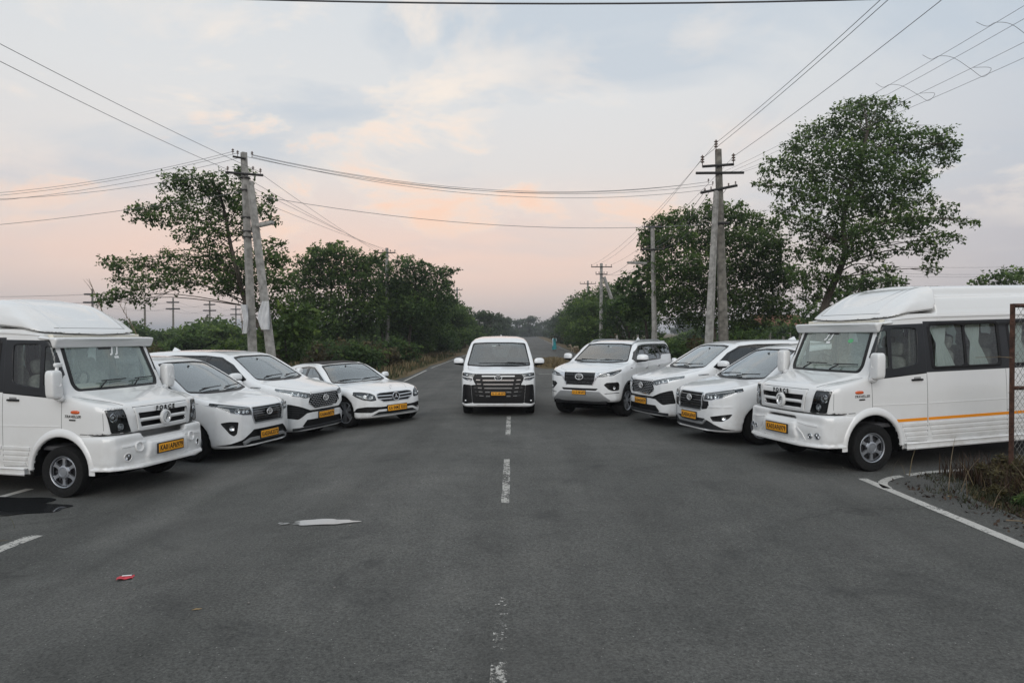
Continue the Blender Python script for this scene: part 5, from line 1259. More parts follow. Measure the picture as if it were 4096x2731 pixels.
def make_car(S):
    root = empty(S.get('name', 'car')); h = S.get('h', .028); WB = S['wb']; rw = S['r']; hw = S['hw']
    g = Grid(S['x'][0] - .1, S['x'][1] + .1, hw + .06, .12, S['top'] + .08, h)
    f = smax(smax(g.side(S['side'], S.get('bow', .06), S.get('crown', .03), 4), g.plan(S['plan']), S.get('kp', .12)), g.front(S['front']), S.get('kf', .06))
    if 'add' in S: f = S['add'](g, f)
    for wx in (0, WB): f = smax(f, -np.maximum(g.circ(wx, rw + .005, S['ra']), hw - .34 - g.Y), .018)
    V, F = g.net(f); sh = Shell(V, F); P = 'paint'
    S['face'](sh, root)
    cg = lambda c: c.z > S['belt'] - .12 and c.x < S.get('wsx', .3)
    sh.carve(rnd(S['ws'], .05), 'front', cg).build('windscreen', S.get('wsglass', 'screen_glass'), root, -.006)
    x0 = [(a * 1.0 + math.copysign(.028, a) if a else 0, b + (.022 if b > S['belt'] + .2 else -.03)) for a, b in S['ws']]
    sh.carve(rnd(x0, .05), 'front', cg).build('windscreen_seal', 'black', root, .001, -.01)
    if 'rearw' in S:
        sh.carve(rnd(S['rearw'], .05), 'rear', lambda c: c.z > S['belt'] - .1).build('rear_window', 'dark_glass', root, -.004)
    for view, s in (('left', 1), ('right', -1)):
        c = lambda q: q.z > S['belt'] - .3
        panes = [sh.carve(rnd(p, .025), view, c) for p in S['panes']]
        dl = sh.carve(rnd(S['dlo'], .03), view, c)
        do = []
        for i, dp in enumerate(S['doors']):
            pt = sh.carve(dp, view, lambda q: q.z > .15); o = pt.build('door', P, root); do.append(o)
            strip(sh, root, 'door_gap', 'seam_soft', list(dp) + [dp[0]], view, .006, .0008, .003)
            hx, hz = S['handles'][i]; p, n = sh.hit(hx, hz, view)
            if p is not None:
                blob((hx, p.y + s * .012, hz), (.085, .016, .016), .6, 12, 8).build('handle', S.get('handle', P), o, smooth=True)
                blob((hx + .01, p.y - s * .004, hz - .006), (.06, .008, .03), .8, 12, 6).build('handle_recess', 'seam_soft', o, smooth=True)
        fo = dl.build('window_frame', S.get('dlomat', 'gloss_black'), root, .002, -.012)
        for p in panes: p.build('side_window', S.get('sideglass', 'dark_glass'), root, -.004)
        if 'trim' in S: strip(sh, root, 'window_trim', 'chrome', S['trim'], view, .018, .004, .006)
        for pts in S.get('creases', ()): strip(sh, root, 'crease', P, pts, view, .03, .003, .006)
        wheel_well(root, 0, s, rw + .005, S['ra'] - .008, hw - .33, hw - .02); wheel_well(root, WB, s, rw + .005, S['ra'] - .008, hw - .33, hw - .02)
        if 'cladding' in S:
            for wx in (0, WB):
                a0, a1 = S['cladding'][1:]
                strip(sh, root, 'arch_trim', S['cladding'][0], [(wx + (S['ra'] + .022) * math.cos(R(a)), rw + .005 + (S['ra'] + .022) * math.sin(R(a))) for a in range(a0, a1 + 1, 8)], view, .05, .010, .012)
        if 'sill' in S: MB().box(WB + .48, -.48, s * (hw - .16), s * (hw - .035), .19, S['sill'], .03).build('sill', 'grey_plastic', root)
        mx, my, mz = S['mirror']; car_mirror(root, mx, s * my, mz, s, S.get('mk', 1.0))
        # fin of body colour carrying the front door's quarter light
    for s in (1, -1):
        for wx in (0, WB): wheel(root, wx, s * (hw - .03 - S['w'] / 2), s, rw, S['w'], S['rim'], S['style'], R(S.get('steer', 0)) if wx == 0 else 0)
    link(sh.rest('body', P), 'body', root)
    for pts in S.get('bonnet', ()):
        for s in (1, -1): strip(sh, root, 'bonnet_gap', 'seam_soft', [(a, b * s) for a, b in pts], 'top', .007, .0008, .003)
    for pts in S.get('bonnetf', ()):
        for s in (1, -1): strip(sh, root, 'bonnet_gap', 'seam_soft', [(a * s, b) for a, b in pts], 'front', .007, .0008, .003)
    if 'roofpanel' in S: pass
    # aerial, wipers, tag on the glass
    if 'fin' in S:
        x, z = S['fin']; m = MB(); v = [(x + .16, 0, z), (x - .02, .012, z + .075), (x - .06, 0, z + .085), (x - .02, -.012, z + .075), (x - .09, .035, z), (x - .09, -.035, z), (x + .02, .035, z), (x + .02, -.035, z)]
        m.add(v, [(0, 1, 2, 3), (0, 6, 1), (0, 3, 7), (6, 4, 2, 1), (7, 3, 2, 5), (4, 5, 2)]); m.build('roof_aerial', P, root)
    zb = S['wipz']
    for a, b, e in S.get('wipers', ((-.55, .05, .03), (.05, .60, .03))):
        q = [sh.hit(y, z, 'front')[0] for y, z in ((a, zb - .015), ((a + b) / 2, zb + e * .6), (a + .1, zb + .012), (b, zb + e))]
        if None in q: continue
        q = [t + Vector((.03, 0, .025)) for t in q]; wiper(root, q[0], q[1], (q[2], q[3]))
    p, n = sh.hit(*S['tag'], 'front'); M = axis_m(p, n, (0, 0, 1)); MB().box(-.015, .015, -.05, .05, -.012, -.009, 0, M).build('screen_tag', 'sticker', root)
    # cabin
    dx, dz = S['dash']; sm = S.get('seats', 'seat_dark')
    m = MB(); blob((dx, 0, dz), (.26, hw - .22, .14), .4, 26, 10, m); m.build('dashboard', S.get('dashmat', 'dash_dark'), root, smooth=True)
    steering(root, dx - .35, -.37, dz + .03, .18)
    for i, sx in enumerate(S['rows']):
        for y in ((-.38, .38) if i == 0 else (-.40, .40)): seat(root, sx, y, S['seatz'], .48, sm, .58)
    MB().box(WB - .5, .2, -(hw - .14), hw - .14, .30, .36, .02).build('cabin_floor', 'dash_dark', root)
    MB().box(WB - .55, .55, -.62, .62, .19, .28, .03).build('underbody', 'well', root)
    q, n = sh.hit(0, S['tag'][1] - .02, 'front')
    MB().box(q.x - .10, q.x - .07, -.10, .10, S['tag'][1] - .10, S['tag'][1] - .03, .02).tube([(q.x - .07, 0, S['tag'][1] - .05), (q.x - .045, 0, S['tag'][1] + .02)], .02, 6).build('inner_mirror', 'dash_dark', root)
    return root, sh
FX = lambda c: c.x > .2
CRYSTA = dict(wb=-2.75, r=.335, w=.205, rim=.225, ra=.385, hw=.915, x=(-3.80, .99), top=1.83, belt=1.15,
    side=[(.80, .25), (.90, .29), (.955, .40), (.975, .54), (.965, .68), (.945, .82), (.905, .915), (.80, .975), (.55, 1.045), (.20, 1.115), (.0, 1.155), (-.14, 1.215), (-.50, 1.43), (-.95, 1.675), (-1.2, 1.745), (-1.65, 1.79), (-2.3, 1.795), (-3.0, 1.765), (-3.45, 1.71), (-3.58, 1.60), (-3.70, 1.22), (-3.76, .98), (-3.78, .60), (-3.70, .32), (-3.3, .25), (-1.5, .22)],
    plan=[(.99, 0), (.98, .30), (.945, .50), (.87, .67), (.74, .80), (.52, .885), (.22, .912), (-2.9, .912), (-3.4, .88), (-3.7, .78), (-3.79, .5), (-3.8, 0)],
    front=[(0, .2), (.80, .2), (.87, .28), (.90, .42), (.915, .66), (.912, .90), (.90, 1.04), (.872, 1.15), (.80, 1.38), (.71, 1.60), (.63, 1.71), (.50, 1.785), (.25, 1.815), (0, 1.82)],
    ws=[(-.74, 1.205), (-.4, 1.175), (.4, 1.175), (.74, 1.205), (.565, 1.645), (.3, 1.672), (-.3, 1.672), (-.565, 1.645)],
    dlo=[(-.30, 1.185), (-.45, 1.135), (-1.5, 1.135), (-2.6, 1.17), (-3.35, 1.22), (-3.48, 1.42), (-3.36, 1.60), (-2.5, 1.675), (-1.6, 1.685), (-1.22, 1.655), (-.85, 1.50)],
    panes=[[(-.62, 1.19), (-1.44, 1.17), (-1.44, 1.65), (-1.25, 1.63), (-.92, 1.49)], [(-1.56, 1.17), (-2.42, 1.20), (-2.46, 1.645), (-1.56, 1.655)], [(-2.55, 1.21), (-3.30, 1.26), (-3.40, 1.42), (-3.32, 1.57), (-2.58, 1.635)]],
    doors=[[(-.40, 1.13), (-.47, .72), (-.50, .32), (-1.48, .31), (-1.50, 1.13)], [(-1.50, 1.13), (-1.48, .31), (-2.25, .32), (-2.42, .72), (-2.55, 1.16)]], handles=[(-1.32, 1.0), (-2.30, 1.02)],
    mirror=(-.48, .88, 1.20), ws_=0, wipz=1.20, tag=(.05, 1.60), dash=(-.42, 1.07), rows=(-1.25, -2.15, -2.95), seatz=.72, rearw=[(-.62, 1.22), (.62, 1.22), (.58, 1.60), (-.58, 1.60)],
    style=('spoke', 5, .06, .075, .18), fin=(-3.1, 1.755), bonnet=[[(.86, .44), (.60, .66), (.25, .80), (-.12, .80)]], handle='paint', trim=None)
CRYSTA.pop('trim')
def crysta_face_old(no):
    def face(sh, root):
        op = rnd([(-.40, .655), (.40, .655), (.445, .80), (.42, .925), (-.42, .925), (-.445, .80)], .03)
        gr = sh.carve(op, 'front', FX); go = gr.build('grille', 'gloss_black', root, -.03, .03)
        for k in range(6): strip(sh, go, 'slat', 'dark_chrome', [(-.425, .685 + .042 * k), (.425, .685 + .042 * k)], 'front', .014, -.006, .025)
        frame_ring(sh, root, 'grille_frame', 'satin', op, 'front', .02)
        p, n = sh.hit(0, .80, 'front'); emblem_rings(root, p.x + .012, 0, .825, .052)
        lo = rnd([(-.88, .30), (-.62, .40), (-.42, .545), (.42, .545), (.62, .40), (.88, .30), (.60, .285), (-.60, .285)], .02)
        sh.carve(lo, 'front', FX).build('lower_intake', 'black', root, -.035, .035)
        b = strip(sh, root, 'skid_plate', 'skid', [(-.60, .315), (-.47, .375), (.47, .375), (.60, .315)], 'front', .055, .012, .03)
        for s in (1, -1):
            q = [(s * a, b) for a, b in [(.43, .80), (.45, .93), (.62, .965), (.80, 1.01), (.897, 1.045), (.875, .965), (.80, .865), (.62, .815)]]
            lamp(sh, root, rnd(q if s > 0 else q[::-1], .012), 'front', FX, [(s * .70, .885, .052), (s * .60, .875, .034), (s * .53, .87, .03)], [([(s * .46, .915), (s * .84, .995)], .012)], s=s, rim='satin')
            q = [(s * a, b) for a, b in [(.70, .70), (.80, .715), (.86, .69), (.80, .50), (.755, .46), (.72, .50)]]
            fg = sh.carve(rnd(q if s > 0 else q[::-1], .02), 'front', FX).build('fog_pocket', 'black', root, -.04, .04)
            p, n = sh.hit(s * .775, .60, 'front'); MB().lathe([(.045, 0), (.03, -.012), (.001, -.016)], 14, axis_m(p - n * .02, n)).build('fog_lamp', 'reflector', fg)
        p, n = sh.hit(0, .44, 'front'); plate(root, p.x + .012, 0, .435, no)
    return face
def crysta_face_new(no):
    def face(sh, root):
        op = rnd([(-.37, .625), (.37, .625), (.405, .70), (.385, .935), (-.385, .935), (-.405, .70)], .03)
        gr = sh.carve(op, 'front', FX); go = gr.build('grille', 'black', root, -.04, .04)
        for k in range(6): strip(sh, go, 'slat', 'dark_chrome' if k % 2 else 'grey_plastic', [(-.385, .665 + .045 * k), (.385, .665 + .045 * k)], 'front', .018, -.006, .025)
        for s in (1, -1):
            q = [(s * a, b) for a, b in [(.405, .64), (.53, .66), (.575, .72), (.56, .80), (.435, .80), (.42, .90), (.405, .90)]]
            sh.carve(q if s > 0 else q[::-1], 'front', FX).build('grille_wing', 'black', root, .002, -.01)
        frame_ring(sh, root, 'grille_frame', 'satin', op, 'front', .024)
        p, n = sh.hit(0, .83, 'front'); emblem_rings(root, p.x + .012, 0, .835, .054)
        lo = rnd([(-.86, .285), (-.62, .42), (-.46, .48), (.46, .48), (.62, .42), (.86, .285)], .02)
        sh.carve(lo, 'front', FX).build('lower_intake', 'grey_plastic', root, -.02, .02)
        strip(sh, root, 'skid_plate', 'skid', [(-.50, .46), (-.40, .385), (.40, .385), (.50, .46)], 'front', .045, .010, .03)
        for s in (1, -1):
            q = [(s * a, b) for a, b in [(.44, .81), (.44, .93), (.62, .965), (.80, 1.01), (.900, 1.05), (.875, .965), (.80, .87), (.62, .825)]]
            lamp(sh, root, rnd(q if s > 0 else q[::-1], .012), 'front', FX, [(s * .70, .89, .052), (s * .60, .88, .034), (s * .53, .875, .03)], [([(s * .46, .915), (s * .84, .995)], .012)], s=s, rim='satin')
            q = [(s * a, b) for a, b in [(.60, .52), (.86, .58), (.835, .50), (.79, .445), (.66, .445)]]
            fg = sh.carve(rnd(q if s > 0 else q[::-1], .02), 'front', FX).build('fog_pocket', 'black', root, -.035, .035)
            p, n = sh.hit(s * .80, .51, 'front'); MB().lathe([(.045, 0), (.03, -.012), (.001, -.016)], 14, axis_m(p - n * .012, n)).build('fog_lamp', 'reflector', fg)
            strip(sh, root, 'bumper_crease', 'paint', [(s * .56, .70), (s * .86, .705)], 'front', .03, .008, .006)
        p, n = sh.hit(0, .50, 'front'); plate(root, p.x + .02, .0, .505, no)
    return face
HYCROSS = dict(wb=-2.85, r=.345, w=.215, rim=.235, ra=.395, hw=.925, x=(-3.85, .97), top=1.87, belt=1.24,
    side=[(.78, .24), (.88, .28), (.935, .40), (.95, .56), (.94, .74), (.915, .92), (.885, 1.015), (.80, 1.065), (.50, 1.125), (.15, 1.19), (-.08, 1.235), (-.22, 1.29), (-.55, 1.485), (-.95, 1.71), (-1.2, 1.785), (-1.6, 1.83), (-2.3, 1.85), (-3.0, 1.83), (-3.5, 1.78), (-3.63, 1.68), (-3.76, 1.25), (-3.83, 1.0), (-3.84, .60), (-3.76, .32), (-3.3, .24), (-1.5, .22)],
    plan=[(.97, 0), (.96, .30), (.92, .52), (.84, .70), (.70, .82), (.45, .90), (.15, .92), (-3.0, .92), (-3.45, .89), (-3.75, .78), (-3.84, .5), (-3.85, 0)],
    front=[(0, .2), (.80, .2), (.87, .26), (.91, .40), (.925, .66), (.92, .95), (.91, 1.12), (.885, 1.23), (.81, 1.45), (.72, 1.66), (.64, 1.77), (.50, 1.84), (.25, 1.86), (0, 1.87)],
    ws=[(-.70, 1.29), (-.4, 1.255), (.4, 1.255), (.70, 1.29), (.54, 1.69), (.3, 1.715), (-.3, 1.715), (-.54, 1.69)],
    dlo=[(-.36, 1.27), (-.48, 1.225), (-1.5, 1.225), (-2.6, 1.26), (-3.4, 1.31), (-3.52, 1.46), (-3.42, 1.65), (-2.5, 1.745), (-1.6, 1.75), (-1.15, 1.715), (-.80, 1.57)],
    panes=[[(-.66, 1.27), (-1.46, 1.26), (-1.46, 1.715), (-1.2, 1.69), (-.88, 1.56)], [(-1.58, 1.26), (-2.46, 1.29), (-2.50, 1.705), (-1.58, 1.72)], [(-2.58, 1.30), (-3.34, 1.345), (-3.44, 1.47), (-3.38, 1.61), (-2.62, 1.695)]],
    doors=[[(-.42, 1.22), (-.50, .75), (-.53, .32), (-1.50, .31), (-1.52, 1.22)], [(-1.52, 1.22), (-1.50, .31), (-2.32, .32), (-2.50, .75), (-2.62, 1.25)]], handles=[(-1.34, 1.07), (-2.36, 1.10)],
    mirror=(-.52, .89, 1.33), wipz=1.285, tag=(.0, 1.65), dash=(-.48, 1.15), rows=(-1.3, -2.25, -3.05), seatz=.75, rearw=[(-.62, 1.28), (.62, 1.28), (.58, 1.66), (-.58, 1.66)],
    style=('spoke', 5, .09, .12, .18), fin=(-3.15, 1.815), bonnet=[[(.82, .42), (.60, .62), (.30, .76), (-.05, .80)]], cladding=('grey_plastic', 0, 180), sill=.30, trim=None)
HYCROSS.pop('trim')
def hycross_face(no):
    def face(sh, root):
        op = rnd([(-.36, .70), (.36, .70), (.525, .80), (.44, .975), (-.44, .975), (-.525, .80)], .02)
        gr = sh.carve(op, 'front', FX); go = gr.build('grille', 'black', root, -.035, .035)
        for r_ in range(7):
            z = .725 + r_ * .037; wl = .36 + .15 * min(1, (z - .70) / .10) if z < .80 else .52 - .085 * (z - .80) / .17
            n = 7; off = .5 * (r_ % 2)
            for k in range(-n, n + 1):
                y = (k + off) * .078
                if abs(y) > wl - .03: continue
                strip(sh, go, 'grille_chip', 'satin', [(y - .026, z), (y + .026, z)], 'front', .013, -.008, .012, step=.03)
        strip(sh, root, 'grille_frame', 'chrome', [(-.525, .80), (-.36, .70), (.36, .70), (.525, .80)], 'front', .022, .014, .02)
        strip(sh, root, 'bonnet_lip', 'paint', [(-.42, 1.0), (.42, 1.0)], 'front', .045, .012, .02)
        p, n = sh.hit(0, .87, 'front'); emblem_rings(root, p.x + .012, 0, .875, .058, back='gloss_black')
        lo = rnd([(-.845, .80), (-.48, .655), (.48, .655), (.845, .80), (.865, .52), (.74, .485), (.56, .60), (.40, .61), (-.40, .61), (-.56, .60), (-.74, .485), (-.865, .52)], .015)
        lp = sh.carve(lo, 'front', FX).build('lower_intake', 'black', root, -.04, .04)
        for s in (1, -1):
            for k in range(7): strip(sh, lp, 'slat', 'grey_plastic', [(s * (.62 - .0 * k), .54 + .036 * k), (s * .85, .54 + .036 * k)] if k > 1 else [(s * .72, .54 + .036 * k), (s * .85, .54 + .036 * k)], 'front', .012, -.012, .02)
        b2 = rnd([(-.66, .345), (-.56, .47), (.56, .47), (.66, .345), (.60, .325), (-.60, .325)], .015)
        sh.carve(b2, 'front', FX).build('bumper_insert', 'black', root, -.03, .03)
        strip(sh, root, 'skid_plate', 'grey_plastic', [(-.80, .285), (-.62, .305), (.62, .305), (.80, .285)], 'front', .06, .012, .02)
        for s in (1, -1):
            q = [(s * a, b) for a, b in [(.46, .915), (.46, .985), (.62, 1.02), (.80, 1.075), (.90, 1.125), (.875, 1.04), (.80, .965), (.66, .935), (.60, .91)]]
            lamp(sh, root, rnd(q if s > 0 else q[::-1], .01), 'front', FX, [(s * .56, .952, .026), (s * .64, .965, .03), (s * .72, .985, .033), (s * .79, 1.01, .03)], [([(s * .50, .985), (s * .86, 1.08)], .014), ([(s * .60, .925), (s * .70, .945), (s * .80, .985)], .010)], bucket='satin', s=s, rim='dark_chrome')
        p, n = sh.hit(0, .53, 'front'); plate(root, p.x + .02, 0, .535, no)
    return face
SALOON = dict(wb=-2.939, r=.335, w=.23, rim=.245, ra=.375, hw=.926, x=(-4.05, .85), top=1.50, belt=.98, bow=.10, crown=.035,
    side=[(.62, .20), (.76, .23), (.815, .33), (.83, .46), (.81, .60), (.765, .72), (.66, .785), (.40, .845), (.0, .905), (-.40, .945), (-.62, .975), (-.80, 1.05), (-1.15, 1.245), (-1.50, 1.395), (-1.85, 1.455), (-2.3, 1.475), (-2.75, 1.445), (-3.2, 1.32), (-3.55, 1.15), (-3.75, 1.08), (-3.98, 1.05), (-4.04, .90), (-4.05, .60), (-3.98, .32), (-3.6, .20), (-1.5, .19)],
    plan=[(.86, 0), (.84, .30), (.785, .52), (.67, .70), (.48, .83), (.20, .905), (-.2, .925), (-3.0, .925), (-3.5, .89), (-3.85, .78), (-4.03, .5), (-4.06, 0)],
    front=[(0, .18), (.82, .18), (.885, .25), (.92, .45), (.926, .65), (.91, .80), (.875, .92), (.845, .985), (.76, 1.17), (.665, 1.34), (.58, 1.42), (.42, 1.475), (0, 1.50)],
    ws=[(-.70, 1.00), (-.4, .975), (.4, .975), (.70, 1.00), (.55, 1.355), (.3, 1.375), (-.3, 1.375), (-.55, 1.355)], wsx=-.4,
    dlo=[(-.86, 1.0), (-1.0, .975), (-2.0, .985), (-3.0, 1.02), (-3.22, 1.07), (-2.95, 1.24), (-2.6, 1.335), (-2.0, 1.375), (-1.65, 1.35), (-1.25, 1.19)],
    panes=[[(-1.10, 1.01), (-1.86, 1.015), (-1.88, 1.345), (-1.68, 1.325), (-1.30, 1.17)], [(-1.97, 1.015), (-2.72, 1.04), (-2.74, 1.27), (-2.55, 1.31), (-1.98, 1.345)], [(-2.79, 1.045), (-3.10, 1.075), (-2.92, 1.20), (-2.80, 1.245)]],
    doors=[[(-.92, .97), (-.82, .60), (-.80, .27), (-1.90, .26), (-1.94, .98)], [(-1.94, .98), (-1.90, .26), (-2.42, .28), (-2.62, .60), (-2.95, 1.01)]], handles=[(-1.72, .86), (-2.72, .89)],
    mirror=(-1.10, .87, 1.045), mk=.95, wipz=.995, wipers=((-.55, .0, .0), (.0, .55, .0)), tag=(-.10, 1.33), dash=(-1.0, .90), rows=(-1.75, -2.65), seatz=.52, rearw=[(-.6, 1.10), (.6, 1.10), (.52, 1.36), (-.52, 1.36)],
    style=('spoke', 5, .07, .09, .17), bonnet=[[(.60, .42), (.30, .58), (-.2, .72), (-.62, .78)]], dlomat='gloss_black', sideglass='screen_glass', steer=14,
    trim=[(-.86, 1.012), (-1.25, 1.205), (-1.65, 1.367), (-2.0, 1.392), (-2.6, 1.352), (-2.97, 1.255), (-3.25, 1.075)])
def saloon_face(no):
    def face(sh, root):
        # dark panorama roof
        rp = sh.carve(rnd([(-1.56, -.50), (-2.75, -.50), (-2.75, .50), (-1.56, .50)], .06), 'top', lambda c: c.z > 1.3); rp.build('roof_panel', 'black_roof', root, .001)
        op = rnd([(-.33, .545), (.33, .545), (.47, .64), (.46, .725), (.36, .745), (-.36, .745), (-.46, .725), (-.47, .64)], .03)
        gr = sh.carve(op, 'front', FX); go = gr.build('grille', 'black', root, -.045, .045)
        for z in (.675, .605):
            for s in (1, -1): strip(sh, go, 'slat', 'satin', [(s * .09, z), (s * .45, z + .012)], 'front', .03, -.004, .02)
        frame_ring(sh, root, 'grille_frame', 'satin', op, 'front', .018, .006)
        p, n = sh.hit(0, .645, 'front'); M = axis_m((p.x + .012, 0, .642), (1, 0, .1), (0, 0, 1))
        m = MB().torus(.088, .010, M, 30, 8); 
        for k in range(3):
            a = 2 * math.pi / 3 * k; c_, s_ = math.cos(a), math.sin(a)
            m.prism([(c_ * .085, s_ * .085), (-s_ * .016, c_ * .016), (s_ * .016, -c_ * .016)], -.006, .010, M)
        m.build('star_badge', 'chrome', root)
        p, n = sh.hit(.58, 0, 'top'); M = axis_m((.58, 0, p.z + .055), (1, 0, .15), (0, 0, 1))
        m = MB().torus(.033, .004, M, 20, 6)
        for k in range(3):
            a = 2 * math.pi / 3 * k; m.tube([M @ Vector((0, 0, 0)), M @ Vector((math.cos(a) * .033, math.sin(a) * .033, 0))], .003, 5)
        m.tube([(.58, 0, p.z - .01), (.58, 0, p.z + .025)], .006, 6); m.build('bonnet_star', 'chrome', root)
        lo = rnd([(-.86, .345), (-.83, .44), (-.70, .465), (-.40, .44), (.40, .44), (.70, .465), (.83, .44), (.86, .345), (.60, .325), (.45, .385), (-.45, .385), (-.60, .325)], .02)
        sh.carve(lo, 'front', FX).build('lower_intake', 'black', root, -.045, .045)
        b2 = rnd([(-.62, .255), (-.45, .335), (.45, .335), (.62, .255)], .015); sh.carve(b2, 'front', FX).build('bumper_insert', 'black', root, -.025, .025)
        strip(sh, root, 'bumper_trim', 'satin', [(-.58, .27), (.58, .27)], 'front', .012, .008, .02)
        for s in (1, -1):
            q = [(s * a, b) for a, b in [(.49, .59), (.51, .70), (.58, .755), (.72, .79), (.83, .80), (.875, .775), (.83, .68), (.74, .615), (.60, .58)]]
            lamp(sh, root, rnd(q if s > 0 else q[::-1], .02), 'front', FX, [(s * .60, .665, .042), (s * .71, .695, .036)], [([(s * .54, .70), (s * .62, .63), (s * .74, .655), (s * .82, .73)], .014), ([(s * .62, .75), (s * .70, .69), (s * .80, .715)], .012)], s=s)
        p, n = sh.hit(0, .40, 'front'); plate(root, p.x + .025, .0, .395, no, .5, .12)
    return face
VELL = dict(wb=-3.0, r=.355, w=.225, rim=.245, ra=.40, hw=.925, x=(-4.06, .96), top=1.96, belt=1.22, bow=.05, crown=.02, kp=.14,
    side=[(.78, .24), (.89, .27), (.925, .40), (.935, .60), (.925, .85), (.905, .99), (.86, 1.065), (.72, 1.115), (.50, 1.165), (.38, 1.205), (.27, 1.27), (.02, 1.47), (-.38, 1.77), (-.60, 1.845), (-1.0, 1.90), (-1.8, 1.935), (-2.8, 1.925), (-3.6, 1.88), (-3.85, 1.78), (-3.98, 1.30), (-4.04, 1.0), (-4.05, .55), (-3.95, .28), (-3.5, .22), (-1.5, .21)],
    plan=[(.97, 0), (.96, .35), (.94, .60), (.90, .76), (.82, .86), (.62, .915), (.4, .925), (-3.3, .925), (-3.75, .89), (-3.98, .78), (-4.05, .5), (-4.06, 0)],
    front=[(0, .19), (.84, .19), (.895, .25), (.92, .42), (.925, .80), (.92, 1.05), (.905, 1.18), (.850, 1.40), (.775, 1.65), (.725, 1.78), (.65, 1.87), (.48, 1.93), (0, 1.96)],
    ws=[(-.765, 1.235), (-.4, 1.215), (.4, 1.215), (.765, 1.235), (.645, 1.735), (.3, 1.755), (-.3, 1.755), (-.645, 1.735)], wsx=.45,
    dlo=[(.13, 1.235), (-.02, 1.20), (-1.2, 1.185), (-2.6, 1.20), (-3.6, 1.25), (-3.72, 1.45), (-3.62, 1.68), (-2.5, 1.77), (-1.0, 1.77), (-.48, 1.71), (-.20, 1.54)],
    panes=[[(-.22, 1.24), (-1.12, 1.22), (-1.12, 1.73), (-.52, 1.67), (-.30, 1.53)], [(-1.24, 1.225), (-2.48, 1.235), (-2.48, 1.735), (-1.24, 1.74)], [(-2.6, 1.24), (-3.56, 1.285), (-3.64, 1.45), (-3.57, 1.645), (-2.6, 1.73)]],
    doors=[[(.02, 1.19), (-.08, .9), (-.50, .72), (-.52, .30), (-1.16, .29), (-1.18, 1.18)], [(-1.18, 1.18), (-1.16, .29), (-2.5, .30), (-2.54, 1.19)]], handles=[(-1.02, 1.03), (-1.32, 1.03)],
    mirror=(.02, .90, 1.30), mk=1.05, wipz=1.235, wipers=((.66, -.5, .01), (.68, .2, .03)), tag=(-.13, 1.695), dash=(-.05, 1.12), rows=(-.85, -1.9, -2.9), seatz=.78, rearw=[(-.62, 1.25), (.62, 1.25), (.56, 1.7), (-.56, 1.7)],
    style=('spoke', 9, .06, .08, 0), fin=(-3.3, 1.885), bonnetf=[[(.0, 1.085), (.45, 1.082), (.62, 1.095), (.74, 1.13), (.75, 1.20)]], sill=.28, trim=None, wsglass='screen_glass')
VELL.pop('trim')
def vell_face(no):
    def face(sh, root):
        c = FX
        # big stepped grille: black field, stacked bright bars and side blocks
        op = rnd([(-.58, .325), (.58, .325), (.62, .34), (.655, .765), (.545, .775), (.60, .875), (.62, .93), (.56, 1.035), (-.56, 1.035), (-.62, .93), (-.60, .875), (-.545, .775), (-.655, .765), (-.62, .34)], .012)
        go = sh.carve(op, 'front', c).build('grille', 'black', root, -.02, .02)
        rows = [(.98, .395), (.882, .375), (.785, .355), (.692, .335), (.598, .315), (.502, .295)]
        for i, (z, w) in enumerate(rows):
            if i < 4: segs = [(-w, w)]
            else: segs = [(-w, -.19), (.19, w)]
            for a, b in segs: strip(sh, go, 'grille_bar', 'bar_chrome' if i else 'dark_chrome', [(a, z), (b, z)], 'front', .036, .012, .02)
            if i:
                for s in (1, -1):
                    strip(sh, go, 'grille_block', 'bar_chrome', [(s * (w + .06), z + .004), (s * (w + .16), z + .010)], 'front', .028, .006, .02)
                    if i > 2: strip(sh, go, 'grille_block', 'dark_chrome', [(s * (w + .19), z + .010), (s * (w + .25), z + .014)], 'front', .024, .004, .02)
        p, n = sh.hit(0, .95, 'front'); emblem_rings(root, p.x + .03, 0, .945, .062)
        for s in (1, -1):
            q = [(s * a, b) for a, b in [(.41, .965), (.45, 1.03), (.62, 1.045), (.80, 1.065), (.872, 1.055), (.868, .985), (.80, .972), (.60, .955)]]
            lamp(sh, root, rnd(q if s > 0 else q[::-1], .012), 'front', c, [(s * .76, 1.012, .016)], [([(s * .52, 1.03), (s * .85, 1.05)], .005)], bucket='gloss_black', s=s)
            q = [(s * a, b) for a, b in [(.62, .895), (.64, .93), (.872, .965), (.875, .94), (.80, .89), (.66, .86)]]
            sh.carve(rnd(q if s > 0 else q[::-1], .01), 'front', c).build('daylight_lamp', 'dark_chrome', root, -.006, .006)
            q = [(s * a, b) for a, b in [(.622, .335), (.657, .768), (.835, .785), (.85, .70), (.868, .34), (.80, .312)]]
            cp = sh.carve(rnd(q if s > 0 else q[::-1], .02), 'front', c).build('corner_vent', 'black', root, -.04, .04)
            strip(sh, root, 'corner_trim', 'dark_chrome', [(s * .845, .78), (s * .86, .55), (s * .868, .34)], 'front', .012, .006, .01)
            strip(sh, cp, 'fog_trim', 'chrome', [(s * .76, .385), (s * .815, .375), (s * .825, .42)], 'front', .012, .0, .02)
            p, n = sh.hit(s * .79, .40, 'front'); MB().lathe([(.018, 0), (.001, -.01)], 10, axis_m(p - n * .01, n)).build('fog_lamp', 'reflector', cp)
        strip(sh, root, 'bumper_lip', 'paint', [(-.875, .315), (-.80, .285), (-.56, .285), (-.50, .30), (.50, .30), (.56, .285), (.80, .285), (.875, .315)], 'front', .026, .012, .02)
        p, n = sh.hit(0, .56, 'front'); MB().box(p.x - .01, p.x + .012, -.20, .20, .47, .63, .004).build('plate_mount', 'black', root)
        plate(root, p.x + .025, 0, .562, no, .335, .075, border=.003)
    return face
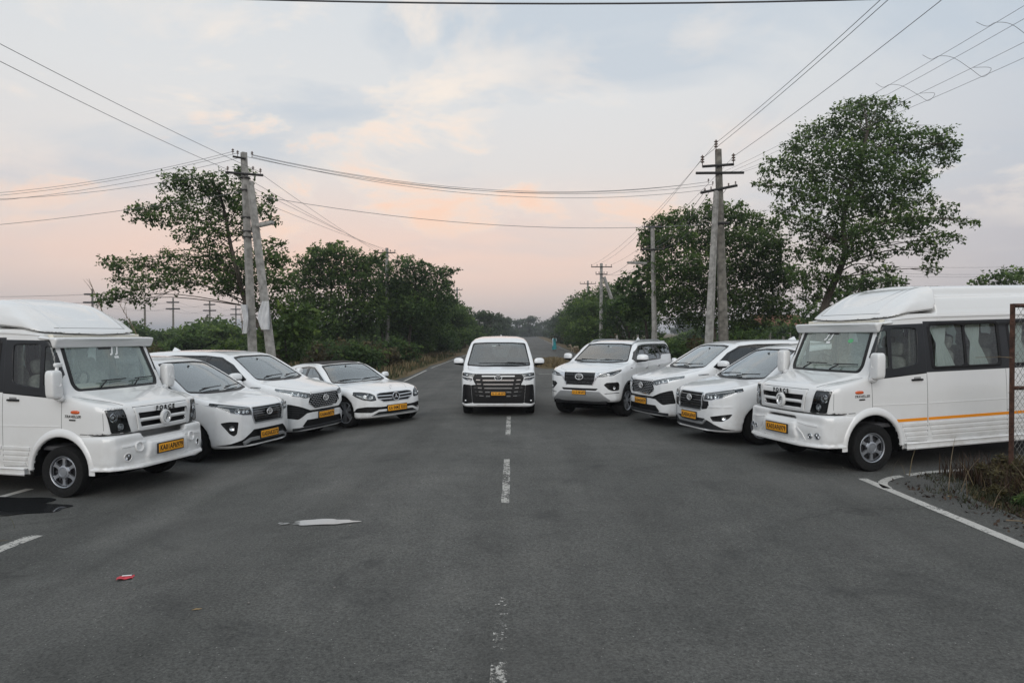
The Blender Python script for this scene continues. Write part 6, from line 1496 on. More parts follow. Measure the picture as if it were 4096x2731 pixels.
FORT = dict(name='suv', wb=-2.745, r=.385, w=.265, rim=.235, ra=.44, hw=.928, x=(-3.88, .97), top=1.87, belt=1.30, bow=.07, crown=.03,
    side=[(.72, .40), (.86, .44), (.93, .52), (.955, .66), (.95, .82), (.935, .98), (.90, 1.085), (.80, 1.135), (.50, 1.195), (.10, 1.255), (-.20, 1.295), (-.36, 1.345), (-.65, 1.52), (-1.02, 1.725), (-1.25, 1.785), (-1.7, 1.825), (-2.4, 1.835), (-3.1, 1.815), (-3.55, 1.79), (-3.60, 1.70), (-3.72, 1.38), (-3.83, 1.15), (-3.86, .80), (-3.80, .48), (-3.3, .40), (-1.5, .36)],
    plan=[(.98, 0), (.965, .35), (.92, .55), (.83, .72), (.70, .83), (.48, .905), (.2, .925), (-3.1, .925), (-3.5, .89), (-3.78, .78), (-3.87, .5), (-3.88, 0)],
    front=[(0, .33), (.80, .33), (.88, .40), (.915, .55), (.928, .80), (.925, 1.02), (.91, 1.18), (.875, 1.29), (.82, 1.45), (.735, 1.68), (.67, 1.77), (.54, 1.83), (.3, 1.855), (0, 1.86)],
    ws=[(-.71, 1.335), (-.4, 1.305), (.4, 1.305), (.71, 1.335), (.575, 1.70), (.3, 1.725), (-.3, 1.725), (-.575, 1.70)],
    dlo=[(-.46, 1.355), (-.55, 1.305), (-1.5, 1.295), (-2.55, 1.31), (-2.68, 1.40), (-2.80, 1.43), (-3.66, 1.425), (-3.60, 1.60), (-3.45, 1.715), (-2.5, 1.735), (-1.5, 1.725), (-1.10, 1.69), (-.75, 1.54)],
    panes=[[(-.66, 1.345), (-1.40, 1.335), (-1.40, 1.69), (-1.12, 1.66), (-.82, 1.53)], [(-1.52, 1.335), (-2.24, 1.335), (-2.24, 1.70), (-1.52, 1.695)], [(-2.28, 1.335), (-2.52, 1.345), (-2.60, 1.42), (-2.28, 1.68)], [(-2.74, 1.46), (-3.60, 1.455), (-3.53, 1.60), (-3.42, 1.68), (-2.50, 1.70)]],
    doors=[[(-.48, 1.30), (-.52, .85), (-.50, .48), (-1.44, .47), (-1.46, 1.295)], [(-1.46, 1.295), (-1.44, .47), (-2.18, .48), (-2.40, .85), (-2.52, 1.30)]], handles=[(-1.28, 1.13), (-2.28, 1.15)], handle='chrome',
    mirror=(-.62, .90, 1.395), mk=1.1, wipz=1.32, wipers=((-.6, -.05, .0), (.05, .62, .0)), tag=(.04, 1.665), dash=(-.62, 1.22), rows=(-1.4, -2.25, -2.95), seatz=.88, rearw=[(-.6, 1.4), (.6, 1.4), (.56, 1.70), (-.56, 1.70)],
    style=('spoke', 6, .04, .05, .12), fin=(-3.15, 1.81), bonnet=[[(.86, .36), (.62, .62), (.28, .76), (-.22, .80)]], cladding=('grey_plastic', -10, 176), sill=.42, trim=None, steer=-5)
FORT.pop('trim')
def fort_face(no):
    def face(sh, root):
        op = rnd([(-.33, .79), (.33, .79), (.385, .90), (.40, 1.085), (-.40, 1.085), (-.385, .90)], .015)
        go = sh.carve(op, 'front', FX).build('grille', 'black', root, -.045, .045)
        for k in range(6): strip(sh, go, 'slat', 'grey_plastic', [(-.375, .82 + .048 * k), (.375, .82 + .048 * k)], 'front', .022, -.01, .03)
        for k in range(3):
            for j in range(-3, 4):
                if k == 1 and j == 0: continue
                y = j * .11 + .0; z = .845 + .096 * k
                strip(sh, go, 'grille_chip', 'dark_chrome', [(y - .04, z - .012), (y - .02, z + .010), (y + .02, z + .010), (y + .04, z - .012)], 'front', .010, -.008, .01, step=.03)
        p, n = sh.hit(0, .98, 'front'); emblem_rings(root, p.x + .012, 0, .985, .070)
        for s in (1, -1):
            q = [(s * a, b) for a, b in [(.41, 1.075), (.56, 1.06), (.44, .96), (.35, .80), (.40, .90)]]
            sh.carve(q if s > 0 else q[::-1], 'front', FX).build('grille_wedge', 'chrome', root, .006, -.015)
            strip(sh, root, 'grille_trim', 'chrome', [(s * .405, 1.09), (s * .395, .90), (s * .335, .785)], 'front', .026, .014, .02)
            strip(sh, root, 'headlight_trim', 'chrome', [(s * .40, 1.07), (s * .60, 1.10), (s * .90, 1.165)], 'front', .02, .008, .012)
            q = [(s * a, b) for a, b in [(.47, .985), (.57, 1.062), (.66, 1.09), (.80, 1.125), (.895, 1.155), (.87, 1.09), (.80, 1.025), (.60, .99)]]
            lamp(sh, root, rnd(q if s > 0 else q[::-1], .01), 'front', FX, [(s * .70, 1.045, .030)], [([(s * .50, 1.01), (s * .62, 1.035), (s * .68, 1.015), (s * .78, 1.04), (s * .86, 1.12)], .012)], s=s)
            q = [(s * a, b) for a, b in [(.60, .80), (.66, .855), (.86, .865), (.875, .80), (.87, .67), (.78, .66), (.70, .70)]]
            fg = sh.carve(rnd(q if s > 0 else q[::-1], .02), 'front', FX).build('fog_pocket', 'black', root, -.04, .04)
            p, n = sh.hit(s * .81, .735, 'front'); MB().lathe([(.035, 0), (.025, -.012), (.001, -.014)], 14, axis_m(p - n * .012, n)).build('fog_lamp', 'reflector', fg)
            strip(sh, root, 'daylight_lamp', 'dark_chrome', [(s * .62, .60), (s * .87, .615)], 'front', .016, .006, .012)
        sh.carve(rnd([(-.42, .665), (.42, .665), (.47, .715), (-.47, .715)], .01), 'front', FX).build('bumper_insert', 'black', root, -.025, .025)
        lo = rnd([(-.74, .44), (-.50, .645), (.50, .645), (.74, .44), (.60, .395), (-.60, .395)], .02)
        sh.carve(lo, 'front', FX).build('skid_plate', 'skid', root, .012, -.03)
        MB().box(.30, .86, -.66, .66, .34, .43, .03).build('bash_plate', 'black', root)
        p, n = sh.hit(0, .61, 'front'); plate(root, p.x + .032, .0, .615, no, .34, .085, border=.006)
        for s in (1, -1):
            q = []
            for x in np.linspace(-1.15, -3.35, 12):
                h_, _ = sh.hit(x, s * .60, 'top'); q.append((x, s * .60, h_.z + (.012 if 0 < (x + 3.35) < 2.2 else 0) + .022))
            q[0] = (-1.02, s * .60, q[0][2] - .06); q[-1] = (-3.42, s * .60, q[-1][2] - .04)
            MB().tube(q, .018, 8).build('roof_rail', 'satin', root)
        MB().box(-3.72, -3.40, -.62, .62, 1.755, 1.79, .015).build('spoiler', 'paint', root)
    return face
# ------------------------------------------------------------------ poles and wires
def shaft(par, name, a, b, w0, w1, mat, n=4):
    a, b = Vector(a), Vector(b); pts = [a + (b - a) * t for t in (0, .33, .66, 1)]
    return MB().tube(pts, [(w0 + (w1 - w0) * t) * .7071 for t in (0, .33, .66, 1)], n).build(name, mat, par)
def insulator(par, p, k=1.0, discs=3):
    prof = [(.012, -.10), (.012, 0)]
    for i in range(discs): z = .02 + i * .07; prof += [(.02, z), (.055, z + .01), (.05, z + .03), (.02, z + .045)]
    prof += [(.015, .02 + discs * .07), (.001, .03 + discs * .07)]
    return MB().lathe([(r * k, h * k) for r, h in prof], 12, Matrix.Translation(p)).build('insulator', 'porcelain', par)
def arm(par, a, b, t=.06):
    a, b = Vector(a), Vector(b); return MB().tube([a, b], t * .7071, 4).build('crossarm', 'steel_dark', par)
def street_lamp_head(par, p0, p1, p2):
    MB().tube([p0, ((Vector(p0) + Vector(p1)) / 2 + Vector((0, 0, .1))), p1], .025, 6).build('lamp_arm', 'steel_dark', par)
    d = (Vector(p2) - Vector(p1)).normalized(); L_ = (Vector(p2) - Vector(p1)).length; M = axis_m(p1, d, (0, 0, 1))
    h = MB().box(-.05, .05, -.09, .09, 0, L_, .03, M).build('lamp_head', 'concrete', par); MB().box(-.062, -.048, -.07, .07, .06, L_ - .06, .005, M).build('lamp_glass', 'lamp_glass', h)
wires = []
def wire(a, b, sag, r=.011, mat='wire', label='', group='', n=18, name='overhead_wire'):
    a, b = Vector(a), Vector(b); pts = []
    for i in range(n + 1):
        t = i / n; p = a + (b - a) * t; p.z -= sag * 4 * t * (1 - t); pts.append(p)
    o = MB().tube(pts, r, 5).build(name, mat, None, smooth=True); tag(o, label, 'wire', group or None); return o
def to_ground(x0, y0, x1, y1, Y):
    """where the line through two photograph points at distance Y meets the ground"""
    zb = px(x1, y1, Y)[2]; zt = px(x0, y0, Y)[2]; xb, xt = px(x1, y1, Y)[0], px(x0, y0, Y)[0]
    for _ in range(4):
        t = (zt - gy(xb, Y) + .1) / (zt - zb); x = xt + (xb - xt) * t; z = zt + (zb - zt) * t
    return (x, Y, z)
# leaning pair on the left
Y1 = 22.8; tp1 = px(562, 352, Y1); bs1 = to_ground(562, 352, 580, 808, Y1)
P1 = empty('utility_pole', bs1, 0, label='grey concrete pole with two short crossarms and a street lamp on its strut side', cat='utility pole'); o1 = Vector(bs1)
loc = lambda p, o: tuple(Vector(p) - o)
shaft(P1, 'post', (0, 0, 0), loc(tp1, o1), .24, .16, 'concrete')
arm(P1, loc(px(520, 397, Y1 - .14), o1), loc(px(606, 404, Y1 - .14), o1)); arm(P1, loc(px(537, 361, Y1 - .12), o1), loc(px(566, 366, Y1 - .12), o1), .05)
for q, z in ((537, 352), (548, 356), (581, 358), (583, 392), (600, 397), (525, 392)): insulator(P1, loc(px(q, z, Y1 - .14), o1), .8, 2)
for q in (410, 438, 500, 532, 545): 
    c = px(562 + (q - 352) * .0395, q, Y1); MB().box(-.14, .14, -.14, .14, -.02, .02, .01, Matrix.Translation(loc(c, o1))).build('clamp_band', 'steel_dark', P1)
street_lamp_head(P1, loc(px(579, 530, Y1 - .1), o1), loc(px(592, 519, Y1 - .3), o1), loc(px(628, 511, Y1 - .5), o1))
b2 = to_ground(577, 425, 622, 812, Y1 - .3); S1 = empty('pole_strut', b2, 0, label='leaning concrete strut propping the left pole, white sheet tied to it', cat='pole'); shaft(S1, 'post', (0, 0, 0), loc(px(576, 418, Y1 - .15), Vector(b2)), .24, .17, 'concrete')
def plastic(nm, x0, x1, y0, y1, Y, lab, seed):
    r = random.Random(seed); n, m = 8, 12; v = []; f = []
    c = Vector(px((x0 + x1) / 2, (y0 + y1) / 2, Y))
    for th in (0, .03):
        for i in range(m + 1):
            t = i / m; w = (.75 + .35 * math.sin(t * 3.1)) if nm == 'tied_sheet' else 1 - .12 * t
            for k in range(n + 1):
                a = k / n * 2 - 1; p = Vector(px((x0 + x1) / 2 + a * w * (x1 - x0) / 2 + 2.0 * math.sin(t * 5 + seed), y0 + (y1 - y0) * t, Y)); p.y += .05 * math.sin(k * 1.9 + t * 4 + seed) - th - .1; v.append(p - c)
    q = (n + 1) * (m + 1)
    for i in range(m):
        for k in range(n):
            b = i * (n + 1) + k; f.append((b, b + 1, b + n + 2, b + n + 1)); f.append((q + b + n + 1, q + b + n + 2, q + b + 1, q + b))
    for i in range(m): b = i * (n + 1); f.append((b, b + n + 1, q + b + n + 1, q + b)); b += n; f.append((b + n + 1, b, q + b, q + b + n + 1))
    o = link(mesh_of(nm, v, f, 'sheet_white'), nm, loc=c); return tag(o, lab, 'plastic sheet')
plastic('tied_sheet', 600, 622, 692, 757, Y1 - .35, 'white plastic sheet wrapped round the leaning strut', 2); plastic('hanging_banner', 560, 572, 700, 766, Y1 - .2, 'narrow white banner hanging on the left pole beside the strut', 5)
# three-armed pole on the right
Y2 = 26.7; tp2 = px(1648, 345, Y2); bs2 = to_ground(1648, 345, 1662, 785, Y2); o2 = Vector(bs2)
P2 = empty('utility_pole', bs2, 0, label='tall weathered pole with three crossarms and pin insulators', cat='utility pole'); shaft(P2, 'post', (0, 0, 0), loc(tp2, o2), .30, .18, 'old_pole', 6)
A2 = [((1612, 384), (1684, 379)), ((1597, 399), (1707, 398)), ((1608, 444), (1692, 427)), ((1633, 513), (1672, 513))]
for a, b in A2: arm(P2, loc(px(*a, Y2 - .16), o2), loc(px(*b, Y2 - .16), o2), .075)
for q, z in ((1643, 342), (1612, 377), (1683, 373)): insulator(P2, loc(px(q, z, Y2 - .1), o2), 1.4, 3)
for q, z in ((1626, 418), (1636, 424), (1618, 440), (1632, 436), (1672, 428), (1688, 424)): insulator(P2, loc(px(q, z, Y2 - .16), o2), .7, 2)
b3 = to_ground(1643, 440, 1628, 790, Y2 - .5); S2 = empty('pole_strut', b3, 0, label='pale straight strut propping the three-armed pole', cat='pole'); shaft(S2, 'post', (0, 0, 0), loc(px(1644, 440, Y2 - .15), Vector(b3)), .26, .15, 'concrete')
# the lamp pole and the poles beyond, right side
def far_pole(x, y, xb, Y, lab, arms, mat='concrete', w=.2, grp=None, ins=True, at=.06):
    t = px(x, y, Y); X = px(xb, 800, Y)[0]; b = Vector((X, Y, gy(X, Y) - .1)); P = empty('utility_pole', b, 0, label=lab, cat='utility pole', group=grp); shaft(P, 'post', (0, 0, 0), tuple(Vector(t) - b), w, w * .7, mat)
    for dz, hw in arms:
        c = Vector(t) - b + Vector((0, -.12, -dz)); arm(P, c + Vector((-hw, 0, 0)), c + Vector((hw, 0, 0)), at)
        if ins:
            for s in (-1, -.45, .45, 1): insulator(P, tuple(c + Vector((s * hw * .95, 0, .08))), .9, 2)
    return P, Vector(t), b
P3, t3, b_3 = far_pole(1498, 520, 1505, 34.8, 'concrete lamp pole half hidden by the round full tree', [(.05, .45), (1.2, .6)])
street_lamp_head(P3, loc(px(1492, 602, 34.7), b_3), loc(px(1484, 605, 34.4), b_3), loc(px(1441, 603, 34.1), b_3))
P4, t4, b_4 = far_pole(1381, 605, 1380, 59, 'slim pole with a sloping strut in front of the right-hand tree row', [(.32, .9), (.95, .5)], w=.24)
bb = to_ground(1388, 640, 1436, 775, 58.8); S4 = empty('pole_strut', bb, 0, label='sloping strut leaning on the slim pole before the right-hand tree row', cat='pole'); shaft(S4, 'post', (0, 0, 0), loc(px(1387, 636, 58.9), Vector(bb)), .26, .2, 'concrete')
far_pole(1350, 645, 1350, 80, 'distant pole showing above the right-hand tree row', [(.35, .95)], w=.22)
P6, t6, b_6 = far_pole(889, 570, 891, 48.5, 'pole with one four-insulator crossarm above the left tree row', [(.35, .62)], w=.22)
P7, t7, b_7 = far_pole(1050, 660, 1050, 90, 'distant pole showing above the left tree row', [(.35, .7)], w=.22)
HL = 'thin far-off power pole on the plain beyond the left thicket'
hts = []
for x, y, Y in ((213, 663, 109), (398, 684, 137), (482, 690, 149), (542, 702, 171), (333, 700, 120)): 
    P, t, b = far_pole(x, y, x, Y, HL, [(.9, 1.25), (2.2, 1.4)] if x != 333 else [], 'old_pole', .34, 'power poles beyond the left field', False, .2); hts.append(t)
bb = to_ground(477, 725, 440, 800, 140); S5 = empty('pole_strut', bb, 0, label='slanting strut of a far power pole beyond the left thicket', cat='pole'); shaft(S5, 'post', (0, 0, 0), loc(px(478, 722, 140), Vector(bb)), .35, .3, 'old_pole')
far_pole(2079, 645, 2079, 92, 'far pole showing above the striped minibus roof', [(.4, .5), (1.0, .5)], 'old_pole', .3, None, False, .15); far_pole(1874, 672, 1874, 60, 'plain far pole beside the trunk of the tallest tree', [], 'concrete', .22)
# wires
g1 = 'wires across the junction'; l1 = 'sagging wire spanning the junction between the two near poles'
for a, b in (((581, 357), (1626, 419)), ((583, 359), (1636, 425)), ((579, 362), (1620, 437)), ((560, 360), (1610, 421))): wire(px(*a, Y1), px(*b, Y2), .75, .008, 'wire', l1, g1)
wire(px(575, 447, Y1), px(1640, 514, Y2), .55, .009, 'wire', 'lower single wire spanning the junction between the two near poles')
l2 = 'wire running left from the lamp-bearing pole along the side road'; g2 = 'wires leaving the left pole to the left'
for a, e in (((537, 350), 404), ((548, 353), 410), ((525, 391), 418), ((560, 362), 421)):
    p = Vector(px(*a, Y1)); q = Vector(px(0, e, Y1 + .5)); wire(p + (q - p) * 2.4 + Vector((0, 0, .9)), p, 1.0, .007, 'wire', l2, g2)
p = Vector(px(558, 441, Y1)); q = Vector(px(0, 484, Y1 + .5)); wire(p + (q - p) * 2.4, p, .5, .008, 'wire', 'lone lower wire running left from the lamp-bearing pole')
l3 = 'wire coming over the camera to the lamp-bearing pole'; g3 = 'wires along the left verge towards the viewer'
for a, e in (((525, 391), (0, 112)), ((600, 397), (0, 72))):
    p = Vector(px(*a, Y1)); q = Vector(px(*e, 13.3)); wire(p + (q - p) * 2.0, p, .25, .007, 'wire', l3, g3)
l4 = 'wire from the lamp-bearing pole to the four-insulator pole'; g4 = 'wires along the left tree row'
for i, a in enumerate(((606, 404), (583, 419), (577, 430), (572, 452))): wire(px(*a, Y1), t6 + Vector((-.6 + .4 * i, -.1, -.3)), .1, .007, 'wire', l4, g4)
for i in range(4): wire(t6 + Vector((-.6 + .4 * i, -.1, -.3)), t7 + Vector((-.6 + .4 * i, 0, -.3)), .9, .009, 'wire', 'wire from the four-insulator pole on to the next distant pole', 'far wires along the left tree row')
l5 = 'wire from the three-armed pole passing high over the right side'; g5 = 'wires along the right verge towards the viewer'
for a, e, Ye in (((1643, 330), (2005, 0), 14.7), ((1612, 365), (2022, 0), 14.6), ((1683, 361), (2143, 0), 14.7)):
    p = Vector(px(*a, Y2)); q = Vector(px(*e, Ye)); wire(p + (q - p) * 2.0 + Vector((0, 0, .3)), p, .3, .008, 'wire_dark', l5, g5)
l6 = 'thin slack wire with spacers on the lower arm of the three-armed pole'; g6 = 'spacer wires on the right'
ends = []
for a, e, Ye in (((1660, 396), (2318, 0), 12.6), ((1675, 397), (2360, 5), 12.6), ((1690, 398), (2400, 40), 12.8), ((1700, 398), (2440, 60), 12.8)):
    p = Vector(px(*a, Y2)); q = Vector(px(*e, Ye)); wire(p + (q - p) * 1.8 + Vector((0, 0, .3)), p, .45, .0045, 'wire', l6, g6); ends.append((p, q))
for k, t in enumerate((.42, .60, .74, .86, .97, 1.07)):
    pts = []
    for i, (p, q) in enumerate(ends):
        r = p + ((p + (q - p) * 1.8 + Vector((0, 0, .3))) - p) * (t / 1.8); r.z -= .45 * 4 * (t / 1.8) * (1 - t / 1.8); pts.append(r)
    d = (ends[0][1] - ends[0][0]).normalized()
    P = [pts[0] + Vector((-.16, 0, .14)) - d * .25, pts[0] - d * .05 + Vector((-.1, 0, -.03)), pts[0] + d * .05, pts[1] + Vector((0, 0, .02)), pts[2] + d * .05, pts[3] - d * .1 + Vector((.08, 0, .02)), pts[3] + d * .2 + Vector((.02, 0, .1)), pts[2] + d * .12]
    tag(MB().tube(catmull([tuple(v) for v in P], 5), .0045, 5).build('wire_spacer', 'wire', None, smooth=True), 'looped spacer clipped across the slack wires on the right', 'wire spacer', 'spacers on the right wires')
for i, a in enumerate(((1643, 330), (1612, 365), (1683, 361))): wire(px(*a, Y2), t4 + Vector((-.8 + .8 * i, -.1, -.15 if i != 1 else .05)), .6, .007, 'wire_dark', 'wire from the three-armed pole down to the slim strutted pole', 'wires along the right tree row')
for i, a in enumerate(((1618, 440), (1632, 436), (1672, 428))): wire(px(*a, Y2), t3 + Vector((-.5 + .5 * i, -.1, -1.15)), .4, .010, 'wire', 'lower wire from the three-armed pole to the half-hidden lamp pole', 'lower wires on the right')
for i in range(2): wire(t3 + Vector((-.4 + .8 * i, 0, -1.1)), t4 + Vector((-.4 + .8 * i, 0, -.9)), .6, .010, 'wire', 'lower wire from the half-hidden lamp pole to the slim strutted pole', 'lower wires far right')
wire(px(-3330, -413, 8.3), px(5900, -413, 8.3), 2.26, .011, 'wire_dark', 'thick dark cable crossing close overhead at the top of the view', n=60, name='overhead_cable')
gf = 'far power lines on the left'; 
ht = sorted(hts, key=lambda v: v.x)
for dz in (.9, 2.2):
    for s in (-1.2, 1.2):
        for a, b in ((hts[0], hts[1]), (hts[1], hts[2]), (hts[2], hts[3])): wire(a + Vector((s, 0, -dz)), b + Vector((s, 0, -dz)), .8, .016, 'wire', 'hair-thin power line slung between far poles beyond the left field', gf, 8)
        a = hts[0] + Vector((s, 0, -dz)); wire(a + Vector((-40, -12, .3)), a, .8, .016, 'wire', 'hair-thin power line slung between far poles beyond the left field', gf, 8)
for q in (606, 622, 628): wire(px(2050, q + 6, 92), px(2600, q - 8, 96), .5, .016, 'wire', 'hair-thin far line above the striped minibus', 'far lines on the right', 8)

# ------------------------------------------------------------------ rusty gate leaf on the right
GX, GY = 6.78, 9.25; gzv = gy(GX, GY); G = empty('mesh_gate', (GX, GY, gzv), R(-4), label='rusty steel gate leaf with chain-link mesh on the weedy corner', cat='gate')
H_ = 2.43 - gzv
MB().tube([(0, 0, -.1), (0, 0, H_)], .036, 4).build('gate_post', 'rust', G); MB().tube([(1.5, 0, -.1), (1.5, 0, H_)], .036, 4).build('gate_post', 'rust', G)
for z in (H_ - .025, H_ - 1.14, .12): MB().tube([(0, -.002, z), (1.5, -.002, z)], .028, 4).build('gate_rail', 'rust', G)
m = MB(); d = .062
for k in range(-26, 27):
    for s in (1, -1):
        x0 = k * d; pts = []
        for i in range(41):
            z = .12 + (H_ - .15) * i / 40; x = x0 + s * (z - .12) * .62
            if .02 < x < 1.48: pts.append((x + random.Random(k * 50 + i).uniform(-.004, .004), .012 * s * (1 if i % 2 else -1) * .4 - .02, z))
        if len(pts) > 1: m.tube(pts, .0028, 4, False)
o = m.build('chain_link', 'galvanised', G); o['kind'] = 'stuff'
m = MB(); r = random.Random(4)
for k in range(14): m.tube([(0 + .04 * math.cos(k * 1.3), .04 * math.sin(k * 1.3), .2 + k * .14), (.05 * math.cos(k * 1.3 + 2), .05 * math.sin(k * 1.3 + 2), .25 + k * .14), (.03 + r.uniform(0, .06), .0, .3 + k * .14)], .003, 4)
o = m.build('binding_wire', 'rust', G); o['kind'] = 'stuff'
tag(MB().tube(catmull([(6.55, 9.2, 1.72), (6.72, 9.22, 1.70), (6.8, 9.24, 1.71), (6.25, 9.2, 1.705)], 4), .004, 4).build('loose_wire', 'twig'), 'loose wire end sticking out from the gate post', 'wire')
# dead branch and stalks on the corner
def branch(name, pts, r, lab, grp=None, mat='twig'):
    P = catmull([(x, y, gy(x, y) + z) for x, y, z in pts], 5); o = MB().tube(P, [r * (1 - .75 * i / (len(P) - 1)) for i in range(len(P))], 6).build(name, mat); return tag(o, lab, 'branch', grp)
branch('dead_branch', [(7.6, 8.5, .35), (6.9, 8.2, .22), (6.3, 7.9, .13), (5.9, 7.6, .05)], .02, 'grey dead branch arching over the weeds on the corner')
r = random.Random(21)
for k in range(16):
    x, y = r.uniform(5.3, 7.2), r.uniform(6.6, 9.2); a = r.uniform(0, 6.28); L_ = r.uniform(.25, .7); dx, dy = math.cos(a) * L_ * .5, math.sin(a) * L_ * .5
    branch('dry_stalk', [(x, y, 0), (x + dx * .4, y + dy * .4, L_ * .6), (x + dx, y + dy, L_)], .006, 'thin dry stalk rising from the corner weeds', 'dry stalks on the corner')
for x, y, a, L_ in ((5.2, 6.9, .3, .5), (5.3, 7.3, -.4, .6), (5.05, 6.6, .2, .4), (-5.75, 7.1, .5, .4), (-5.5, 6.55, -.3, .35), (-5.35, 6.35, 2.2, .25)): branch('fallen_twig', [(x, y, .03), (x + math.cos(a) * L_ * .5, y + math.sin(a) * L_ * .5, .04), (x + math.cos(a) * L_, y + math.sin(a) * L_, .025)], .008, 'fallen twig lying on the painted edge line', 'fallen twigs')
# bare dead shrubs standing in the left thicket
for x, y, Y, h in ((205, 640, 42, 60), (555, 720, 60, 40), (640, 735, 58, 36), (735, 720, 62, 60), (270, 690, 50, 40)):
    b = px(x + 70 if x < 300 else x, 800, Y); tpp = Vector(px(x, y, Y)); root = empty('dead_sapling', (b[0], Y, 0), 0, label='bare leafless sapling standing in the left thicket', cat='sapling', group='bare saplings in the left thicket'); o = Vector(root.location)
    m = MB(); t = tpp - o; m.tube([(0, 0, 0), t * .5 + Vector((.1, 0, .1)), t], [.05, .035, .012], 5)
    for k in range(5):
        s_ = t * (.5 + .1 * k); e = s_ + Vector((r.uniform(-.9, .5), r.uniform(-.4, .4), r.uniform(.3, 1.1))); m.tube([s_, (s_ + e) / 2 + Vector((0, 0, .08)), e], [.02, .014, .006], 4)
    m.build('stems', 'twig', root)
# fence posts across the right field
for i, xx in enumerate((3064.6, 3078, 3134, 3162, 3199, 3216, 2990, 2553, 2584, 2609, 2470)):
    Yp = 40 if xx > 2900 else 46; X = (xx - 2048) / 2731 * Yp; hp = 1.95 + .1 * math.sin(i * 2.3); m = MB().tube([(0, 0, -.2), (.02 * math.sin(i), 0, hp * .5), (.04 * math.sin(i * 1.7), 0, hp)], [.085, .08, .07], 5)
    o = m.build('fence_post', 'stone', None, loc=(X, Yp, gy(X, Yp))); tag(o, 'rough granite fence post in the line across the right field', 'fence post', 'granite fence posts')
# small house behind the trees on the right; far tower blocks on the left skyline
def house():
    c = px(1800, 760, 95); root = empty('house', (c[0], 95, 0), R(8), label='small blue-walled house with a tiled roof glimpsed between the right-hand trees', cat='house')
    MB().box(-3.2, 3.2, 0, 5, -.1, 3.0, .02).build('wall', 'wall_blue', root)
    v = [(-3.7, -.5, 2.95), (3.7, -.5, 2.95), (3.7, 5.5, 2.95), (-3.7, 5.5, 2.95), (-3.7, 2.5, 4.6), (3.7, 2.5, 4.6)]; link(mesh_of('roof', v, [(0, 1, 5, 4), (2, 3, 4, 5), (0, 4, 3), (1, 2, 5), (0, 3, 2, 1)], 'roof_tile', False), 'roof', root)
    for x in (-1.8, 1.6):
        w = MB().box(x - .5, x + .5, -.04, .02, 1.1, 2.2, .01).build('window', 'wall_cream', root); MB().box(x - .42, x + .42, -.06, -.042, 1.18, 2.12).build('pane', 'dash_dark', w)
    MB().box(-.4, .45, -.05, .02, 0, 2.1, .01).build('door', 'rust', root)
    m = MB().box(3.6, 6.2, .5, 4.5, -.1, 2.6, .02); m.build('annexe', 'wall_cream', root); MB().box(3.5, 6.4, .3, 4.7, 2.6, 2.75, .02).build('annexe_roof', 'wall_blue', root)
house()
def block(x0, x1, ytop, Y, lab):
    a = px(x0, ytop, Y); b = px(x1, ytop, Y); root = empty('tower_block', ((a[0] + b[0]) / 2, Y, 0), 0, label=lab, cat='building'); w = (b[0] - a[0]) / 2
    MB().box(-w, w, -w, w, -1, a[2], .3).build('wall', 'far_wall', root); MB().box(-w * .4, w * .4, -w * .4, w * .4, a[2], a[2] + 3, .2).build('roof', 'far_wall', root)
    for k in range(3):
        for j in range(4):
            MB().box(-w * .8 + j * w * .45, -w * .8 + j * w * .45 + w * .25, -w - .15, -w + .05, a[2] - 5 - k * 5, a[2] - 2.5 - k * 5).build('window', 'dark_chrome', root)
block(497, 512, 735, 900, 'pale square tower block on the far left skyline'); block(536, 556, 738, 950, 'wide pale tower block on the far left skyline'); block(520, 530, 742, 980, 'slim pale tower block between the two on the far left skyline')

# ------------------------------------------------------------------ walker and dog
def capsule(G, a, b, r0, r1):
    a = np.array(a); b = np.array(b); d = b - a; L2 = (d * d).sum(); X, Y, Z = G
    t = np.clip(((X - a[0]) * d[0] + (Y - a[1]) * d[1] + (Z - a[2]) * d[2]) / L2, 0, 1)
    return np.sqrt((X - a[0] - t * d[0]) ** 2 + (Y - a[1] - t * d[1]) ** 2 + (Z - a[2] - t * d[2]) ** 2) - (r0 + (r1 - r0) * t)
def figure(x0, x1, y0, y1, z0, z1, h, caps, k=.03):
    """one continuous body grown from tapered limbs"""
    g = Grid.__new__(Grid); g.h = h; g.x = np.arange(x0, x1, h); g.y = np.arange(y0, y1, h); g.z = np.arange(z0, z1, h)
    G = (g.x[:, None, None], g.y[None, :, None], g.z[None, None, :]); f = None
    for c in caps:
        q = capsule(G, *c); f = q if f is None else smin(f, q, k)
    return g.net(f, True)
plain('skin', (.20, .11, .07), .6); plain('hair', (.010, .008, .008), .5); plain('dress_teal', (.03, .24, .26), .8, noise=(14, .7)); plain('scarf_pale', (.42, .48, .52), .85, noise=(10, .2)); plain('fur_pale', (.46, .38, .28), .9, noise=(6, .25)); plain('sandal', (.12, .02, .03), .7)
